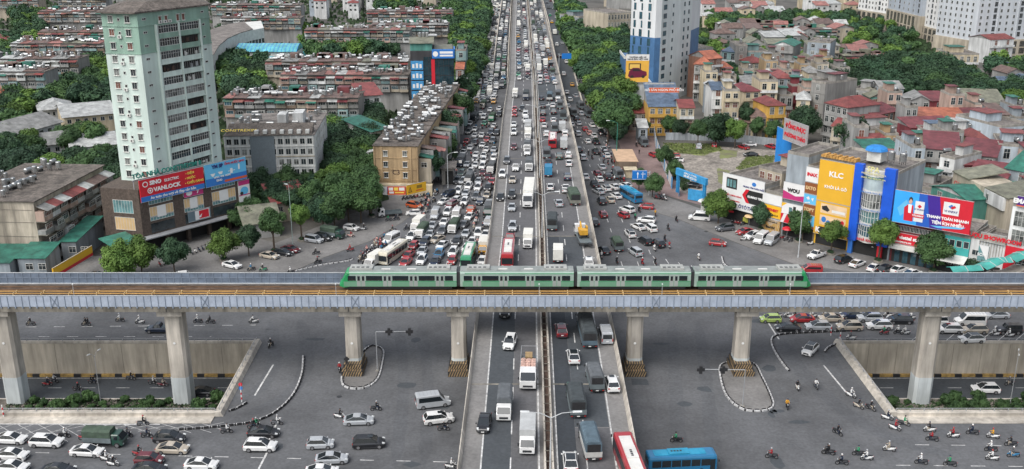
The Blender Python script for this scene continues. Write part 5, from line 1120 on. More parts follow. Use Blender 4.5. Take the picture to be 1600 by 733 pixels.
SB = [
 (350,560,153,15,12,'long brown slab block roofed with tanks behind the grey white office','the slab block behind the grey white office',34),
 (438,638,117,15,12,'long slab block with red canopies and a packed row of tanks','the red canopied slab block',36),
 (415,638,96,15,12,'slab block whose tank lined roof runs up to the blue glass office','the slab block reaching the blue glass office',34),
 (476,640,47,15,12,'pale slab block between tree clumps above the teal canopy','the pale slab block above the teal canopy',22),
 (580,700,39,15,11,'slab block with tanks left of the upper avenue trees','the block left of the upper avenue trees',18),
 (573,707,18,15,11,'slab block with cream front near the top edge','the cream block near the top edge',16),
 (345,470,28,15,11,'slab block with grey front above the arc building','the grey block above the arc building',16),
 (17,163,68,15,11,'slab block crowded with tanks left of the green tower','the crowded block left of the green tower',30),
 (0,122,92,15,11,'slab block with green hut on its roof at the left','the left block with the green hut',24),
 (-30,70,112,15,11,'weathered slab block at the left edge beside grey wall','the weathered block at the left edge',20),
 (60,165,50,15,11,'slab block with maroon sheds left of the tower top','the block left of the tower top',18),
 (60,160,18,15,11,'slab block with tank rows near the top left','the block near the top left',16),
 (-20,60,-2,15,11,'slab block at the top left corner','the top left corner block',8),
 (90,165,-4,15,11,'slab block above the others by the tower roof','the block by the tower roof',10),
 (1122,1226,38,8,9,'low overgrown block with brown sheets in the vine quarter','the overgrown block',0),
 (1212,1308,46,8,9,'second low overgrown block nearer the right grove','the second overgrown block',0),
 (1318,1384,88,9,8,'ruined grey block sunk in vines left of the big grove','the ruined grey block',0),
 (330,470,8,15,11,'slab block with red sheds at the top','the top block with red sheds',14),
]
for (a, b_, c, h, D, lab, where, nt_) in SB: slab_block(a, b_, c, h, D, lab, where, R.choice(['beige','grey','concrete','grey']), nt_)
# C3 block running away from the camera, its gable faces us
A, B = W(583,228,13.2), W(652,229,13.2); A.z = B.z = 0; D = 100; loc, rz, L = frame(A, B)
r = thing('apartment_block', 'ochre gabled slab block marked C3 running back from the corner sign', 'apartment block', loc, rz)
b = MB(); b.box(0,0,0,L,D,13.2); b.build('wall', wm('ochre'), r); b = MB(); b.box(-.3,-.3,13.2,L+.3,D+.3,13.4); b.build('roof', M_slabb, r)
for k in range(16): b = MB(); b.box(-.2,1+k*6.2,13.4,L+.2,1+k*6.2+5.7,13.5+.12*(k%3)); b.build('roof_section', M_slabb, r)
for x in (0,L*.17,L*.83,L-.3): b = MB(); b.box(x,-.25,0,x+.35,-.001,13.0); b.build('pilaster', wm('ochre'), r)
for z in (3.6,6.6,9.8): b = MB(); b.box(.36,-.12,z,L-.4,-.001,z+.18); b.build('string_course', wm('ochre'), r)
for z in (4.6,7.6,10.6):
    for x in (L*.22,L*.66): win(r,'f',L,D,x,z-.2,1.2,1.5,'sill',M_win if z < 10 else M_curt)
M_let = mat('dark_lettering', (.05,.03,.03), var=0)
text('C3', 1.8, M_let, r, (L*.5,-.05,5.9))
rr = random.Random(9)
for i in range(28):                      # stilted extensions along the street side and the court side
    y = 2+i*3.45; z = rr.uniform(7.5,11.5); c = rr.choice(['grey','white','beige','pink','teal','concrete']); w_ = rr.uniform(2.5,5.5)
    b = MB(); b.box(L,y,2.6,L+w_,y+3.2,z); e = b.build('extension', wm(c), r)
    rc = rr.choice(['red','green','grey','brown','maroon','salmon','olive']); b = MB(); b.loft([[(L-.1,Y,z+.9),(L+w_+.5,Y,z+.1),(L+w_+.5,Y,z),(L-.1,Y,z+.75)] for Y in (y-.1,y+3.3)]); flipfix(b.build('roof_sheet', rm(rc), r).data)
    win(r,'f',L,D,L+.6,z-2.4,1.6,1.4,'grid')
    r.children[-1].location.y = y-.003
    if i % 2: 
        w_ = rr.uniform(1.5,3); b = MB(); b.box(-w_,y,3,0,y+3.2,z-1); b.build('extension', wm(rr.choice(['grey','white','beige'])), r); b = MB(); b.loft([[(-w_-.4,Y,z-1),(0,Y,z-.2),(0,Y,z-.35),(-w_-.4,Y,z-1.1)] for Y in (y-.1,y+3.3)]); flipfix(b.build('roof_sheet', rm(rr.choice(['green','grey','pale','red'])), r).data)
tanks_on(r, L, D, 13.35, 62, 'the long C3 roof', .03, .97)
tanks_on(r, L, D, 13.35, 50, 'the long C3 roof', .03, .97)
# shop front and corner sign
b = MB(); b.box(-3,-2.2,0,L+4,-.3,3.0); b.build('shop_front', wm('cream'), r)
for x, c in ((-1.5,'beige'),(2.2,'blue'),(4.4,'blue'),(8,'dark')): b = MB(); b.box(x,-2.23,.1,x+1.9,-2.2,2.4); b.build('roller_door', wm(c), r)
M_or = mat('sign_orange_red', (.62,.1,.03), rough=.5, var=.05); M_ye = mat('sign_yellow', (.75,.42,.02), rough=.5, var=.05); M_wt = mat('sign_white', (.68,.68,.67), rough=.5, var=.05); M_blk = mat('sign_black', (.02,.02,.02), rough=.5, var=0); M_rd = mat('sign_red', (.55,.015,.03), rough=.45, var=.05); M_bl = mat('sign_blue', (.03,.17,.5), rough=.45, var=.05); M_lt = mat('sign_letter_white', (.75,.75,.74), rough=.5, var=0); M_yl = mat('sign_letter_yellow', (.8,.6,.1), rough=.5, var=0)
M_pk = mat('sign_magenta', (.45,.03,.16), rough=.5, var=.05); M_dkb = mat('sign_navy', (.02,.03,.16), rough=.45, var=.05); M_cy = mat('sign_cyan', (.12,.45,.72), rough=.45, var=.05); M_tan = mat('sign_tan', (.6,.42,.22), rough=.6, var=.1)
def board(label, A, B, z0, z1, m, texts=(), name='sign_board', th=.25, shapes=None, tilt=0, parent=None):
    """sign hung on a facade line A-B; texts: (string, size, material, u 0..1, v 0..1)"""
    A = Vector(A); B = Vector(B); loc, rz, L = frame(Vector((A.x,A.y,0)), Vector((B.x,B.y,0)))
    r = thing(name, label, 'sign', (loc[0],loc[1],z0), rz); H = z1-z0
    b = MB(); b.box(0,-th,0,L,0,H); b.build('panel', m, r)
    b = MB(); b.box(-.06,-th-.03,-.06,L+.06,-th+.1,-.001); b.box(-.06,-th-.03,H+.001,L+.06,-th+.1,H+.06); b.build('frame', M_galv, r)
    for i, s in enumerate(shapes or []):
        q = MB(); q.sheet([(s[0][j][0]*L, s[0][j][1]*H) for j in range(len(s[0]))], 0); q.v = [(x,-th-.008-.004*i,y) for x,y,_ in q.v]; q.build('printed_shape', s[1], r)
    for t in texts: text(t[0], t[1], t[2], r, (t[3]*L, -th-.05, t[4]*H), bold=t[5] if len(t) > 5 else .02, xs=t[6] if len(t) > 6 else 1)
    return r, L, H
def circ(cx, cy, rx, ry, n=16): return [(cx+rx*math.cos(2*math.pi*i/n), cy+ry*math.sin(2*math.pi*i/n)) for i in range(n)]
def rect(x0, y0, x1, y1): return [(x0,y0),(x1,y0),(x1,y1),(x0,y1)]
p = Vector(loc); q = W(606,300), W(634,300), W(665,292)
a0 = W(606,300,4); a1 = W(634,300,4); a2 = W(665,293,4)
board('orange red shop sign at the foot of block C3', a0, a1, 3.3, 5.6, M_or, [], shapes=[(rect(.06,.5,.3,.85), M_lt),(rect(.36,.5,.58,.85), M_yl),(rect(.64,.5,.94,.85), M_lt),(rect(.08,.15,.34,.38), M_lt),(rect(.4,.2,.9,.33), M_yl)])
board('bright yellow corner shop sign with black warning triangle', a1+Vector((.2,0,0)), a2, 3.2, 5.8, M_ye, [('!',.5,M_blk,.16,.42)], shapes=[(rect(.5,.45,.78,.78), mat('sign_olive',(.25,.16,.02),var=0)),(rect(.46,.2,.84,.32), M_or),([(.06,.2),(.26,.2),(.16,.8)], M_blk),([(.1,.27),(.22,.27),(.16,.65)], M_ye)])
board('small white shop sign left of the orange red one', W(593,299,4), W(605,300,4), 3.3, 5.4, M_wt, [], shapes=[(rect(.2,.35,.8,.7), M_galv)])
# concrete roadside shed right of C3
A, B = W(690,262,5), W(707,262,5); A.z=B.z=0; loc, rz, L = frame(A,B); r = thing('shed','concrete roadside shed with flat roof by the jammed cars','shed',loc,rz); b = MB(); b.box(0,0,0,L,7,5); b.build('wall', M_conc, r); b = MB(); b.box(-1,-1.5,5,L+1,7,5.25); b.build('roof', M_slab, r); b = MB(); b.box(1,-.02,.1,3.2,-.001,4); b.build('doorway', M_dark, r)
# ---- grey white office block with tanks ----
A, B = W(350,213,17), W(490,211,17); A.z = B.z = 0; D = 30; loc, rz, L = frame(A, B); h = 17
r = thing('office_block', 'grey and white six storey office with blank slate panel behind the trees', 'office', loc, rz)
b = MB(); b.box(0,0,0,L,D,h); b.build('wall', wm('white'), r); b = MB(); b.box(-.3,-.3,h,L+.3,D+.3,h+.2); b.build('roof', M_slab, r)
b = MB(); b.loft([[(x,-.6,h+.2),(x,5,h+2.4),(x,5.2,h+.2)] for x in (L*.02,L*.98)]); flipfix(b.build('mansard', M_slabb, r).data)
for k in range(7):
    x = L*(.34+.095*k); b = MB(); b.box(x,-.3,h+.5,x+1.0,1.2,h+1.4); b.build('dormer', M_white2, r)
for f in range(6):
    for i in range(12):
        u = L*(.02+i*.082)
        if .28 < (u+.6)/L < .56 and f > 1: continue
        win(r,'f',L,D,u,h-2.9-f*2.8+.5,1.35,1.6,'plain',R.choice([M_win,M_win,M_curt]))
    for q0, q1 in ((0,.285),(.56,1)): b = MB(); b.box(L*q0,-.25,h-3.0-f*2.8,L*q1,-.001,h-2.75-f*2.8); b.build('floor_band', wm('beige') if f == 1 else M_white2, r)
    for u in (4,8,12,16,20,24): win(r,'r',L,D,u,h-2.6-f*2.8,.9,1.3)
for i in range(13):
    if 4 <= i <= 6: continue
    b = MB(); b.box(L*(.0+i*.082)-.12,-.2,0,L*(.0+i*.082)+.12,-.002,h); b.build('pilaster', M_white2, r)
b = MB(); b.box(L*.285,-.3,5.5,L*.555,-.001,h-.2); b.build('slate_panel', mat('slate_cladding',(.15,.18,.2),rough=.6,var=.1,scale=2), r)
b = MB(); b.box(L*.7,12,h+.2,L*.82,18,h+3.6); b.box(L*.52,12,h+.2,L*.62,17,h+3.2); b.build('stair_head', wm('white'), r)
tanks_on(r, L, D, h+.15, 22, 'the grey white office roof', .25, .95)
text('CONSTREXIM', 1.5, M_yl, r, (L*.16,.9,h+1.3), rot=(math.radians(25),0,0))
# ---- left block seen from its corner ----
A, B = Vector((-102.7,205.7,0)), Vector((-100.2,237.5,0)); loc, rz, L = frame(A, B)
r = thing('apartment_block', 'weathered corner slab block with stained gable at the left edge', 'apartment block', loc, rz); D = 20; h = 14.3
b = MB(); b.box(0,0,0,L,D,h); b.build('wall', mat('stained_gable',(.42,.37,.3),rough=.9,var=.35,scale=.2,streak=True), r); b = MB(); b.box(-.4,-.5,h,L+.4,D,h+.25); b.build('roof', M_slabb, r)
rr = random.Random(4); n = 9; seg = L/n
for i in range(n):
    c = rr.choice(['red','grey','brown','red','pale']); b = MB(); b.loft([[(x,-3.0,h-1.9),(x,-.51,h-1.0),(x,-.51,h-1.1),(x,-3.0,h-2.0)] for x in (seg*i+.02,seg*(i+1)-.02)]); flipfix(b.build('awning', rm(c), r).data)
    for f in range(4):
        z0 = h-4.4-3.0*f; dp = rr.uniform(1.6,2.8)
        if z0 < 0: continue
        b = MB(); b.box(seg*i+.05,-dp,z0,seg*(i+1)-.05,-.001,z0+rr.choice([1.0,1.0,2.2])); b.build('enclosed_balcony', wm(rr.choice(['grey','concrete','beige','pink','brown','white'])), r)
        ff, pp = winmesh(round(seg-.8,1),1.3,'grid',rr.choice([M_win,M_win,M_curt,M_shut])); q = inst('window', ff, r, (seg*i+.4,-dp-.003,z0+1.0)); inst('pane', pp, q)
        b = MB(); b.box(seg*i,-dp-.3,z0-.18,seg*(i+1),-.001,z0-.02); b.build('floor_slab', M_conc_dk, r)
b = MB()
for z in (3.2,6.4,9.6,12.4): b.box(-.05,.5,z,-.001,D,z+.1)
b.build('panel_joint', M_conc_dk, r)
b = MB(); b.box(-.04,D-6,9.5,-.001,D-4.2,11); b.build('opening', M_dark, r)
tanks_on(r, L, D, h+.2, 34, 'the left corner block roof', .35, .95)
# green roofed extensions at its foot
for (x0,y0,x1,y1,h_,c,lab) in [(-118,196,-104.8,204.5,4.0,'green','green roofed shop lean-to under the stained gable'),(-104,198,-98.2,205,4.3,'green','grey walled hut with striped green roof at the block corner'),(-98.6,207,-95.4,222,5.0,'green','long green roofed annex along the corner block')]:
    r = thing('annex', lab, 'annex', (x0,y0,0), 0); b = MB(); b.box(0,0,0,x1-x0,y1-y0,h_); b.build('wall', wm('blue grey'), r); roof(r,'shed',c,x1-x0,y1-y0,h_,rise=1.2); 
    for u in (1.5,4.2): win(r,'f',x1-x0,y1-y0,u,h_-2.6,1.6,1.4,'grid')
board('green signboard with white letters at the far left bottom', W(0,436,3), W(80,432,3), 1.6, 3.4, mat('sign_green',(.03,.2,.04),rough=.5,var=.05), [('CUNG CẤP DỊCH VỤ ĐA NĂNG',.75,M_lt,.5,.5)])
board('long yellow and red shop fascia slanting along the lane', W(82,428,3.4), W(143,392,3.4), 2.4, 4.6, M_ye, [], shapes=[(rect(0,0,1,.3), M_rd)])
# ---- dark shopping podium and green tower ----
P0_, P1_, P2_ = Vector((-92.3,215.8,0)), Vector((-83,213.6,0)), Vector((-64.6,236,0)); h = 14.8
r = thing('shopping_podium', 'dark brick shopping podium wrapped with billboards under the green tower', 'shopping building', (P1_.x,P1_.y,0), math.atan2(P2_.y-P1_.y, P2_.x-P1_.x)); Lp = (P2_-P1_).length
M_dbr = mat('dark_brick', (.1,.075,.06), rough=.8, var=.3, scale=2.0, mid=True)
inv = Matrix.Rotation(-r.rotation_euler.z,4,'Z') @ Matrix.Translation(-r.location); pl = lambda v: (inv @ Vector(v))[:2]
b = MB(); b.prism([(0,0),(Lp,0),(Lp,20),pl((-90,236,0)),pl(P0_)], 3.6, h); b.build('wall', M_dbr, r)
b = MB(); b.prism([(1.5,1.5),(Lp-1.2,1.5),(Lp-1,19),pl((-89,233,0)),pl((-90.6,218.5,0))], 0, 3.58); b.build('recessed_ground_floor', M_dark, r)
for k in range(6): b = MB(); x = .1+k*(Lp-.9)/5; b.box(x,.05,0,x+.8,.9,3.59); b.build('column', M_dbr, r)
b = MB(); b.box(-2,-2.2,3.6,Lp+.5,-.01,3.85); b.build('canopy', M_grey, r)
b = MB(); b.prism([(.4,.4),(Lp-.4,.4),(Lp-.4,19.5),pl((-89.5,235,0))], h, h+.12); b.build('roof', M_slab, r)
M_tealw = mat('teal_glazing', (.14,.27,.28), rough=.25, var=.3, scale=.5)
for (x0, x1) in [(2.2,8.2),(11,16.2),(18.6,25.2)]:
    for (z0, z1, m) in [(11.0-.2,13.6,M_tealw),(8.0,10.2,M_tan),(7.0,7.9,M_tealw)]:
        f, p_ = winmesh(x1-x0, z1-z0, 'plain', m); q = inst('window', f, r, (x0,-.01,z0)); inst('pane', p_, q)
    b = MB(); b.box(x0+(x1-x0)*.3,-.12,7.6,x0+(x1-x0)*.68,-.08,10.2); b.build('notice', M_wt, r)
    b = MB(); b.box(x0,-.05,4.2,x1,-.01,6.4); b.build('dark_glazing', M_win, r)
a_ = inst('side_glazing', winmesh(5,3,'plain',M_tealw)[0], r, (0,0,0)); 
u0 = pl(P0_); ang = math.atan2(-u0[1], -u0[0]); a_.location = (u0[0]*.7, u0[1]*.7-.02, 9.2); a_.rotation_euler = (0,0,ang); inst('pane', winmesh(5,3,'plain',M_tealw)[1], a_)
a_ = inst('side_glazing', winmesh(5,3,'plain',M_tan)[0], r, (u0[0]*.7, u0[1]*.7-.02, 5.2), ang); inst('pane', winmesh(5,3,'plain',M_tan)[1], a_)
def onpod(x, y=0): v = Matrix.Rotation(r.rotation_euler.z,4,'Z') @ Vector((x,y,0)); return Vector((P1_.x+v.x, P1_.y+v.y, 0))
board('red and blue electrical billboard reading SINO ELECTRIC and VANLOCK', onpod(.2,-.3), onpod(16.6,-.3), 11.9, 17.0, M_rd, [('SINO',1.25,M_lt,.24,.78,.05),('ELECTRIC',.85,M_lt,.49,.76,.02),('VANLOCK',1.3,M_lt,.41,.45,.04,1.1),('• ĐIỆN',.75,M_yl,.78,.84),('• NƯỚC',.75,M_yl,.78,.62),('• CHIẾU SÁNG',.75,M_yl,.84,.4),('An toàn cho mọi vẻ đẹp căn bản',.85,M_lt,.5,.11)],
      name='billboard', shapes=[(rect(0,0,1,.23), M_bl),(circ(.085,.77,.042,.13), M_lt),(circ(.085,.77,.03,.09), M_rd),(circ(.15,.45,.042,.13), M_lt),(circ(.15,.45,.03,.09), M_rd),(circ(.15,.45,.015,.05), M_lt)])
board('blue water pipe billboard reading YM SP beside the red one', onpod(17,-.3), onpod(28.5,-.3), 11.8, 17.2, M_cy, [('YM SP',1.15,M_dkb,.3,.84,.05),('ỐNG NƯỚC SINO',.7,M_rd,.72,.86),('UPVC  PPR  HDPE',.6,M_lt,.4,.35),('SINO',.7,M_lt,.32,.2)],
      name='billboard', shapes=[(rect(0,0,1,.35), M_bl),(rect(.45,.06,1,.16), M_or),([(.12,.55),(.24,.55),(.2,.42),(.16,.42)], M_lt),([(.3,.58),(.42,.58),(.4,.46),(.34,.46)], M_lt),(rect(.6,.4,.66,.62), M_lt),(rect(.8,.5,.84,.75), M_lt),(rect(.55,.5,.72,.53), M_lt)])
board('purple promotional banner below the blue billboard', onpod(26,-.05), onpod(29.2,-.05), 6.2, 11.4, M_wt, [], name='banner', shapes=[(rect(0,.78,1,1), M_pk),(circ(.5,.5,.36,.2), M_cy),(rect(0,.28,1,.33), M_pk),(circ(.25,.4,.15,.08), M_blk)])
board('pink shop banner with a price on the podium middle bay', onpod(11.2,-.08), onpod(16.2,-.08), 10.6, 12.2, M_pk, [('7',1.1,M_lt,.7,.5,.05)], name='banner', shapes=[(circ(.25,.5,.16,.36), M_wt)])
board('red and white chicken restaurant light box on the podium', onpod(11.5,-.3), onpod(17.5,-.3), 4.6, 7.0, mat('sign_slate',(.12,.17,.2),rough=.4,var=.05), [], name='light_box', shapes=[(rect(.3,.05,.95,.95), M_wt),(rect(.48,.1,.92,.9), M_rd),([(.45,.3),(.62,.6),(.55,.2)], M_wt)])
text('TÒA NHÀ CONSTREXIM 8', 1.5, mat('green_letters',(.02,.2,.16),rough=.5,var=0), r, (8.2,.6,h+2.9), bold=.03, depth=.1)
b = MB(); b.box(-.5,.9,h+1.8,17,1.1,h+2.1); 
for k in range(8): b.box(-.3+k*2.4,.9,h,-.2+k*2.4,1.1,h+1.9)
b.build('letter_rack', M_grey, r)
b = MB(); b.loft([[(x,-4,0+4.2),(x,3,5.2),(x,3,5.0),(x,-4,4.0)] for x in (-9,-2.5)]); flipfix(b.build('side_canopy', rm('green'), r).data)
# tower
zt = 52.5; zb = 14.8
TC = [Vector((-89.8,222.3)), Vector((-81.3,220.4)), Vector((-79.3,225)), Vector((-73.2,236.6)), Vector((-71.6,240.3)), Vector((-75.5,249)), Vector((-87,251)), Vector((-92.6,236))]
t = thing('apartment_tower', 'tall pale green apartment tower with darker green top storeys', 'apartment tower', (TC[1].x, TC[1].y, zb), 0)
lc = [(c.x-TC[1].x, c.y-TC[1].y) for c in TC]; H = zt-zb; M_tg1 = mat('tower_mint', (.56,.66,.61), rough=.8, var=.13, scale=.15, streak=True); M_tg2 = mat('tower_sage', (.25,.38,.31), rough=.8, var=.15, scale=.15, streak=True)
fh = H/13
core = MB(); core.prism(lc, 0, H-3*fh, M_tg1); core.build('wall', None, t)
core = MB(); core.prism(lc, H-3*fh, H, M_tg2); core.build('upper_wall', None, t)
cx = sum(c[0] for c in lc)/8; cy = sum(c[1] for c in lc)/8; ev = [(cx+(x-cx)*1.07, cy+(y-cy)*1.07) for x, y in lc]
b = MB(); b.loft([[(x,y,H) for x,y in ev],[(x,y,H+.35) for x,y in ev],[(cx+(x-cx)*.55,cy+(y-cy)*.55,H+2.0) for x,y in lc]]); flipfix(b.build('roof', M_slabb, t).data)
def face(i, j): a, b_ = Vector(lc[i]), Vector(lc[j]); return a, (b_-a).normalized(), (b_-a).length, math.atan2(b_.y-a.y, b_.x-a.x)
def onface(i, j, u, z, w, h_, **k):
    a, d, Lf, ang = face(i, j); f, p_ = winmesh(w, h_, k.get('style','plain'), k.get('glass'), k.get('fm')); n = Vector((d.y,-d.x)); q = a+d*u+n*k.get('off', .004)
    o = inst(k.get('name','window'), f, t, (q.x, q.y, z), ang); inst('pane', p_, o); return o
acm = MB().box(0,-.35,0,.9,-.02,.65,M_white2); acm.add([(.25+.2*math.cos(x*math.pi/4)+.15,-.36,.33+.22*math.sin(x*math.pi/4)) for x in range(8)], [tuple(range(8))], M_dkmet); acme = acm.mesh('air_conditioner')
for f in range(13):
    z = f*fh
    for u in (1.5, 5.6): onface(0,1,u,z+.9,1.25,1.5,style='sill',glass=R.choice([M_win,M_curt,M_win,M_shut]))
    onface(0,1,3.8,z+1.2,.6,.7)
    onface(1,2,1.3,z+1.3,1.2,.55)
    onface(3,4,1.2,z+1.4,1.0,.5)
    for u in (2.2,5.2): onface(4,5,u,z+.9,.9,1.3)
    if f % 2: a, d, Lf, ang = face(0,1); q = a+d*3.6; inst('air_conditioner', acme, t, (q.x, q.y-.01, z+.4), ang)
    # loggias on the long right hand bay
    a, d, Lf, ang = face(2,3); n = Vector((d.y,-d.x))
    if f < 12:
        for s in range(2):
            u0 = .5+s*(Lf/2-.2); w_ = Lf/2-.8; bay = bpy.data.objects.new('loggia', None); C.objects.link(bay); bay.parent = t; q = a+d*u0; bay.location = (q.x,q.y,z); bay.rotation_euler = (0,0,ang)
            b = MB(); b.box(0,-.55,.0,w_,-.001,.25); b.box(0,-.55,.25,w_,-.45,1.0); b.build('balustrade', M_tg1 if f < 10 else M_tg2, bay)
            b = MB(); b.box(0,-.06,1.0,w_,-.004,fh-.35); b.build('recess_shade_panel', M_dark, bay)  # flush black panel, the loggia's shade given as colour
            if R.random() < .6:
                ff, pp = winmesh(round(w_,1), 1.75, 'grid', R.choice([M_win,M_curt,M_win])); o = inst('glazed_screen', ff, bay, (0,-.46,1.0)); inst('pane', pp, o)
            else:
                b = MB()
                for k in range(9): b.box(w_*k/9,-.5,1.0,w_*k/9+.04,-.46,fh-.4)
                for k in range(3): x = R.uniform(.3,w_-.9); b.box(x,-.3,.9+R.random()*.4,x+R.uniform(.3,.8),-.15,1.7+R.random()*.5)
                b.build('grille', R.choice([M_grey, M_white2, M_rust]), bay)
    b = MB(); b.box(0,-.62,-.12,Lf,-.001,.0); o = b.build('floor_slab', M_tg1 if f < 10 else M_tg2, t); o.location = (a.x,a.y,z+.0); o.rotation_euler = (0,0,ang)
for u in (0,.5,1): 
    a, d, Lf, ang = face(2,3); b = MB(); b.box(-.2,-.7,0,.2,-.002,H-fh+.1); o = b.build('pier', M_tg1, t); q = a+d*(Lf*u); o.location = (q.x,q.y,0); o.rotation_euler = (0,0,ang)
for i, j in ((0,1),(1,2),(2,3),(3,4),(4,5)):
    a, d, Lf, ang = face(i,j)
    for z_ in (H-3*fh, H-fh*.95): b = MB(); b.box(-.1,-.15,-.12,Lf+.1,-.0,.12); o = b.build('string_course', M_tg2, t); o.location = (a.x,a.y,z_+.003*i); o.rotation_euler = (0,0,ang)
for u, i, j in ((1.2,2,3),(3.0,2,3),(6.5,2,3),(8.2,2,3)): onface(i,j,u,H-2.6,.9,1.5,style='sill',glass=M_shut)
for u in (1.0,2.4,3.8): a, d, Lf, ang = face(2,3); q = a+d*u+Vector((d.y,-d.x))*.1; inst('air_conditioner', acme, t, (q.x,q.y,H-fh+.2), ang)
# ---- more left side buildings
def shed(xl, xr, yl, yr, h, D, label, rc='pale', wall='white', rk='gx', rise=2.5, nw=6, name='warehouse', cat='warehouse'):
    A = W(xl,yl,h); B = W(xr,yr,h); A.z=B.z=0; loc, rz, L = frame(A,B); r = thing(name,label,cat,loc,rz)
    b = MB(); b.box(0,0,0,L,D,h); b.build('wall', wm(wall), r); roof(r, rk, rc, L, D, h, ov=.8, rise=rise)
    for i in range(nw): win(r,'f',L,D,L*(i+.3)/nw,h-2.4,L/nw*.5,1.4,'plain',M_win)
    return r
shed(15,95,212,190,7,16,'grey gabled school hall among the trees on the left',rc='grey',rise=3)
shed(100,178,183,176,8,22,'cream gabled hall with long windows left of the tower',rc='pale',wall='cream',rise=2.5)
shed(62,112,172,168,7,14,'small white hipped hall at the tree edge on the left',rc='pale',rk='hip')
shed(20,110,232,222,6,14,'low grey roofed hall half buried in trees',rc='grey')
shed(112,180,230,224,6,14,'low pale roofed hall right against the tower',rc='pale')
shed(-30,22,78,60,10,30,'big red roofed hall cut by the left edge',rc='red',wall='cream',rise=5,nw=2)
shed(565,595,150,148,13,12,'white gable house with red roof between tree clumps',rc='red',wall='white',rk='shed',nw=2,name='house',cat='house')
shed(384,436,350,344,4.0,14,'low shed with grey hipped roof beside the podium',rc='olive',wall='grey',rk='gx',nw=3,name='shed',cat='shed')
shed(428,478,318,312,5,10,'small red roofed kiosk under the tall lamp',rc='red',wall='beige',rk='shed',nw=3,name='shed',cat='shed')
shed(580,606,206,200,9,12,'green roofed annex against the court side of block C3',rc='green',wall='white',rk='shed',nw=2,name='annex',cat='annex')
# blue grey stepped hut near tower
shed(238,300,293,281,0,0,'','grey') if False else None
# blue glass office
A, B = W(640,86,26), W(712,84,26); A.z=B.z=0
Yb = W(675,178,3).y; A = Vector(((640-800)/SC(Yb,20)*.99, Yb, 0)); B = Vector(((708-800)/SC(Yb,20)*.99, Yb+1, 0)); loc, rz, L = frame(A,B); h = ZT(80,Yb); D = 18
r = thing('office_block','dark glass office with blue sign panels and roof tanks beside the avenue','office',loc,rz)
b = MB(); b.box(0,0,0,L,D,h); b.build('wall', wm('dark'), r)
M_gd = mat('curtain_wall_dark',(.015,.045,.06),rough=.12,var=.4,scale=.3,spec=.8)
nf = int(h/3.4)
for f in range(1,nf):
    for i in range(6): x = L*(.3+.7*i/6); q = inst('window', winmesh(round(L*.7/6,2)-.02,3.3,'plain',M_gd,M_dkmet)[0], r, (x,-.02,f*3.4)); inst('pane', winmesh(round(L*.7/6,2)-.02,3.3,'plain',M_gd,M_dkmet)[1], q)
    for i in range(4): win(r,'r',L,D,.5+i*4.4,f*3.4+.1,4.2,3.1,'plain',M_gd,M_dkmet)
for f in range(4):
    z = h-3.6-f*3.6; b = MB(); b.box(.1,-.4,z-3.0,L*.29,-.001,z+.1); q = b.build('sign_panel', mat('panel_blue',(.06,.28,.55),rough=.4,var=.25,scale=1), r)
    for k in range(3): b = MB(); b.box(.6+k*1.3,-.43,z-2.4,1.4+k*1.3,-.401,z-1.0+.3*(k%2)); b.build('printed_figure', M_wt, r)
b = MB(); b.box(L*.48,-.3,7,L*.56,-.04,h-3); b.build('red_banner', M_rd, r)
b = MB(); b.box(L*.5,-.6,h-2.6,L+.5,-.001,h+.6); b.box(L+.001,-.6,h-2.6,L+.5,8,h+.6); b.build('blue_fascia', M_bl, r)
b = MB(); b.box(L*.68,-.63,h-.9,L*.98,-.601,h-.1); b.box(L*.68,-.63,h-1.9,L*.98,-.601,h-1.3); b.build('printed_bar', M_lt, r); b = MB(); b.add([(x,-.64,z+h-1) for x, z in circ(L*.58,0,.95,.95)], [tuple(range(16))[::-1]]); b.build('round_logo', M_lt, r)
b = MB(); b.box(0,1,h,L*.5,D,h+2.6); b.build('roof_house', wm('green'), r); b = MB(); b.loft([[(x,.2,h+2.7),(x,D*.5,h+4),(x,D,h+2.7),(x,D,h+2.6),(x,.2,h+2.6)] for x in (-.4,L*.55)]); flipfix(b.build('roof', rm('olive'), r).data)
b = MB(); b.box(L*.55,1,h,L-.3,D-1,h+.2); b.build('roof_slab', rm('olive'), r)
M_ = Matrix.Translation(r.location) @ Matrix.Rotation(rz,4,'Z')
for k in range(5): p = M_ @ Vector((L*.22+k*1.3, 9, h+3.4)); tank(p.x,p.y,p.z,0,'the dark glass office roof')
house(712,728,80,80,18,16,'teal','flat','red','narrow teal shop house right of the dark glass office',floors=5)
house(712,724,108,108,12,10,'grey','shed','orange','low grey house with orange roof behind avenue trees')
# arc building with glass atrium
r = thing('arc_building','white curved mall with silver rim seen behind the green tower','mall',(0,0,0))
pts = [W(x,y,14)[:2] for x,y in [(330,92),(338,78),(352,66),(372,57),(392,51),(412,47)]]; pin = [W(x,y,14)[:2] for x,y in [(408,36),(385,38),(360,42),(335,50),(318,62)]]
b = MB(); b.prism([(p[0],p[1]) for p in pts]+[(p[0],p[1]) for p in pin], 0, 13.9); b.build('wall', wm('white'), r)
b = MB(); b.prism([(p[0]+.3,p[1]-.5) for p in pts]+[(p[0],p[1]) for p in pin], 10.0, 15.2, M_white2, M_white2); b.build('white_rim', None, r); b = MB(); b.prism([(p[0]+.6,p[1]+2.2) for p in pts[:-1]]+[(p[0]-1,p[1]-1) for p in pin[1:]], 15.21, 15.6); b.build('flat_roof', M_slab, r)
for i in range(5):
    a, c = Vector(pts[i]), Vector(pts[i+1]); ang = math.atan2(c.y-a.y,c.x-a.x); Lf = (c-a).length; n = int(Lf/3)
    for z in (3,7.6):
        for k in range(n): q = a+(c-a)*((k+.2)/n); o = inst('window', winmesh(2.2,2.8,'plain')[0], r, (q.x+.01,q.y-.02,z), ang); inst('pane', winmesh(2.2,2.8,'plain')[1], o)
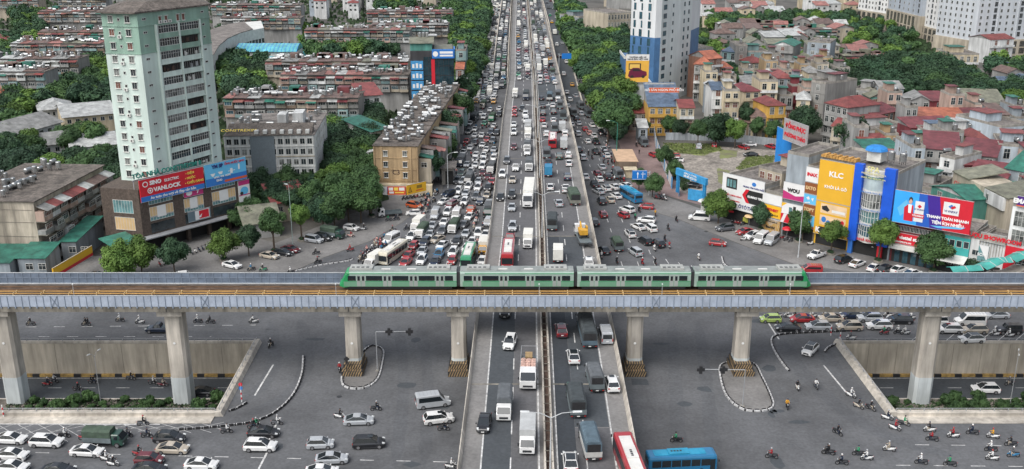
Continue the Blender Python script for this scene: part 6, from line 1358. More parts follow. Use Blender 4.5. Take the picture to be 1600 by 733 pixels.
r = thing('mall_wing','white low mall wing under a turquoise glass roof','mall wing',W(368,84,8)[:2]+(0,),0); Lw = W(470,80,8).x-W(368,84,8).x
b = MB(); b.box(0,0,0,Lw,14,9); b.build('wall', M_white2, r); b = MB(); b.box(2,-.06,0,Lw-3,-.001,6.5); b.build('dark_front', M_win, r); b = MB(); b.box(1,-1.2,0,5,-.2,9.5); b.build('red_pylon', M_rd, r)
M_tq = mat('turquoise_glass',(.12,.42,.48),rough=.2,var=.3,scale=.3)
b = MB(); n = 16
b.loft([[(x,-1,9.05),(x,3,11),(x,8,12),(x,13,11),(x,15,9.05)] for x in (0,Lw)]); flipfix(b.build('glass_roof', M_tq, r).data)
b = MB()
for k in range(n+1): x = Lw*k/n; b.loft([[(X,-1.02,9.1),(X,3,11.06),(X,8,12.08),(X,13,11.06)] for X in (x-.12,x+.12)], caps=False, close=False)
b.build('roof_rib', M_bl, r)
for (x, y, rr_) in [(440,78,9),(455,70,12),(425,88,7)]:
    p = W(x,y,8); r = thing('glass_dome','turquoise glass dome %s' % {440:'in the middle of the mall garden',455:'largest and farthest by the mall wing',425:'smallest and nearest by the trees'}[x],'glass dome',(p.x,p.y,0)); b = MB(); b.dome((0,0,3),rr_,5,18); b.build('glazing', M_tq, r); b = MB(); b.tube((0,0,0),(0,0,3),rr_,n=18); b.build('drum', M_white2, r)
# ---- backdrop roofs along the far left and far right: individual low houses
rr = random.Random(77); cl_ = ['red','brown','maroon','grey','salmon','orange','olive','pale']; kb_ = 0
def town(poly, n, hmin, hmax, where, cols, wcols):
    P_ = [W(x,y,8) for x,y in poly]; xs=[p.x for p in P_]; ys=[p.y for p in P_]; placed=[]; t=0
    while len(placed) < n and t < n*80:
        t += 1; x, y = rr.uniform(min(xs),max(xs)), rr.uniform(min(ys),max(ys)); c=False
        for i in range(len(P_)):
            a,b_=P_[i],P_[i-1]
            if (a.y>y)!=(b_.y>y) and x<(b_.x-a.x)*(y-a.y)/(b_.y-a.y)+a.x: c=not c
        if not c or any(abs(x-a)<10 and abs(y-b_)<13 for a,b_ in placed): continue
        placed.append((x,y)); L=rr.uniform(7,12); D=rr.uniform(8,14); h=rr.uniform(hmin,hmax); rc=rr.choice(cols); wc=rr.choice(wcols)
        r = thing('house','%s house with %s roof %s' % (wc,rc,where),'house',(x,y,0),rr.uniform(-.15,.15),'%s houses with %s roofs %s' % (wc,rc,where))
        b = MB(); b.box(0,0,0,L,D,h); b.build('wall', wm(wc), r); roof(r, rr.choice(['gx','hip','shed','gy']), rc, L, D, h, rise=rr.uniform(1.5,2.5))
        for z in (h-2.6, h-5.6):
            for u in (L*.15,L*.58): win(r,'f',L,D,u,z,1.6,1.5,'plain',M_win)
town([(1090,2),(1330,-8),(1335,20),(1210,24),(1090,26)],26,8,13,'far back on the right',['orange','red','brown','pale','salmon'],['white','cream','grey'])
town([(1100,36),(1310,30),(1310,50),(1110,56)],16,7,9,'in the overgrown quarter on the right',['brown','salmon','olive','pale','brown'],['beige','grey','concrete'])
town([(0,-20),(760,-30),(700,-6),(0,-8)],44,9,16,'along the top edge on the left',cl_,['grey','white','beige'])
town([(480,-4),(580,0),(585,18),(470,14)],8,9,13,'in the red roofed cluster at the top',['red','maroon','grey'],['white','grey','pale blue'])
town([(905,-12),(985,-12),(985,10),(905,8)],4,16,22,'behind the right avenue trees',['grey','pale'],['grey','beige','blue grey'])
town([(1100,60),(1290,56),(1400,70),(1400,92),(1300,100),(1240,88),(1100,84)],12,6,9,'tangled in the vines on the right',['olive','brown','salmon','pale','grey'],['grey','concrete','beige'])
town([(1180,60),(1250,50),(1250,66),(1190,78)],4,8,11,'between the overgrown quarter and the townhouses',['olive','pale'],['grey','concrete'])
town([(1545,95),(1700,95),(1700,125),(1560,135)],6,7,9,'at the right edge behind the trees',['grey','blue','brown'],['grey','white'])
town([(1620,150),(1760,150),(1760,330),(1640,330)],16,10,14,'beyond the right edge',cl_,['grey','beige','white'])
town([(-160,60),(-40,60),(-30,260),(-160,260)],12,8,14,'beyond the left edge',cl_,['grey','beige','white'])
# beige arched hall and grey hall by right avenue
r0_ = house(950,988,22,20,20,26,'beige','flat','grey','long beige building with arched openings behind the avenue',nwin=8,floors=5,balc=False,top='none',name='institute',cat='public building')
house(905,935,28,26,14,20,'blue grey','flat','grey','small blue grey block with creepers by the right avenue',nwin=3,floors=4,balc=False)
# ---- blue and white tower on the right
Yt = W(1010,160,0).y-0; Yt = 408
fA = lambda px_, Y: Vector(((px_-800)/SC(Y,20), Y, 0))
A0, A1, A2, A3 = fA(984,402), fA(1022,402-9), fA(1031,402-8), fA(1078,418)
r = thing('apartment_tower','white and blue tower with dark paired windows right of the avenue','tower',(A1.x,A1.y,0),0)
q = lambda v: (v.x-A1.x, v.y-A1.y)
pr = [q(A0), q(A1), q(A2), q(A3), (q(A3)[0]+6, q(A3)[1]+14), (q(A3)[0]-8, q(A3)[1]+34), (q(A0)[0]+4, q(A0)[1]+26)]
M_wt1 = mat('tower_white',(.66,.68,.69),rough=.7,var=.1,scale=.1,streak=True); M_tb = mat('tower_blue',(.06,.15,.3),rough=.5,var=.15,scale=.3); M_tw2 = mat('tower_white_shaded',(.58,.63,.63),rough=.7,var=.1,scale=.1,streak=True)
Ht = ZT(-40,400); hb = ZT(56,400)
b = MB(); b.prism(pr, hb, Ht, M_wt1); b.build('upper_wall', None, r); b = MB(); b.prism(pr, 0, hb, M_tb); b.build('lower_wall', None, r)
def tface(i,j): a, c = Vector(pr[i]), Vector(pr[j]); return a, (c-a).normalized(), (c-a).length, math.atan2(c.y-a.y,c.x-a.x)
a, d, Lf, ang = tface(2,3); b = MB(); b.box(0,-.05,0,Lf,0,Ht); o = b.build('shade_toned_face', M_tw2, r); o.location=(a.x,a.y,0); o.rotation_euler=(0,0,ang)  # face toned greyer than the left facet, its weaker light put into colour
fh = 3.35; nf = int(Ht/fh)
def tw(i,j,u,z,w_,h_,off=.06,gl=None):
    a,d,Lf,ang = tface(i,j); n_ = Vector((d.y,-d.x)); p = a+d*u+n_*off; f,pn = winmesh(w_,h_,'plain',gl or M_winb,M_dkmet); o = inst('window',f,r,(p.x,p.y,z),ang); inst('pane',pn,o)
for f in range(1,nf+4):
    z = f*fh
    if z > Ht-3: break
    _,_,L2,_ = tface(2,3)
    tw(2,3,L2*.06,z,2.9,1.9); tw(2,3,L2*.35,z+.3,1.1,1.4); tw(2,3,L2*.72,z,1.3,1.7); tw(2,3,L2*.87,z,1.3,1.7)
    _,_,L1,_ = tface(0,1)
    ww = [(.12,1.1),(.42,.7),(.7,1.5)] if f % 2 else [(.1,.7),(.35,1.4),(.72,.8)]
    for u, w_ in ww: tw(0,1,L1*u,z-.3,w_,2.7)
# stepped blue podium with terrace and billboard
r2 = thing('office_annex','blue stepped annex with roof terrace at the foot of the blue white tower','annex',(fA(975,408).x,404,0),.0)
b = MB(); b.box(0,0,0,9,18,ZT(92,404)); b.build('wall', M_tb, r2); hh=ZT(92,404); b = MB(); b.box(-.3,-.3,hh,9.2,.0,hh+1.2); b.box(-.3,0,hh,0,18,hh+1.2); b.build('parapet', M_white2, r2)
for f in range(5):
    for u in (1,4,6.6): win(r2,'f',9,18,u,3+f*3.6,1.5,2.4,'plain',M_winb,M_dkmet)
Ya = 372; A, B = fA(977,Ya), fA(1015,Ya); za, zb_ = ZT(128,Ya), ZT(87,Ya)
A = Vector(((978-800)/SC(Ya,20),Ya,0)); B = Vector(((1014-800)/SC(Ya,20),Ya,0))
board('tall yellow billboard with a maroon car picture under the white blue tower', A, B, za, zb_+.5, mat('sign_amber',(.72,.4,.06),rough=.5,var=.05), [('THƯƠNG HIỆU XE',.75,M_blk,.5,.9),('HÀNG ĐẦU VIỆT NAM',.75,M_blk,.5,.83)], name='billboard', th=.6,
      shapes=[(rect(0,.78,1,1), M_wt),(rect(.12,.45,.65,.68), M_blk),(rect(.16,.48,.6,.65), mat('sign_amber2',(.7,.45,.1),var=0)),([(.1,.22),(.15,.4),(.3,.52),(.55,.52),(.72,.42),(.9,.38),(.92,.25),(.8,.18),(.2,.15)], mat('sign_maroon',(.14,.02,.05),rough=.3,var=.1)),([(.28,.4),(.33,.48),(.55,.48),(.66,.4)], M_blk),(circ(.28,.2,.07,.05), M_blk),(circ(.76,.2,.07,.05), M_blk)])
sh_ = thing('shop_house','white low shop with green front below the yellow billboard','shop',(A.x,Ya+.3,0),0); b = MB(); b.box(0,0,0,10,12,za-.2); b.build('wall', wm('white'), sh_); b = MB(); b.box(-.4,-1.5,0,10.5,-.02,4.5); b.build('green_front', wm('green'), sh_); b = MB(); b.box(2,-.05,za-3,5,-.001,za-2); b.build('vent', M_dark, sh_)
b = MB(); b.loft([[(x,-2.5,4.6),(x,-.02,6),(x,-.02,5.8),(x,-2.5,4.5)] for x in (-.8,10.8)]); flipfix(b.build('roof', rm('olive'), sh_).data)
# ---- individual townhouses on the right
HS = [
 (1014,1062,167,167,10,14,'yellow','shed','blue','yellow cafe house under a big slate blue slope and orange sign',dict(rise=6,nwin=4,floors=3)),
 (1062,1085,168,168,11,12,'cream','gx','red','cream villa with red roof beside the slate blue one',dict(nwin=2,floors=3)),
 (985,1013,177,177,6,10,'grey','shed','red','low grey shed with red roof left of the yellow cafe',dict(floors=2)),
 (998,1012,200,200,5,7,'blue grey','shed','pale','tiny stall with pale roof by the brick side street',dict(floors=1,balc=False)),
 (1085,1112,100,101,15,16,'grey','hip','orange','grey veranda villa with orange tiled roof beside the blue tower',dict(rise=3,nwin=3,floors=4)),
 (1107,1128,92,90,17,12,'brick','gx','orange','brick tower house with orange roof against the veranda villa',dict(rise=2.5,nwin=2,floors=5)),
 (1076,1114,78,76,14,16,'blue grey','flat','grey','blue grey block with dark window behind the orange villa',dict(nwin=2,floors=4,top='none')),
 (1128,1151,80,82,13,12,'teal','shed','blue','dark teal house tucked behind trees right of orange villa',dict()),
 (1113,1132,140,140,16,12,'white','gx','blue','narrow white house with slate gable and brown shutters',dict(floors=5,wstyle='tall')),
 (1132,1156,143,143,16,12,'cream','flat','grey','slim cream townhouse with balconies on every floor',dict(floors=5,nwin=2,top='pale')),
 (1150,1168,72,72,16,14,'concrete','flat','grey','blank concrete wall house in the back row',dict(nwin=1,floors=5,balc=False,top='none')),
 (1168,1200,82,82,13,14,'teal','flat','grey','pale teal blank walled house in the back row',dict(nwin=2,floors=4,balc=False)),
 (1170,1203,98,97,10,12,'beige','hip','red','beige house with wide red hipped roof in the middle row',dict()),
 (1163,1188,143,142,13,12,'cream','hip','maroon','cream and yellow house with maroon roof and green balcony',dict(floors=4)),
 (1188,1216,128,128,15,13,'cream','flat','red','cream house with rooftop garden under a red sheet',dict(floors=4,nwin=2)),
 (1216,1240,122,122,14,12,'blue grey','hip','red','blue grey house with a red pyramid roof',dict(floors=4,nwin=2)),
 (1207,1240,70,72,16,15,'grey','gy','green','grey blank house with green gable in the back row',dict(floors=5,nwin=1)),
 (1238,1262,135,135,12,12,'dark red','flat','green','dark red house with white grid window',dict(floors=4,nwin=1)),
 (1262,1298,66,68,18,14,'blue grey','flat','grey','tall blue grey house with tiny windows at back',dict(floors=6,nwin=2,balc=False,top='none')),
 (1237,1262,110,110,11,10,'cream','flat','olive','cream house with olive roof shed among the grey walls',dict(floors=3)),
 (1245,1266,155,156,12,10,'cream','hip','pale','little cream house with white temple style roof',dict(floors=4,nwin=1)),
 (1200,1228,165,164,12,12,'yellow','hip','red','yellow house with red hipped roof and glazed loggia',dict(floors=3)),
 (1175,1203,183,183,8,10,'cream','hip','brown','low cream villa with brown tiled roof and green window',dict(floors=2)),
 (1157,1180,192,192,6,10,'brown','shed','brown','low brown shed behind the street trees',dict(floors=1)),
 (1268,1290,128,132,17,16,'concrete','flat','grey','tall narrow concrete house with white pillars on top',dict(floors=5,nwin=1,balc=False)),
 (1290,1325,160,168,14,14,'grey','hip','red','light walled house under several red hipped roofs',dict(rise=2.5,floors=4)),
 (1298,1332,128,126,13,14,'concrete','flat','maroon','concrete house with bare parapets behind the red roofs',dict(floors=4,balc=False)),
 (1332,1360,140,143,12,12,'grey','flat','grey','plain grey flat roofed house left of the olive gable',dict(floors=4,balc=False)),
 (1360,1391,152,152,11,12,'green','gy','olive','greenish house with olive gable roof',dict(floors=3)),
 (1376,1412,138,138,13,13,'pale blue','gx','grey','pale blue house with grey ridge roof and terrace',dict(floors=4,nwin=3)),
 (1366,1405,180,172,11,14,'brick','gx','maroon','brick house under a tilted maroon gable',dict(floors=3)),
 (1350,1424,205,200,9,14,'white','flat','red','long white walled house with red sheets on its roof',dict(floors=3,nwin=4,balc=False,top='red')),
 (1356,1396,228,226,8,8,'beige','shed','red','low beige house with bright red sheet roof',dict(floors=2)),
 (1358,1412,238,236,8,9,'grey','shed','green','grey house with long green sheet roof',dict(floors=2,nwin=3)),
 (1392,1432,250,252,10,12,'pink','gx','salmon','pink house with salmon roof and small gable',dict(floors=3,nwin=2)),
 (1422,1456,157,158,12,12,'grey','gy','grey','grey gable house beside a maroon shed',dict(floors=4)),
 (1453,1484,158,158,12,10,'dark red','shed','maroon','maroon clad shed house behind the orange tiles',dict(floors=3,nwin=1,balc=False)),
 (1428,1512,186,188,10,12,'blue grey','shed','orange','long grey parapet house with orange tiled lean-to roofs',dict(floors=3,nwin=5,balc=False)),
 (1423,1492,200,198,11,8,'dark red','shed','maroon','long maroon clad house in the middle of the market roofs',dict(floors=3,nwin=1,balc=False)),
 (1492,1572,160,162,9,26,'beige','gx','olive','wide low hall with shallow olive roof',dict(floors=2,nwin=5,balc=False,rise=3)),
 (1512,1572,186,186,10,10,'cream','shed','maroon','cream row with striped maroon and pale sheets',dict(floors=3,nwin=4)),
 (1456,1496,212,212,11,12,'white','flat','blue','white house with a glass roof and green steel stair',dict(floors=3,top='blue')),
 (1494,1532,208,208,12,11,'white','flat','pale','white block carrying a row of upright tanks',dict(floors=3,nwin=3,top='pale')),
 (1520,1566,192,192,10,12,'white','gx','green','white house with dark green ridge roof',dict(floors=3,nwin=2)),
 (1532,1562,214,214,11,10,'white','gx','orange','white house with bright orange tiled gable',dict(floors=3,nwin=2)),
 (1565,1612,200,196,15,18,'pale blue','flat','blue','tall pale blue blank wall house at the right edge',dict(floors=4,nwin=2,balc=False)),
 (1445,1500,232,236,13,16,'grey','shed','maroon','grey house under a broad dark red sheet roof',dict(floors=4,nwin=3,side='l')),
 (1500,1556,240,246,12,14,'grey','shed','maroon','grey house joined to the broad dark red roof',dict(floors=3,nwin=3,balc=False)),
 (1426,1446,232,232,15,12,'pale blue','flat','grey','narrow pale blue house with corner windows',dict(floors=4,nwin=1,side='l')),
 (1497,1527,258,258,11,8,'dark red','shed','maroon','small maroon box house with shiny tank',dict(floors=3,nwin=1,balc=False)),
 (1514,1572,272,280,11,10,'beige','shed','maroon','beige house under a flat maroon awning roof',dict(floors=3,nwin=2,balc=False)),
 (1469,1492,245,250,13,12,'white','flat','green','slim cream house with ornate white windows',dict(floors=4,nwin=1,side='l')),
 (1572,1625,262,272,13,18,'blue grey','gx','green','grey walled shed with tall dark green gable roof',dict(floors=3,nwin=1,balc=False,rise=3)),
 (1560,1620,228,232,13,14,'pale blue','flat','grey','pale blue wall house with flat terrace at right edge',dict(floors=3,nwin=2,balc=False)),
 (1412,1456,290,298,9,14,'grey','flat','grey','grey flat house with dark green box on its roof',dict(floors=3,nwin=2,balc=False,top='green')),
 (1456,1512,290,312,11,18,'green','gy','green','long green sheet roofed shed behind the phone billboard',dict(floors=3,nwin=2,balc=False,rise=1.5)),
 (1336,1358,200,200,12,12,'grey','flat','grey','grey house behind the leafy tree near the blue tarpaulin',dict(floors=3)),
 (1300,1330,196,200,9,10,'beige','gx','red','beige cottage with faded red roof by the big tree',dict(floors=2)),
]
for (xl,xr,yl,yr,h,D,wl,rk,rc,lab,kw) in HS:
    cat = 'house'; house(xl,xr,yl,yr,h,D,wl,rk,rc,lab,cat,'house',**kw)
for (r_, L, D, h, rk) in ROOFS:
    if rk == 'flat' and R.random() < .7:
        M_ = Matrix.Translation(r_.location) @ Matrix.Rotation(r_.rotation_euler.z,4,'Z'); p = M_ @ Vector((L*.75, D*.6, h+.05)); tank(p.x,p.y,p.z,R.uniform(0,3),'the '+r_['label'].split(' with ')[0][:60])
# narrow infill houses packed between the ones picked out above
def infill(poly, n, where, zc=12):
    P_ = [W(x,y,zc) for x,y in poly]; xs=[p.x for p in P_]; ys=[p.y for p in P_]; done=[]; t=0
    boxes = [(Matrix.Translation(q.location) @ Matrix.Rotation(q.rotation_euler.z,4,'Z')).inverted() for q,_,_,_,_ in ROOFS]
    while len(done) < n and t < n*120:
        t += 1; x, y = rr.uniform(min(xs),max(xs)), rr.uniform(min(ys),max(ys)); c=False
        for i in range(len(P_)):
            a,b_=P_[i],P_[i-1]
            if (a.y>y)!=(b_.y>y) and x<(b_.x-a.x)*(y-a.y)/(b_.y-a.y)+a.x: c=not c
        if not c or any(abs(x-a)<6.2 and abs(y-b_)<12.5 for a,b_ in done): continue
        L=rr.uniform(3.8,5.4); D=rr.uniform(8,11); bad=False
        for m_, (q,L_,D_,_,_) in zip(boxes, ROOFS):
            for (cx,cy) in ((x,y),(x+L,y),(x,y+D),(x+L,y+D),(x+L/2,y+D/2)):
                v = m_ @ Vector((cx,cy,0))
                if -.4 < v.x < L_+.4 and -.4 < v.y < D_+.4: bad=True; break
            if bad: break
        if bad: continue
        done.append((x,y)); h=rr.uniform(9,15.5); s=SC(y,h); pxl=800+x*s; yy = 366.5-FPX*((h-CAMH)*CT+y*ST)/(y*CT-(h-CAMH)*ST)
        wl=rr.choice(['cream','grey','concrete','white','beige','grey','blue grey','pink','concrete','beige','ochre']); rk=rr.choice(['flat','flat','flat','hip','shed']); rc=rr.choice(['red','maroon','grey','green','olive','brown','pale','orange'])
        house(pxl, pxl+L*s, yy, yy, h, D, wl, rk, rc, 'narrow %s house with %s %s' % (wl, {'flat':'flat terrace','hip':rc+' hipped roof','shed':rc+' sheet roof'}[rk], where), 'house', 'house', nwin=2)
infill([(1085,105),(1290,90),(1300,140),(1262,146),(1110,136)], 30, 'packed in the townhouse quarter')
infill([(1295,150),(1420,150),(1640,170),(1640,300),(1460,255),(1400,235),(1340,215)], 46, 'packed among the market roofs')
infill([(1200,85),(1300,70),(1310,120),(1210,110)], 12, 'in the back row by the grove')
for (r_, L, D, h, rk) in ROOFS[-92:]:
    if rk == 'flat' and R.random() < .6:
        M_ = Matrix.Translation(r_.location); p = M_ @ Vector((L*.7, D*.25, h+.05)); tank(p.x,p.y,p.z,R.uniform(0,3),'a narrow infill house on the right')
p = W(1038,141,16); board('orange strip sign on top of the slate blue roof', W(1014,142,15.5)+Vector((0,0,0)), W(1061,142,15.5), 15.0, 16.6, M_or, [('HẢI SẢN NGON PHỐ BIỂN',1.1,M_lt,.5,.5)])
# ---- far white apartment towers, top right
def tower_block(A, B, D, h, label, zpod, wallm, nu, frontcols, side=True, podium=True):
    loc, rz, L = frame(A,B); r = thing('apartment_tower',label,'apartment tower',loc,rz)
    b = MB(); b.box(0,0,zpod,L,D,h); b.build('wall', wallm, r)
    if podium: b = MB(); b.box(-.8,-.8,0,L+.8,D+.8,zpod-.01); b.build('podium', wm('beige'), r)
    seg = L/nu; z = zpod+1
    wp = winmesh(1.3,1.7,'plain',M_win); wb = winmesh(2.0,2.4,'plain',M_win,M_grey)
    while z < min(h-2, ZT(-12, loc[1])):
        for i in range(nu):
            ws = wb if i % 4 == 2 else wp
            o = inst('window', ws[0], r, (seg*(i+.3),-.01,z+.5)); inst('pane', ws[1], o)
        if side:
            for k in range(int(D/4)): o = inst('window', wp[0], r, (-.01, D-1-k*4, z+.5), -math.pi/2); inst('pane', wp[1], o)
        z += 3.2
    if podium:
        for i in range(int(L/5.5)):
            for z in (1, zpod/2+.4): f_, p_ = winmesh(3.6, zpod/2-1.2, 'plain', M_win, wm('beige')); o = inst('shop_window', f_, r, (1+i*5.5,-.81,z)); inst('pane', p_, o)
    for i in range(1,nu):
        if i % 3 == 0: b = MB(); b.box(seg*i-.3,-.45,zpod,seg*i+.3,-.001,h); b.build('pilaster', wallm, r)
    return r
M_apt = mat('apartment_white',(.66,.66,.65),rough=.7,var=.08,scale=.1,streak=True); M_aptg = mat('apartment_grey',(.38,.42,.47),rough=.7,var=.1,scale=.1,streak=True)
tower_block(W(1437,62,0), W(1517,85,0), 18, 90, 'white apartment tower with beige shop podium, left lit face', 8.5, M_apt, 14, None, side=False)
tower_block(W(1519,90,0), W(1640,84,0), 30, 90, 'grey sided apartment tower joined to the white one at the corner', 8.5, mat('apartment_white_shaded',(.52,.55,.58),rough=.7,var=.1,scale=.1,streak=True), 12, None, side=True)  # greyer copy of the white wall, the side's shade put into its colour
tower_block(W(1338,38,0), W(1383,46,0), 30, 90, 'white apartment tower farther left with small windows', 10, M_apt, 9, None, side=False, podium=True)
tower_block(W(1384,48,0), W(1434,63,0), 20, 90, 'grey blue apartment slab between the two white towers', 14, M_aptg, 7, None, side=False)
house(1422,1456,92,98,9,16,'white','shed','pale','low white cubic pavilion in front of grey apartment slab',floors=2,nwin=2,balc=False)
house(1488,1530,86,86,12,18,'cream','flat','olive','cream villa with mossy roof below the white towers',floors=3,nwin=4)
house(1548,1585,62,60,12,14,'white','gx','red','white pavilion with blue glass gable and red roof',floors=3,nwin=2)
# ---- shop row on the right, front faces turned to the crossing
rowA, rowB = W(1128,340), W(1600,447)
def shop(xa, ya, xb, yb, ytop, D, label, wall, floors=4, name='shop_house', roofk='flat', **kw):
    A, B = W(xa,ya), W(xb,yb); loc, rz, L = frame(A,B); h = ZT(ytop, A.y); r = thing(name,label,'shop building',loc,rz)
    b = MB(); b.box(0,0,0,L,D,h); b.build('wall', wm(wall), r); roof(r, roofk, 'olive', L, D, h)
    b = MB(); b.box(.4,-.03,.05,L-.4,-.001,3.3); b.build('shop_shade_panel', M_dark, r)  # flush black panel, the shop's inner shade given as colour
    return r, L, h, A, B
def fb(A, B, t): return A.lerp(B, t)
def out(A, B, d): v = (B-A).normalized(); return Vector((v.y,-v.x,0))*d
r, L, h, A, B = shop(1128,340,1192,358,276,16,'long white signed car parts shop at the left end of the row','grey')
board('white billboard with tyre advert and a black red arrow panel', A+out(A,B,.5), B+out(A,B,.5), 3.4, h+1.2, M_wt, [('NỘI THẤT ÔTÔ',1.15,M_dkb,.3,.11),('THỊNH',1.25,M_dkb,.8,.11),('KUMHO TIRE',.75,M_lt,.81,.47,.04),('TRUNG TÂM PHÂN PHỐI',.55,M_dkb,.75,.74),('NỘI THẤT CHÍNH HÃNG',.55,M_rd,.24,.38)], name='billboard',
      shapes=[(rect(.1,.58,.36,.9), M_blk),(rect(.12,.63,.17,.85), M_tealw),(rect(.19,.63,.24,.85), M_tealw),(rect(.26,.63,.33,.85), M_tealw),([(.52,.48),(.62,.66),(.98,.66),(.98,.27),(.64,.27)], M_blk),([(.5,.48),(.58,.67),(.66,.67),(.58,.48),(.68,.27),(.6,.27)], M_rd),(rect(.08,.22,.45,.25), M_rd),(circ(.76,.86,.05,.06), M_bl)])
r, L, h, A, B = shop(1192,358,1220,366,300,14,'narrow shop with stacked white and orange boards','beige')
for (z0,z1,m,tx,tm,lab) in [(h-2.4,h,M_wt,'','', 'blank white board topmost on the narrow beige shop'),(h-5.6,h-2.6,M_or,'VIETNEST',M_rd,'orange board reading VIETNEST on the narrow beige shop'),(h-9.4,h-5.9,M_wt,'','','blank white board in the middle of the narrow beige shop'),(3.4,h-9.6,M_or,'SơnVN',M_blk,'lower orange board on the narrow beige shop')]:
    board(lab, A+out(A,B,.5), B+out(A,B,.5), z0, z1, M_wt if m == M_wt else M_ye, [(tx,.85,tm,.5,.6,.05),('TIÊU CHUẨN QUỐC TẾ',.35,M_blk,.5,.2)] if tx else [])
r, L, h, A, B = shop(1220,366,1252,374,240,14,'tall blank grey fronted shop building','blue grey')
tank_done = 0
board('white and magenta WOU board on the grey front', A+out(A,B,.4), B+out(A,B,.4), h-10.6, h-6.6, M_wt, [('WOU',1.2,M_blk,.5,.55,.06)], shapes=[([(0,0),(1,0),(1,.35),(.6,.25),(0,.5)], M_pk)])
board('white board with a teal bottle picture on the grey front', A+out(A,B,.4), B+out(A,B,.4), h-15.2, h-11.6, M_wt, [], shapes=[([(0,1),(.25,1),(0,.7)], M_ye),(rect(.35,.2,.5,.75), M_tealw),(rect(.55,.3,.68,.85), M_blk),(rect(.42,.05,.62,.2), M_tealw)])
board('red and white striped fascia at the foot of the grey front', A+out(A,B,.6), B+out(A,B,.6), 3.4, 5.6, M_rd, [], shapes=[([(.0,0),(.15,0),(.3,1),(.15,1)], M_wt)])
r, L, h, A, B = shop(1252,374,1271,379,262,14,'narrow shop covered with brown and sky blue boards','brown')
for (z0,z1,m,tx,tm,lab) in [(h-3,h+.4,M_wt,'INAX',M_rd,'white board with red lettering topmost on the brown shop'),(h-5.8,h-3.2,mat('sign_brown',(.22,.07,.02),var=.05),'SATO',M_tan,'brown SATO board with tan letters'),(h-8.2,h-6,M_cy,'','','upper sky blue tap picture board'),(h-10.8,h-8.4,mat('sign_brown',(.2,.1,.05)),'TOPY',M_tan,'brown TOPY board with tan letters'),(h-13.4,h-11,M_cy,'','','lower sky blue tap picture board'),(3.4,h-13.6,M_rd,'','','red board lowest on the brown shop')]:
    board(lab, A+out(A,B,.4), B+out(A,B,.4), z0, z1, m, [(tx,1.05,tm,.5,.5,.05)] if tx else [], shapes=[] if tx else [([(.2,.6),(.4,.8),(.5,.5),(.35,.4)], M_wt),([(.6,.6),(.8,.7),(.75,.3)], M_wt)])
r, L, h, A, B = shop(1271,379,1324,392,249,14,'bright yellow clad golf and shoe building','bright yellow')
Hy = h
board('giant yellow panel reading KLC KHÔI LÀ GÕ', A+out(A,B,.4), B+out(A,B,.4), h-9.3, h+.2, mat('sign_amber3',(.68,.38,.03),rough=.45,var=.03), [('KLC',1.7,M_lt,.5,.68,.03,1.1),('KHÔI LÀ GÕ',.95,M_lt,.52,.36,.02)], name='billboard')
board('lower yellow panel with shoe and ball pictures', A+out(A,B,.4), B+out(A,B,.4), h-17.3, h-9.5, mat('sign_amber3',(.68,.38,.03)), [('K',1.6,M_lt,.12,.12,.05)], name='billboard', shapes=[(rect(.15,.66,.9,.95), mat('sign_peach',(.7,.5,.3),var=.1)),(rect(.15,.3,.9,.6), mat('sign_peach',(.7,.5,.3))),([(.18,.86),(.32,.9),(.42,.78),(.36,.72),(.2,.76)], M_blk),(rect(.48,.72,.86,.8), M_wt),(circ(.27,.47,.07,.09), M_bl),(circ(.4,.4,.06,.07), M_bl),([(.6,.36),(.8,.55),(.86,.5),(.84,.34)], M_rd),(rect(.14,.02,.8,.24), M_blk)])
b = MB(); M_te = mat('terracotta',(.5,.27,.07),rough=.8,var=.3,scale=1)
for k in range(12): b = MB(); b.box(L*k/12+.05,-.5,h+.75,L*(k+1)/12-.05,1.6,h+1.3+.2*(k%2)); b.build('roof_tile', M_te, r)
r, L, h, A, B = shop(1325,392.5,1388,407,262,15,'blue pylon building with a curved glazed bay','blue grey')
for u, lab in ((0,'l'),(L-2.6,'r')): b = MB(); b.box(u,-1.3,3.2,u+(2.4 if u else 1.9),-.01,h+1.2); b.build('blue_pylon', mat('pylon_blue',(.01,.09,.55),rough=.45,var=.1,scale=.4), r); b = MB(); b.box(u+.2,-1.1,0,u+1.2,-.4,3.19); b.build('column', M_rd if u else wm('blue'), r)
n = 8; u0, u1 = 1.95, L-2.45
def arc(t): return (u0+(u1-u0)*t, -.3-1.5*math.sin(math.pi*t))
M_g1 = mat('sea_green_glass',(.12,.24,.24),rough=.15,var=.3,scale=.5)
lv = [(3.4,4.8,M_white2),(4.8,7.2,M_winb),(7.2,8.0,M_white2),(8.0,10.6,M_g1),(10.6,11.4,M_white2),(11.4,14.6,M_curt),(14.6,15.4,M_white2),(15.4,17.9,mat('pale_glass',(.4,.48,.5),rough=.3,var=.15)),(17.9,18.6,M_tealw),(18.6,h-1,M_g1),(h-1,h+.3,M_white2)]
for (z0,z1,m) in lv:
    for k in range(n):
        a, c = arc(k/n), arc((k+1)/n); off = .12 if m == M_white2 else 0
        b = MB(); b.loft([[(a[0],a[1]-off,z0+.01),(c[0],c[1]-off,z0+.01),(c[0],0,z0+.01),(a[0],0,z0+.01)],[(a[0],a[1]-off,z1-.01),(c[0],c[1]-off,z1-.01),(c[0],0,z1-.01),(a[0],0,z1-.01)]]); o = b.build('bay_panel', m, r); flipfix(o.data)
        if m in (M_curt, M_g1, M_winb): b = MB(); b.cbox(a[0],a[1]-.04,(z0+z1)/2,.1,.1,z1-z0); b.cbox((a[0]+c[0])/2,(a[1]+c[1])/2-.04,(z0+z1)/2,abs(c[0]-a[0]),.08,.08); b.build('mullion', M_white2, r)
M_gold = mat('gold_letters',(.65,.6,.25),rough=.4,var=0)
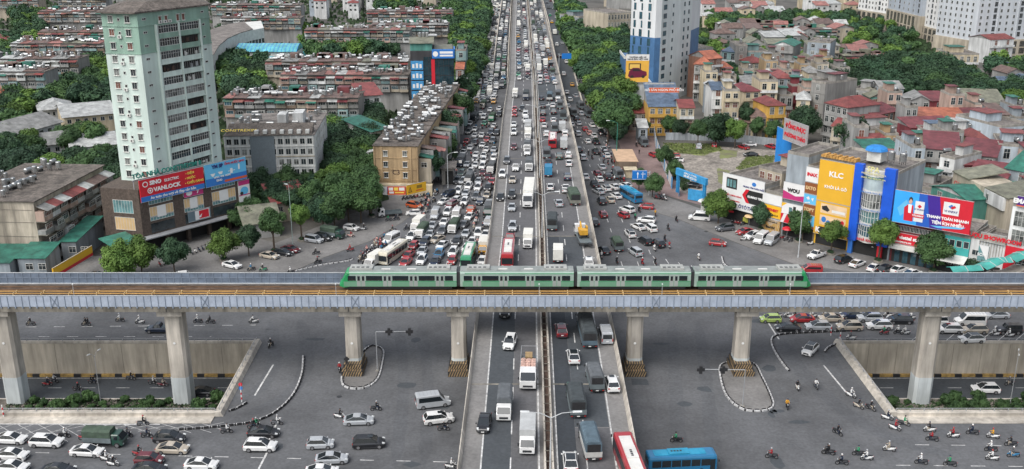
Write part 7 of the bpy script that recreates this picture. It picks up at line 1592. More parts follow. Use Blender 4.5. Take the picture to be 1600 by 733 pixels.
text('SPA', 1.7, M_gold, r, (L/2-.2,-1.98,20.2), bold=.01); text('EHAIR AND BEAUTY SPA', .5, M_gold, r, (L/2,-2.02,18.25)); text('EHAIR AND BEAUTY SPA', .5, M_gold, r, (L/2,-2.02,h-.35))
for z in (7.6,11.0,15.0): text('NHA KHOA THÚY ĐỨC', .5, M_bl, r, (L/2,-2.02,z))
text('NHÀ KHOA', .8, M_rd, r, (L/2,-2.02,4.1), bold=.03)
b = MB(); b.dome((1.5,6,h+3.2),2.6,1.2,8); o = b.build('x', mat('tarpaulin_blue',(.02,.2,.55),rough=.7,var=.2,scale=1), None); o.name='tarpaulin'; o.location = r.location; o.rotation_euler = r.rotation_euler; tag(o,'bright blue tarpaulin wrapped over a rooftop frame','tarpaulin')
b = MB(); b.box(0,4.5,h+.8,3.2,8,h+3.3); b.build('roof_cabin', M_white2, r); M_ = Matrix.Translation(r.location) @ Matrix.Rotation(r.rotation_euler.z,4,'Z')
for k in range(2): p = M_ @ Vector((5+k*2.6,6,h+.8)); tank(p.x,p.y,p.z,.3,'the blue pylon building',1.3)
r, L, h, A, B = shop(1389,407,1453,420,347,14,'red fronted phone shop under the wallet billboard','dark red',roofk='flat')
zz0 = ZT(345,A.y)
board('huge blue to red billboard showing a woman and a phone wallet', A+out(A,B,1.0), W(1507,431)+out(A,B,1.0), zz0+.3, ZT(294,A.y), M_rd, [('Ví VNPAY',.62,M_dkb,.74,.6,.03),('THANH TOÁN NHANH',.8,M_lt,.71,.36,.05),('TIỆN ÍCH NHIỀU',.85,M_lt,.72,.2,.05),('TẢI NGAY',.5,M_lt,.33,.3,.05),('Ví VNPAY',.5,M_dkb,.34,.5)], name='billboard', th=.5,
      shapes=[(rect(0,0,.32,1), mat('sign_sky',(.04,.35,.78),rough=.4,var=.05)),([(.32,0),(.5,0),(.42,1),(.32,1)], mat('sign_royal',(.02,.1,.45),rough=.4,var=.05)),([(.5,0),(.66,0),(.58,1),(.42,1)], mat('sign_indigo',(.05,.02,.25),rough=.4,var=.05)),([(.05,.45),(.16,.75),(.22,.5),(.1,.2)], M_cy),
              ([(.15,.1),(.14,.5),(.19,.62),(.26,.6),(.27,.1)], M_rd),([(.19,.62),(.24,.62),(.235,.35),(.2,.35)], M_lt),(circ(.215,.72,.025,.085), mat('print_skin',(.55,.33,.25),var=0)),([(.19,.7),(.195,.82),(.215,.86),(.24,.82),(.25,.64),(.24,.74),(.215,.8),(.2,.74)], M_blk),
              (rect(.28,.12,.4,.76), M_wt),([(.31,.6),(.34,.66),(.37,.6),(.34,.54)], M_rd),(rect(.25,.24,.41,.36), M_rd),(rect(.64,.5,.84,.88), M_wt),([(.7,.75),(.74,.82),(.78,.75),(.74,.68)], M_bl),([(.73,.74),(.78,.8),(.8,.74),(.75,.67)], M_rd),([(.5,.08),(.95,.2),(.9,.12),(.6,.04)], M_cy)])
board('red phone shop signboard with white lettering', A+out(A,B,.6), B+out(A,B,.6), 4.6, zz0-2.2, M_rd, [('viettel store',1.05,M_lt,.5,.6,.05),('viettelstore.vn',.7,M_lt,.28,.2,.02)], name='billboard')
for i in range(9): q = inst('window', winmesh(1.3,1.2,'plain')[0], r, (.6+i*L/9.3,-.02,zz0-1.9)); inst('pane', winmesh(1.3,1.2,'plain')[1], q)
b = MB(); b.box(0,-1.6,3.4,L,-.01,4.4); b.build('awning', M_white2, r); b = MB()
for k in range(5): b.box(1+k*L/5,-.08,.1,1+k*L/5+L/8,-.04,3.1)
b.build('shop_glazing', M_winb, r)
r, L, h, A, B = shop(1454,420,1508,431,364,14,'turquoise shop house with long window strips','teal'); 
b = MB(); b.box(-.02,-.04,3.4,L+.02,-.005,h); b.build('turquoise_cladding', mat('turquoise_cladding',(.05,.38,.36),rough=.6,var=.1), r)
for z in (h-2.2,h-6.2):
    for i in range(5): q = inst('window', winmesh(round(L/5-.3,1),1.5,'plain')[0], r, (.2+i*L/5,-.05,z)); inst('pane', winmesh(round(L/5-.3,1),1.5,'plain')[1], q)
b = MB(); b.loft([[(x,-3,3.3),(x,-.05,4.2),(x,-.05,4.0),(x,-3,3.2)] for x in (0,L)]); flipfix(b.build('awning', M_white2, r).data)
r, L, h, A, B = shop(1509,431,1522,434,372,10,'narrow white house with two small windows','white')
for z in (h-3.5,h-7): q = inst('window', winmesh(1.6,1.2,'plain')[0], r, (.5,-.02,z)); inst('pane', winmesh(1.6,1.2,'plain')[1], q)
r, L, h, A, B = shop(1523,434,1562,443,376,9,'bare fronted plaster building with red letter frame on top','white')
b = MB()
for k in range(9): b.box(L*k/9,-.12,5,L*k/9+.12,-.01,h)
b.build('facade_rib', M_conc, r)
board('lattice sign with red letters standing on the bare white front', A+out(A,B,.2), B+out(A,B,.2), h+.2, h+2.0, M_conc, [('RƯỢU SHOWROOM',1.2,M_rd,.5,.5,.05)])
board('teal diagonal banner on the bare white front', A+out(A,B,.15), fb(A,B,.4)+out(A,B,.15), 4, 7.5, M_tealw, [('SƠN',.9,M_lt,.4,.4)], shapes=[([(0,1),(1,0),(1,1)], M_wt)])
r, L, h, A, B = shop(1563,443,1640,461,322,12,'white building with tall white framed windows and red paint shop below','white')
b = MB(); b.box(0,-.35,3.4,L,-.001,h-8.4); b.build('red_cladding', M_rd, r)
for z, hh_ in ((h-4,3.2),(h-7.9,3.2)):
    for i in range(5): f_, p_ = winmesh(3.2,hh_,'grid',M_curt,M_white2); q = inst('window', f_, r, (.6+i*3.6,-.02,z)); inst('pane', p_, q)
for i in range(4): f_, p_ = winmesh(2.0,1.8,'grid',M_win,M_white2); q = inst('window', f_, r, (2.2+i*2.1,-.37,h-12.5)); inst('pane', p_, q)
text('Dulux', 1.6, M_lt, r, (5,-.42,h-9.6), bold=.04); text('Tuấn', 1.4, M_lt, r, (4,-.42,4.5), bold=.04)
board('purple rooftop board with white letters at right edge', A+out(A,B,.2)+(B-A)*.08, B+out(A,B,.2), h+.3, h+2.4, mat('sign_purple',(.07,.02,.2),rough=.5), [('EMAX HOME',1.3,M_lt,.35,.5,.05)], shapes=[(rect(0,0,1,.12), M_or)])
# blue flank, red lattice billboard and beige house behind the row
r2_, L2_, D2_, h2_ = house(1186,1222,262,272,13,14,'beige','flat','pale','beige two storey house with white windows behind the narrow shop',floors=3,nwin=3,balc=False)
A, B = Vector(((1214-800)/SC(262,14),262,0)), Vector(((1236-800)/SC(254,14),254,0)); board('tall blue sheet clad flank wall behind the grey front', A, B, 8, 19, mat('sheet_blue',(.02,.22,.6),rough=.5,var=.1), [], name='cladding_wall', th=.3)
A, B = W(1225,208,19), W(1262,222,19); board('tilted lattice billboard with red letters on a rooftop', A, B, 17.5, 23, mat('lattice_grey',(.35,.33,.33),rough=.7,var=.2,scale=2), [('ĐỒNG PHỤC',1.5,M_rd,.5,.7,.05),('PHƯƠNG THẢO',1.3,M_rd,.5,.28,.05)], name='billboard')
# long beige wall building diagonal
A, B = W(1490,268,13), W(1578,312,13); A.z=B.z=0; loc, rz, L = frame(A,B); r = thing('house','long blank beige stepped wall house with olive roofs','house',loc,rz)
b = MB(); b.box(0,0,0,L,9,13); b.build('wall', wm('beige'), r)
for (u0,u1,hh_) in [(0,L*.32,13.0),(L*.6,L,13.0)]: b = MB(); b.loft([[(x,-.4,hh_+.2),(x,9.4,hh_+1.8),(x,9.4,hh_+1.6),(x,-.4,hh_)] for x in (u0,u1)]); flipfix(b.build('roof', rm('olive'), r).data)
b = MB(); b.box(L*.62,-.6,10,L*.95,-.01,12.9); b.build('white_loft', wm('white'), r); q = inst('window', winmesh(1.2,1.6,'plain')[0], r, (L*.66,-.62,10.6)); inst('pane', winmesh(1.2,1.6,'plain')[1], q)
text('CHO THUÊ', 1.6, M_rd, r, (L*.2,-.05,10.5))
emit_tanks()
# ================================================================ trees
def leaf_mat(name, c, dark, rnd=.25):
    m = mat(name, c, rough=.75, var=.3, scale=.55, world=False, dark=dark, rnd=rnd, detail=4, spec=.3)
    return m
LM = {'bright': leaf_mat('foliage_bright', (.1,.165,.035), (.036,.08,.016)), 'mid': leaf_mat('foliage_mid', (.058,.11,.036), (.02,.05,.018)), 'dark': leaf_mat('foliage_dark', (.036,.075,.034), (.012,.03,.016)), 'teal': leaf_mat('foliage_teal', (.036,.08,.042), (.013,.034,.018))}
def crown(seed, nl, nleaf, ls, squash=.8):
    r_ = random.Random(seed); b = MB(); lobes = []
    for i in range(nl):
        while True:
            x, y, z = r_.uniform(-1,1), r_.uniform(-1,1), r_.uniform(-1,1)
            if .15 < x*x+y*y+z*z < 1: break
        rad = r_.uniform(.26,.42); k = (1-rad*.75); lobes.append((x*k, y*k, z*k*squash, rad))
    lobes.append((0,0,0,.62))
    for (x, y, z, rad) in lobes:
        m = int(nleaf/nl*(rad/.34)**2)
        for _ in range(m):
            v = Vector((r_.gauss(0,1), r_.gauss(0,1), r_.gauss(.25,1))).normalized(); p = Vector((x,y,z))+v*rad*r_.uniform(.78,1.08)
            n = (v+Vector((r_.gauss(0,.5),r_.gauss(0,.5),r_.gauss(.3,.5)))).normalized(); a = n.orthogonal().normalized(); a.rotate(Matrix.Rotation(r_.uniform(0,6.3),3,n)); c = n.cross(a); s = ls*r_.uniform(.6,1.3)
            k = len(b.v); b.v += [tuple(p-a*s*1.2), tuple(p+c*s*.6-n*s*.15), tuple(p+a*s*1.2-n*s*.3), tuple(p-c*s*.6-n*s*.15)]; b.f.append((k,k+1,k+2,k+3)); b.m.append(0)
    for (x, y, z, rad) in lobes:          # inner mass of twigs and shaded leaves
        t = (1+5**.5)/2; iv = [Vector(q).normalized() for q in [(-1,t,0),(1,t,0),(-1,-t,0),(1,-t,0),(0,-1,t),(0,1,t),(0,-1,-t),(0,1,-t),(t,0,-1),(t,0,1),(-t,0,-1),(-t,0,1)]]
        b.add([(x+q.x*rad*.8, y+q.y*rad*.8, z+q.z*rad*.8) for q in iv], [(0,11,5),(0,5,1),(0,1,7),(0,7,10),(0,10,11),(1,5,9),(5,11,4),(11,10,2),(10,7,6),(7,1,8),(3,9,4),(3,4,2),(3,2,6),(3,6,8),(3,8,9),(4,9,5),(2,4,11),(6,2,10),(8,6,7),(9,8,1)])
    b.m = [0]*len(b.f); return b.mesh('crown', [LM['mid']])
CRN = [crown(i, 15, 3400, .058) for i in range(4)]; CRF = [crown(10+i, 11+2*i, 2600, .06, .6) for i in range(5)]
def trunkmesh(seed):
    r_ = random.Random(seed); b = MB(); b.tube((0,0,-.02),(.02,.01,.6),.055,.04,7,M_trunk)
    for k in range(5): a = k*1.26+r_.random(); b.tube((.02,.01,.5+.02*k),(.28*math.cos(a),.28*math.sin(a),.95),.028,.012,5,M_trunk)
    return b.mesh('trunk')
TRK = [trunkmesh(i) for i in range(3)]
TREES = []
def tree(x, y, z0, hc, rx, rz_, shade, label, group=None, near=True): TREES.append((rx/math.hypot(x,y)*(3 if near else 1), x, y, z0, hc, rx*(1.26 if near else 1.1), rz_*(1.24 if near else 1.1), shade, label, group, near))
CRL = [crown(30+i, 9, 620, .12, .62) for i in range(4)]
def emit_trees():
    import numpy as np
    vis = lambda t: abs(t[1]) < (t[2]*CT+60*ST)*.53+8
    TREES.sort(key=lambda t: (-int(vis(t)), -t[0])); rest = []
    for i, (s_, x, y, z0, hc, rx, rz_, sh, lab, grp, near) in enumerate(TREES):
        if i < 296:
            r = thing('tree', lab, 'tree', (x,y,z0), R.uniform(0,6.28), grp)
            inst('crown', R.choice(CRN if near else CRF), r, (0,0,hc), 0, (rx,rx*R.uniform(.92,1.08),rz_), {0: LM[sh]})
            inst('trunk', R.choice(TRK), r, (0,0,0), 0, (hc*.55+.5, hc*.55+.5, hc))
        elif vis(TREES[i]): rest.append((x,y,z0,hc,rx,rz_,sh))
    V = []; F = []; MI = []; n = 0; keys = list(LM)
    for (x,y,z0,hc,rx,rz_,sh) in rest:
        me = R.choice(CRL); v = np.array([tuple(q.co) for q in me.vertices]) if me.name not in VC else VC[me.name][0]
        if me.name not in VC: VC[me.name] = (v, [tuple(p_.vertices) for p_ in me.polygons])
        a = R.uniform(0,6.28); c, s = math.cos(a), math.sin(a); q = np.empty_like(v); q[:,0] = x+rx*(v[:,0]*c-v[:,1]*s); q[:,1] = y+rx*(v[:,0]*s+v[:,1]*c); q[:,2] = z0+hc+rz_*v[:,2]
        V.append(q); F += [tuple(n+j for j in f) for f in VC[me.name][1]]; MI += [keys.index(sh)]*len(VC[me.name][1]); n += len(v)
    me = bpy.data.meshes.new('woodland'); me.from_pydata(np.concatenate(V), [], F)
    for k in keys: me.materials.append(LM[k])
    me.polygons.foreach_set('material_index', MI); me.update(); o = bpy.data.objects.new('woodland', me); C.objects.link(o)
    tag(o, 'far tree crowns merging into woodland between the distant roofs', 'woodland', kind='stuff')
VC = {}
NT = [  # crown centre px, base py, crown width px, shade, label
 (190,402,433,58,'bright','big bright leafy tree at the podium corner'),(222,392,428,50,'bright','second bright tree right behind the podium corner one'),(273,392,425,44,'dark','dark round tree before the podium entrance'),(350,377,407,46,'bright','bright oval tree beside the parked white sedan'),
 (389,368,400,40,'dark','dark tree between the oval tree and tall lamp'),(429,345,394,42,'mid','slim street tree left of the tall lamp post'),(472,333,376,34,'bright','street tree right of the tall lamp post'),(545,306,348,46,'mid','street tree behind the parked white hatchback'),(581,305,339,32,'bright','bright young tree before the corner signs'),
 (505,330,362,44,'teal','dark broad tree behind the parked minivan'),(520,285,330,50,'bright','light tree rising behind the forecourt wall'),(490,300,345,46,'mid','bushy tree behind the forecourt wall'),
 (1122,318,349,42,'bright','street tree beside the white minibus'),(1190,332,359,36,'dark','street tree before the black red arrow board'),(1248,346,377,42,'mid','street tree before the tall grey front'),(1298,360,396,36,'bright','young tree before the yellow building'),(1372,361,408,44,'bright','street tree before the blue pylons'),
 (1458,388,424,52,'mid','broad street tree before the phone shop'),(1528,407,430,44,'dark','dark tree before the bare white front'),(1556,402,430,40,'teal','rightmost dark tree by the teal canopy'),(998,276,299,26,'mid','street tree behind the blue direction sign'),(1019,285,308,31,'mid','round street tree right of the blue direction sign'),
 (965,206,236,26,'dark','dark street tree behind the green lamp post'),(955,182,212,44,'bright','broad light tree along the right kerb'),(1037,240,262,26,'mid','overgrown bush inside the lot fence'),(1052,262,280,28,'mid','leafy shrub behind the lot gate'),
 (676,250,292,36,'dark','dark tree beside block C3'),(700,190,236,40,'dark','dark tree over the left kerb above block C3'),(722,128,180,46,'dark','dark avenue tree beside the dark glass office'),(725,158,205,38,'mid','avenue tree between office and kerb lamps'),(697,235,262,20,'mid','small tree behind the concrete shed'),
 (1118,196,228,48,'dark','large dark tree over the lot fence'),(1090,200,230,26,'mid','rounded tree at the left of the lot fence'),(1148,200,232,34,'bright','light green tree over the lot fence'),(1162,175,215,30,'dark','dark tree before the slim cream house'),(1207,200,225,28,'mid','tree beside the yellow hipped house'),(1260,188,225,48,'dark','large dark tree behind the rooftop lattice sign'),(1182,195,222,26,'mid','tree before the low cream villa'),
 (1328,205,250,50,'dark','big dark tree among the red roofs'),(1062,196,218,26,'dark','tree before the cream villa'),(1043,192,214,24,'mid','tree before the yellow cafe'),(1010,195,215,14,'mid','small tree by the tiny stall'),(410,283,320,44,'dark','dark tree before the grey white office'),(452,280,320,46,'mid','broad tree before the grey white office corner'),(436,300,335,40,'teal','dark low tree between office and kiosk'),(380,300,335,36,'dark','dark tree beside the purple banner'),
]
for (cx, cy, by, w_, sh, lab) in NT:
    g0 = W(cx, by); s = SC(g0.y, 4); rad = w_/2/s; hc = max(ZT(cy, g0.y), rad*.85); hc = min(hc, 9.5); tree(g0.x, g0.y, 0, hc, rad, rad*.98, sh, lab)
def forest(poly, sp, r0, r1, shades, ph, zc=7, mx=400, kill=()):
    P_ = [W(x,y,zc) for x,y in poly]; xs=[p.x for p in P_]; ys=[p.y for p in P_]; done=[]; t=0
    while t < 5000 and len(done) < mx:
        t += 1; x, y = R.uniform(min(xs),max(xs)), R.uniform(min(ys),max(ys)); c=False
        for i in range(len(P_)):
            a,b_=P_[i],P_[i-1]
            if (a.y>y)!=(b_.y>y) and x<(b_.x-a.x)*(y-a.y)/(b_.y-a.y)+a.x: c=not c
        if not c or any((x-a)**2+(y-b_)**2 < sp*sp for a,b_ in done): continue
        done.append((x,y)); rad = R.uniform(r0,r1); sh = R.choice(shades); tree(x,y,0,zc+R.uniform(-1,1.5),rad,rad*R.uniform(.8,1.0),sh,'%s tree %s' % ({'bright':'light green','mid':'mid green','dark':'dark green','teal':'bluish green'}[sh],ph),'%s trees %s' % (sh,ph),near=False)
DK = ['dark','dark','mid','teal','bright']; MX = ['mid','dark','bright','mid','teal']
forest([(0,135),(60,112),(110,88),(165,70),(182,160),(110,152),(60,160),(0,185)], 6.5, 4.5, 6.5, MX, 'in the left woodland beside the tower')
forest([(-20,225),(40,212),(70,245),(190,250),(195,292),(158,262),(60,262),(0,262),(-20,262)], 6, 4, 6, DK, 'in front of the school halls')
forest([(0,190),(30,180),(50,190),(10,210)], 6, 4, 5, ['bright','mid'], 'left of the school halls')
forest([(90,205),(140,195),(150,215),(100,222)], 7, 4, 5.5, ['bright','mid'], 'between the pale hall roofs')
forest([(340,88),(380,92),(412,100),(410,140),(352,142)], 6, 4.5, 6.5, DK, 'behind the tower by the mall')
forest([(345,42),(440,34),(478,40),(478,50),(420,44),(350,56)], 7, 4.5, 6.5, DK, 'behind the white mall')
forest([(480,60),(520,52),(560,48),(635,42),(636,68),(600,78),(480,82)], 7, 4.5, 6.5, MX, 'in the court above the red canopied block')
forest([(478,122),(560,120),(566,136),(480,138)], 6, 3.5, 5, ['bright','mid','dark'], 'between two slab blocks')
forest([(385,152),(410,150),(500,168),(600,170),(598,200),(570,232),(520,262),(500,235),(520,200),(480,180)], 6.5, 4.5, 6.2, MX+['dark'], 'in the court beside block C3')
forest([(520,262),(580,225),(585,300),(540,320),(500,320),(515,290)], 6, 3.8, 5, MX, 'behind the forecourt wall')
forest([(640,200),(655,195),(668,232),(655,240)], 5, 2.5, 3, ['dark'], 'at the foot of block C3')
forest([(700,2),(765,0),(748,60),(742,110),(718,115),(712,60),(695,35)], 6.5, 4.8, 6.8, DK+['mid'], 'of the left avenue above the office', zc=9)
forest([(715,110),(740,110),(730,165),(712,185),(700,215),(690,215),(705,160)], 5.5, 3.4, 4.6, ['mid','dark'], 'along the left kerb', zc=7)
forest([(870,-8),(905,10),(925,34),(975,42),(982,90),(972,130),(985,160),(950,190),(930,150),(905,92),(885,40)], 6.5, 4.8, 7, DK+['mid','mid'], 'of the right avenue grove', zc=9)
forest([(925,105),(950,150),(985,160),(975,190),(950,190),(925,140)], 5.5, 3.5, 5, ['mid','bright'], 'along the right kerb', zc=6)
forest([(1300,112),(1390,92),(1440,85),(1500,110),(1545,146),(1420,140),(1345,128),(1300,122)], 7, 5, 7, ['dark','dark','mid','teal','dark'], 'in the big grove behind the market roofs', zc=10)
forest([(1090,60),(1150,62),(1260,60),(1330,58),(1440,68),(1400,84),(1290,90),(1180,90),(1100,88)], 8, 3, 4.8, ['bright','mid','dark'], 'smothering the overgrown quarter', zc=6)
forest([(1110,24),(1330,22),(1330,32),(1110,36)], 8, 4.5, 6, MX, 'beyond the overgrown quarter', zc=6)
forest([(1290,30),(1360,26),(1430,46),(1430,60),(1340,60)], 9, 3.5, 5, MX, 'below the farther white tower', zc=5)
forest([(1545,98),(1660,92),(1660,105),(1560,112)], 7, 4.5, 6, DK, 'at the right edge behind the roofs', zc=7)
forest([(1560,138),(1660,130),(1660,158),(1575,155)], 7, 4.5, 6, DK, 'right of the shallow olive hall', zc=7)
forest([(15,5),(70,0),(60,62),(40,90),(0,88),(0,70),(35,50)], 7, 4.5, 6, DK, 'at the top left')
forest([(0,55),(60,56),(90,62),(80,80),(0,90)], 7, 4.5, 6, DK, 'between the top left blocks')
forest([(110,235),(130,250),(155,300),(158,262),(175,270),(180,292),(160,290)], 5, 3, 4, ['dark'], 'behind the left corner block')
forest([(580,-6),(640,-8),(640,14),(590,12)], 8, 5, 6, MX, 'near the top edge behind the slab blocks')
forest([(1135,95),(1165,98),(1165,125),(1140,122)], 5.5, 3, 4, DK, 'between the orange villa and townhouses')

forest([(360,275),(500,266),(505,325),(440,312),(385,335)], 5, 3, 4.2, ['dark','mid','teal','dark'], 'before the grey white office', zc=5)
forest([(150,240),(190,236),(196,288),(160,290)], 5, 3.5, 4.5, ['dark','mid'], 'behind the podium', zc=7)
emit_trees()
# ================================================================ kerbs, islands, street furniture, lot
M_kw = mat('kerb_white',(.5,.5,.5),rough=.7,var=.3,scale=2); kb0 = MB(); kb0.box(0,-.2,0,.96,.06,.26,M_kw); kb0.box(.12,.065,0,.84,.2,.38,M_black); KB = [kb0.mesh('kerb_block'), MB().box(0,-.17,0,.2,.17,.2).mesh('kerb_block_black', [M_black])]
def smooth_px(pts, z=0):
    P_ = [W(x,y,z) for x,y in pts]; out_ = []
    for i in range(len(P_)-1):
        a, b_, c, d = P_[max(0,i-1)], P_[i], P_[i+1], P_[min(len(P_)-1,i+2)]
        for k in range(8): t = k/8; out_.append(.5*((2*b_)+(c-a)*t+(2*a-5*b_+4*c-d)*t*t+(3*b_-a-3*c+d)*t**3))
    out_.append(P_[-1]); return out_
def kerb(pts, label, closed=False):
    r = thing('painted_kerb', label, 'kerb', (0,0,0)); P_ = smooth_px(pts + ([pts[0]] if closed else [])); seg = 0; i = 0; pos = P_[0].copy(); k = 0; ln_ = (.98,.22)
    while True:
        want = ln_[k % 2]; q = i+1; acc = (P_[q]-pos).length if q < len(P_) else 0
        while q < len(P_) and acc < want: q += 1; acc = (P_[q]-pos).length if q < len(P_) else 0
        if q >= len(P_): break
        d = (P_[q]-pos).normalized(); inst('kerb_block', KB[k % 2], r, (pos.x,pos.y,0.0), math.atan2(d.y,d.x)); pos = pos+d*want; i = q-1; k += 1
    return r, P_
kerb([(474,557),(472,585),(458,618),(430,645),(395,660),(355,666),(310,670),(278,672)], 'black and white kerb curving round the left slip road')
kerb([(386,630),(368,640),(350,645)], 'short blue white kerb at the tip of the left trench')
kerb([(1322,518),(1270,520),(1222,523),(1206,530),(1210,548),(1228,575),(1238,583)], 'black and white kerb bending round the right slip road')
kerb([(1308,538),(1294,544),(1288,552)], 'short curled white kerb at the right trench corner')
kerb([(458,425),(500,415),(545,408),(553,404)], 'black and white kerb behind the train at the left corner')
kerb([(1128,402),(1136,417),(1175,425)], 'white kerb tip behind the train on the right')
for pts, lab, lab2 in [([(540,580),(534,592),(538,604),(552,608),(572,606),(590,592),(598,560),(598,548),(588,542),(574,544)],'black and white kerb ring round the left pier island','l'),
                       ([(1142,566),(1126,572),(1126,590),(1136,620),(1160,640),(1190,643),(1207,636),(1204,620),(1190,590),(1176,568)],'black and white kerb ring round the right pier island','r')]:
    r, P_ = kerb(pts, lab, True); b = MB(); b.sheet([(p.x,p.y) for p in P_[:-1]], .10); tag(b.build('traffic_island', M_apron), kind='structure')
# street lamps
def lamp(x, y, z0, h, ang, arms, label, group=None, reach=2.6, colr=None):
    r = thing('street_lamp', label, 'street lamp', (x,y,z0), math.radians(ang), group); m = colr or M_galv
    b = MB(); b.tube((0,0,0),(0,0,h),.13,.07,8,m); b.tube((0,0,0),(0,0,.5),.2,.2,8,m); b.build('pole', None, r)
    for s in arms:
        b = MB(); b.tube((0,0,h-.1),(s*reach*.5,0,h+.55),.06,.05,6,m); b.tube((s*reach*.5,0,h+.55),(s*reach,0,h+.7),.05,.045,6,m); b.build('arm', None, r)
        b = MB(); b.loft([[(s*reach*(1) ,-.16,h+.66),(s*reach,.16,h+.66),(s*reach,.12,h+.82),(s*reach,-.12,h+.82)],[(s*(reach+1.1),-.18,h+.74),(s*(reach+1.1),.18,h+.74),(s*(reach+1.1),.1,h+.86),(s*(reach+1.1),-.1,h+.86)]]); flipfix(b.build('lamp_head', mat('lamp_head_white',(.55,.57,.57),rough=.4,var=0), r).data)
    return r
for i, Y in enumerate((107,205,256,304,353,402,452,502)):
    lamp(fx(Y,11.6), Y, FZ+.02, 9.6, 0, (-1,1), 'double armed lamp on the flyover median, %s from the near end' % ordn(i), 'median lamps along the flyover')
for i, (x, y, hx) in enumerate([(727,95,1),(722,130,1),(716,160,1),(708,188,1),(700,262,1)]):
    g0 = W(x, y+32); lamp(g0.x, g0.y, 0, 9.5, 0, (1,), 'curved single lamp over the left kerb, %s from the top' % ordn(i), 'kerb lamps left', 1.8)
g0 = W(963,252); lamp(g0.x, g0.y, 0, 12, 180, (1,), 'tall green lamp with curved arm by the right kerb', None, 2.4, mat('pole_green',(.03,.2,.15),rough=.5,var=0))
b = MB(); b.box(g0.x-.9,g0.y-.5,0,g0.x+.9,g0.y+.5,2.4); tag(b.build('street_cabinet', mat('cabinet_green',(.02,.22,.14),rough=.5,var=.1)), 'green street cabinet at the foot of the green lamp', 'cabinet')
for i, (x,y) in enumerate([(933,110),(940,140),(950,170)]): g0 = W(x,y+22); lamp(g0.x,g0.y,0,9.5,180,(1,),'single armed lamp over the right kerb, %s from the top' % ordn(i),'kerb lamps right',1.8)
g0 = W(458,388); lamp(g0.x,g0.y,0,14.5,180,(1,),'tall straight lamp post on the left forecourt',None,.3,mat('pole_pale',(.35,.45,.42),rough=.5,var=.1)).scale = (.65,.65,1)
g0 = W(1247,402); lamp(g0.x,g0.y,0,12,0,(1,),'tall lamp post before the blank grey front',None,.3)
g0 = W(741,327); 
g0 = W(593,318); lamp(g0.x,g0.y,0,7,180,(1,),'small curved lamp before the corner signs',None,1.2)
for x, y, lab in [(158,632,'left'),(1578,632,'right')]:
    g0 = W(x,y,TZ); lamp(g0.x,g0.y,TZ,9.0,65,(-1,1),'double armed lamp rising from the planted strip of the %s underpass' % lab,None,1.5,M_grey).scale = (.55,.55,1)
# traffic signals
def signal_head(b, x, y, z):
    b.box(x-.22,y-.2,z-.6,x+.22,y+.2,z+.6,M_black); b.box(x-.6,y-.16,z-.2,x-.221,y+.16,z+.2,M_black); b.box(x+.221,y-.16,z-.2,x+.6,y+.16,z+.28,M_black)
    for k in (): b.add([(x+.17*math.cos(t*.785),y-.21,z+k*.46+.17*math.sin(t*.785)) for t in range(8)], [tuple(range(8))[::-1]], M_tail if k == 1 else M_dkmet)
def signal(px_, py, zt, reach, heads, label):
    g0 = W(px_, py); r = thing('traffic_signal', label, 'traffic signal', (g0.x,g0.y,0)); b = MB(); b.tube((0,0,0),(0,0,zt),.09,.06,8,M_grey); b.box(-.3,-.3,0,.3,.3,.25,M_conc); b.build('mast', None, r)
    b = MB(); b.tube((0,0,zt),(reach,0,zt+.1),.06,.04,6,M_galv); b.build('arm', None, r)
    for hx in heads: b = MB(); signal_head(b, hx, -.1, zt+.05); b.build('signal_head', None, r)
signal(590,580,7.2,5.8,(2.2,5.6),'traffic signal mast reaching right from the left pier island')
signal(1160,636,6.4,-7.0,(-6.9,-3.4),'traffic signal mast reaching left from the right pier island')
for x, y, lab in [(543,588,'left'),]:
    g0 = W(x,y); r = thing('pedestrian_signal','small black signal post on the left pier island','traffic signal',(g0.x,g0.y,0)); b = MB(); b.tube((0,0,0),(0,0,3.6),.07,.06,6,M_dkmet); b.build('post', None, r); b = MB(); b.box(-.2,-.15,2.4,.2,.15,3.5,M_black); b.box(-.45,-.1,3.0,.45,.1,3.3,M_black); b.build('signal_head', None, r)
# red white bollard posts
for x, y, lab in [(378,628,'red and white post with round sign at the left trench tip'),(6,652,'red and white striped post at the far left kerb'),(1312,536,'red and white post at the right trench corner'),(1298,524,'second red and white post beside the right kerb')]:
    g0 = W(x,y); r = thing('sign_post', lab, 'post', (g0.x,g0.y,0)); 
    for k in range(5): b = MB(); b.tube((0,0,k*.42),(0,0,k*.42+.41),.09,n=8); b.build('stripe_band', M_rd if k % 2 else M_wt, r)
    if x == 378:
        for k in range(2): b = MB(); b.tube((0,-.03,2.4+k*.65),(0,.03,2.4+k*.65),.3,n=12); b.build('round_sign', M_rd if k else M_bl, r)
        b = MB(); b.tube((0,0,2.1),(0,0,3.3),.04,n=6); b.build('post', M_galv, r)
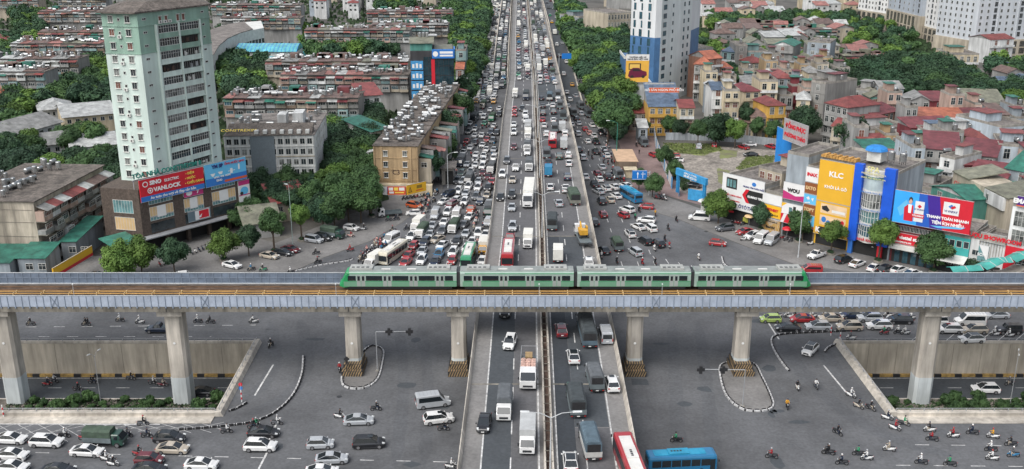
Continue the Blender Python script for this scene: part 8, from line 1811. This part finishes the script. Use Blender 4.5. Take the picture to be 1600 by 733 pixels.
# blue direction signs
g0 = W(1014,305); r = thing('direction_sign','blue direction sign on a cantilever among the right street trees','road sign',(g0.x,g0.y,0)); b = MB(); b.tube((0,0,0),(0,0,6.8),.13,.1,8); b.tube((0,0,5.2),(-4.4,0,5.2),.07,.06,6); b.tube((0,0,6.3),(-4.4,0,6.3),.07,.06,6); b.build('mast', M_galv, r)
b = MB(); b.box(-4.8,-.18,4.4,-.8,-.1,7.0); b.build('panel', mat('sign_road_blue',(.01,.16,.5),rough=.4,var=.05), r)
b = MB(); b.add([(-3.6,-.2,5.9),(-3.0,-.2,5.9),(-3.3,-.2,6.6),(-3.2,-.2,4.8),(-3.4,-.2,4.8),(-3.4,-.2,5.9),(-3.2,-.2,5.9)], [(0,1,2),(4,3,6,5)]); b.build('printed_arrow', M_lt, r)
b = MB(); b.box(-4.7,-.19,6.85,-.9,-.181,6.93); b.box(-4.7,-.19,4.48,-.9,-.181,4.56); b.box(-2.0,-.19,4.8,-1.85,-.181,6.6); b.box(-2.4,-.19,5.9,-1.2,-.181,6.05); b.build('printed_lines', M_lt, r)
Y = 445; r = thing('direction_sign','small blue direction sign over the far right ramp','road sign',(fx(Y,23.4),Y,2)); b = MB(); b.tube((0,0,0),(0,0,11),.15,.1,8); b.tube((0,0,10.5),(4,0,10.5),.08,.06,6); b.build('mast', M_galv, r); b = MB(); b.box(1.2,-.2,9,5.4,-.1,11.4); b.build('panel', MATS['sign_road_blue'], r)
# kiosk and lot on the right
A, B = W(966,284,3.6), W(987,286,3.6); A.z=B.z=0; r = thing('kiosk','long kiosk with a tan sheet roof beside the brick pavement','kiosk',(W(966,254,3.6).x, W(970,256,3.6).y, 0)); 
Lk = 5.6; b = MB(); b.box(0,0,0,Lk,16,3.2); b.build('wall', wm('brown'), r); b = MB()
for k in range(8): b = MB(); b.loft([[(x,k*2+.02,3.3),(x,k*2+1.98,3.3),(x,k*2+1.98,3.2),(x,k*2+.02,3.2)] for x in (-.4,Lk+.4)]); flipfix(b.build('roof_sheet', mat('roof_tan',(.5,.34,.22),rough=.7,var=.15,scale=.5), r).data)
g0 = W(978,268); r.location = (g0.x-2.5, g0.y-1, 0)
r = thing('kiosk','small cream stall just below the tan roofed kiosk','stall',(W(979,282).x, W(979,278).y, 0)); b = MB(); b.box(0,0,0,3,3,2.4); b.build('wall', wm('cream'), r); b = MB(); b.box(-.4,-.6,2.41,3.4,3.2,2.55); b.build('roof', wm('cream'), r)
M_weed = mat('weeds', (.14,.165,.05), rough=.95, var=.55, scale=.25, dark=(.12,.105,.085), detail=8)
lotp = [(1038,224),(1230,236),(1224,262),(1190,290),(1128,325),(1064,300),(1045,262)]
b = MB(); b.sheet([W(x,y)[:2] for x,y in lotp], .014); tag(b.build('gravel_lot', mat('gravel', (.3,.27,.235), rough=.95, var=.35, scale=.2, mid=True)), kind='structure')
for pts in [[(1036,224),(1120,226),(1128,234),(1100,244),(1060,240),(1042,238)],[(1122,233),(1152,236),(1150,246),(1126,248)],[(1168,244),(1212,244),(1205,262),(1170,270),(1150,264)],[(1044,245),(1052,246),(1075,285),(1066,296),(1052,272)],[(1120,262),(1140,268),(1132,290),(1122,285)]]:
    b = MB(); P_ = [W(x,y) for x,y in pts]; c = sum(P_, Vector())/len(P_); pp = []
    for i in range(len(P_)):
        for k in range(4): q = P_[i].lerp(P_[(i+1)%len(P_)], k/4); pp.append((c+(q-c)*R.uniform(.88,1.1))[:2])
    b.sheet(pp, .022); o = b.build('weeds', M_weed); tag(o, kind='structure')
# grass blades over the weeds and low bushes: uncountable
gb = MB(); Rg = random.Random(8)
def blades(poly, n, hgt, m, z=0):
    P_ = [W(x,y,z) for x,y in poly]; xs=[p.x for p in P_]; ys=[p.y for p in P_]; k_=0; t=0
    while k_ < n and t < n*6:
        t += 1; x, y = Rg.uniform(min(xs),max(xs)), Rg.uniform(min(ys),max(ys)); c=False
        for i in range(len(P_)):
            a,b_=P_[i],P_[i-1]
            if (a.y>y)!=(b_.y>y) and x<(b_.x-a.x)*(y-a.y)/(b_.y-a.y)+a.x: c=not c
        if not c: continue
        k_ += 1; a = Rg.uniform(0,3.14); s = hgt*Rg.uniform(.4,1); dx, dy = s*.6*math.cos(a), s*.6*math.sin(a)
        gb.add([(x-dx,y-dy,z),(x+dx,y+dy,z),(x+dx*.6,y+dy*.6,z+s),(x-dx*.7,y-dy*.7,z+s*.8)], [(0,1,2,3)], m)
M_gr = mat('grass_blades', (.14,.18,.055), rough=.9, var=.35, scale=.4); M_gr2 = mat('undergrowth', (.04,.075,.03), rough=.9, var=.4, scale=.4)
blades([(1036,224),(1120,226),(1128,234),(1100,242),(1060,240)], 1600, .5, M_gr); blades([(1168,244),(1212,244),(1205,262),(1170,270),(1150,264)], 1200, .5, M_gr); blades([(1044,245),(1052,246),(1078,290),(1068,298),(1052,272)], 1500, 1.3, M_gr2)
tag(gb.build('lot_weeds'), 'tall weeds and grass tufts growing in the gravel lot', 'weeds', kind='stuff')
# undergrowth covering the ground between distant roofs
gb = MB()
for poly, n in [([(0,120),(180,80),(195,290),(0,262)],2600),([(340,90),(640,60),(600,330),(345,310)],5200),([(1090,30),(1440,60),(1540,150),(1290,130),(1100,110)],5600),([(690,10),(765,0),(712,250),(655,260)],2200),([(870,0),(985,40),(985,195),(930,160)],2200),([(0,-5),(740,-5),(640,60),(340,80),(0,120)],6000)]: blades(poly, n, 2.6, M_gr2)
tag(gb.build('undergrowth'), 'dark low undergrowth filling the gaps between far buildings', 'undergrowth', kind='stuff')
# hedges in the trench medians
for (x0,x1,lab,nb) in [(-86,-48,'left',70),(61,125,'right',100)]:
    hd = MB(); lob = CRF[0]; 
    for k in range(nb):
        x = Rg.uniform(x0,x1); y = Rg.uniform(150.0,154.2); s = Rg.uniform(.5,.95) if Rg.random() < .88 else 1.4
        if any(abs(x-q) < 2.3 for q in (-84.7,-56.2,69.8,99)): continue
        me = Rg.choice(CRL); kk = len(hd.v); hd.v += [(x+v.co.x*s, y+v.co.y*s, TZ+.2+s*.8+v.co.z*s*1.1) for v in me.vertices]
        for p_ in me.polygons: hd.f.append(tuple(kk+j for j in p_.vertices)); hd.m.append(0)
    hd.mats = [LM['mid']]; o = hd.build('hedge'); o.material_slots[0].material = LM['mid']; tag(o, 'mixed shrub hedge planted along the %s underpass median' % lab, 'hedge', kind='stuff')
    gb = MB(); 
    for k in range(2600):
        x = Rg.uniform(x0,x1); y = Rg.uniform(148.4,154.4); a = Rg.uniform(0,3.14); s = Rg.uniform(.15,.4); gb.add([(x-s*math.cos(a),y-s*math.sin(a),TZ+.2),(x+s*math.cos(a),y+s*math.sin(a),TZ+.2),(x+s*.5,y,TZ+.2+s)], [(0,1,2)], M_gr2)
    tag(gb.build('ground_cover'), 'low green ground cover in the %s underpass median' % lab, 'ground cover', kind='stuff')
# fence of the lot: sheet panels along the back, blue and white hoarding along the street
def panel_fence(pts, h, wd, mats_, label, z=0):
    r = thing('fence', label, 'fence', (0,0,0)); P_ = [W(x,y) for x,y in pts]; k = 0
    mes = [MB().box(.03,-.03,.05,wd-.03,.03,h).mesh('fence_panel', [m]) for m in mats_]; pm = MB().box(-.06,-.08,0,.06,.08,h+.12).mesh('fence_post', [M_grey])
    for a, b_ in zip(P_, P_[1:]):
        d = b_-a; n = max(1, int(d.length/wd)); ang = math.atan2(d.y,d.x)
        for i in range(n):
            p = a+d*(i/n); inst('fence_panel', mes[k % len(mes)], r, (p.x,p.y,0), ang, (d.length/n/wd,1,1)); inst('fence_post', pm, r, (p.x,p.y,0), ang); k += 1
    return r
M_fg = mat('fence_sheet_grey',(.33,.36,.38),rough=.6,var=.25,scale=.4,streak=True); M_fw = mat('hoarding_white',(.6,.62,.62),rough=.5,var=.25,scale=.4); M_fb = mat('hoarding_blue',(.05,.3,.6),rough=.5,var=.2,scale=.4)
panel_fence([(1040,219),(1100,220),(1160,223),(1225,230)], 2.6, 2.2, [M_fg], 'grey sheet metal fence along the back of the lot')
panel_fence([(1020,200),(1024,228),(1036,262),(1050,296)], 3.2, 2.4, [M_fb,M_fw,M_fw,M_fw], 'white and blue hoarding between brick street and lot')
# lot gate
A, B = W(1057,300), W(1101,318); loc, rz, L = frame(A,B); r = thing('gate','blue steel gateway with lettered beam at the lot entrance','gate',loc,rz); M_gb = mat('gate_blue',(.04,.28,.55),rough=.5,var=.15,scale=1)
for u in (0,L-.9): b = MB(); b.box(u,-.3,0,u+.25,.3,6.4); b.box(u+.65,-.3,0,u+.9,.3,6.4); b.box(u+.25,-.1,0,u+.65,.1,6.4); b.build('gate_pillar', M_gb, r)
b = MB(); b.box(-.3,-.4,5.0,L+.3,.4,6.8); b.build('beam', M_gb, r); text('CÔNG TY CỔ PHẦN', .6, M_lt, r, (L/2,-.45,6.3)); text('BÃI ĐỖ XE Ô TÔ', .75, M_lt, r, (L/2,-.45,5.5), bold=.03)
for u, a in ((1.0,-35),(L-1.0,-150)): b = MB(); b.box(0,-.04,.2,4.2,.04,3.2); o = b.build('gate_leaf', M_gb, r); o.location = (u,0,0); o.rotation_euler = (0,0,math.radians(a))
b = MB(); g1 = W(1108,328); b.box(-2,0,0,3.6,.12,2.6); o = b.build('gate_side_sheet', M_gb); o.name = 'hoarding'; o.location = (g1.x,g1.y,0); o.rotation_euler=(0,0,rz); tag(o,'blue sheet hoarding right of the lot gate','hoarding')
g1 = W(1098,334); r = thing('gate_cabinet','white cabinet box with pale hood before the lot gate','cabinet',(g1.x,g1.y,0)); b = MB(); b.box(-.5,-.5,0,.5,.5,3.2); b.build('box', M_white2, r); b = MB(); b.dome((0,0,3.3),1.5,.6,8); b.build('hood', M_white2, r)
g1 = W(1163,350); r = thing('market_stall','yellow green tricycle cart beside the parked red hatchback','cart',(g1.x+1,g1.y,0),-.6); b = MB(); b.box(-1.2,-.8,.5,1.2,.8,1.7); b.build('body', mat('cart_lime',(.35,.36,.06),rough=.6,var=.2), r)
for x, y in ((-.8,-.85),(-.8,.85),(.9,0)): b = MB(); b.tube((x,y-.05,.32),(x,y+.05,.32),.32,n=12); b.build('wheel', M_tyre, r)
for i, (x,y,c) in enumerate([(1142,343,M_rd),(1170,352,M_tan),(1229,372,M_rd),(1365,399,M_white2)]):
    g1 = W(x,y); r = thing('parasol','%s shop parasol %s' % (['red','tan','crimson','white'][i], ['at the car parts shop door','before the car parts shop corner','at the foot of the grey front','under the blue pylon building'][i]),'parasol',(g1.x,g1.y,0)); b = MB(); b.dome((0,0,2.2),1.3,.6,8,c); b.build('canopy', None, r); b = MB(); b.tube((0,0,0),(0,0,2.3),.04,n=6); b.build('pole', M_galv, r)
# footbridge roof at the right
r = thing('footbridge','footbridge covered by a jointed teal sheet roof at lower right','footbridge',(0,0,0)); M_tr = mat('footbridge_roof',(.06,.33,.29),rough=.5,var=.2,scale=.5)
pz = [(1484,421,6),(1532,418,6.3),(1560,406,7),(1578,406,7),(1610,391,8),(1660,368,9)]; P_ = [W(x,y,z) for x,y,z in pz]
for a, b_ in zip(P_, P_[1:]):
    n = max(2, int((b_-a).length/2.4)); d = (b_-a); s = Vector((-d.y,d.x,0)).normalized()*1.55
    for k in range(n):
        p, q = a+d*(k/n), a+d*((k+.96)/n); b = MB(); m1, m2 = p+Vector((0,0,.5)), q+Vector((0,0,.5))
        b.loft([[tuple(p-s),tuple(m1),tuple(p+s),tuple(p+s-Vector((0,0,.1))),tuple(m1-Vector((0,0,.1))),tuple(p-s-Vector((0,0,.1)))],[tuple(q-s),tuple(m2),tuple(q+s),tuple(q+s-Vector((0,0,.1))),tuple(m2-Vector((0,0,.1))),tuple(q-s-Vector((0,0,.1)))]]); flipfix(b.build('roof_sheet', M_tr, r).data)
        b = MB(); b.tube(tuple(q-s*1.02+Vector((0,0,.05))),tuple(m2+Vector((0,0,.06))),.07,n=4); b.tube(tuple(m2+Vector((0,0,.06))),tuple(q+s*1.02+Vector((0,0,.05))),.07,n=4); b.build('roof_rib', M_galv, r)
    b = MB(); zf = Vector((0,0,2.7)); b.loft([[tuple(a-s-zf),tuple(a+s-zf),tuple(a+s-zf-Vector((0,0,.3))),tuple(a-s-zf-Vector((0,0,.3)))],[tuple(b_-s-zf),tuple(b_+s-zf),tuple(b_+s-zf-Vector((0,0,.3))),tuple(b_-s-zf-Vector((0,0,.3)))]]); flipfix(b.build('walkway', M_conc, r).data)
    b = MB()
    b.tube((a.x,a.y,0),(a.x,a.y,a.z-2.8),.25,n=8); b.build('column', M_conc, r)
# kerb blocks along the roadside aprons, planters of street trees
for i, (cx, by) in enumerate([(429,394),(472,376),(581,339),(1190,359),(1248,378),(1298,397),(1372,409),(1458,425),(350,407)]):
    g1 = W(cx,by); r = thing('tree_planter','round planted kerb ring under a street tree, %s from the left' % ordn(i),'planter',(g1.x,g1.y,0),0,'planters under street trees'); b = MB(); b.tube((0,0,0),(0,0,.35),1.1,1.0,10,M_conc_dk); b.build('ring', None, r); o = inst('shrub', CRF[2], r, (0,0,.6), 0, (.9,.9,.55), {0: LM['dark']})
# roadside manhole covers
for i, (x,y) in enumerate([(181*1+349,620),(548,404),(1103,362),(497,401)]):
    g1 = W(x,y); b = MB(); b.tube((0,0,0),(0,0,.02),.42,n=14); o = b.build('manhole_cover', M_dkmet, None, loc=(g1.x,g1.y,.012)); tag(o,'round iron manhole cover %s' % ['on the crossing left of the pier island','by the cream bus corner','at the apron edge before the black SUV','on the left forecourt edge'][i],'manhole cover')
# ---- look-alikes that still share a label get their place in the row
by = defaultdict(list)
for o in list(C.objects):
    if o.parent is None and o.get('label') and o.get('kind') is None: by[o['label']].append(o)
for lab, L_ in by.items():
    if len(L_) < 2: continue
    def sx(o): v = o.location; return 800+FPX*v.x/max(1, v.y*CT+(CAMH-v.z)*ST)
    L_.sort(key=sx); wds = lab.replace(',', '').split()
    for i, o in enumerate(L_):
        tail = ('%s from left' % ordn(i)).split(); b_ = wds[:16-len(tail)]
        while b_[-1] in ('the','of','on','by','at','in','and','a','to','up','with'): b_ = b_[:-1]
        o['label'] = ' '.join(b_)+', '+' '.join(tail)
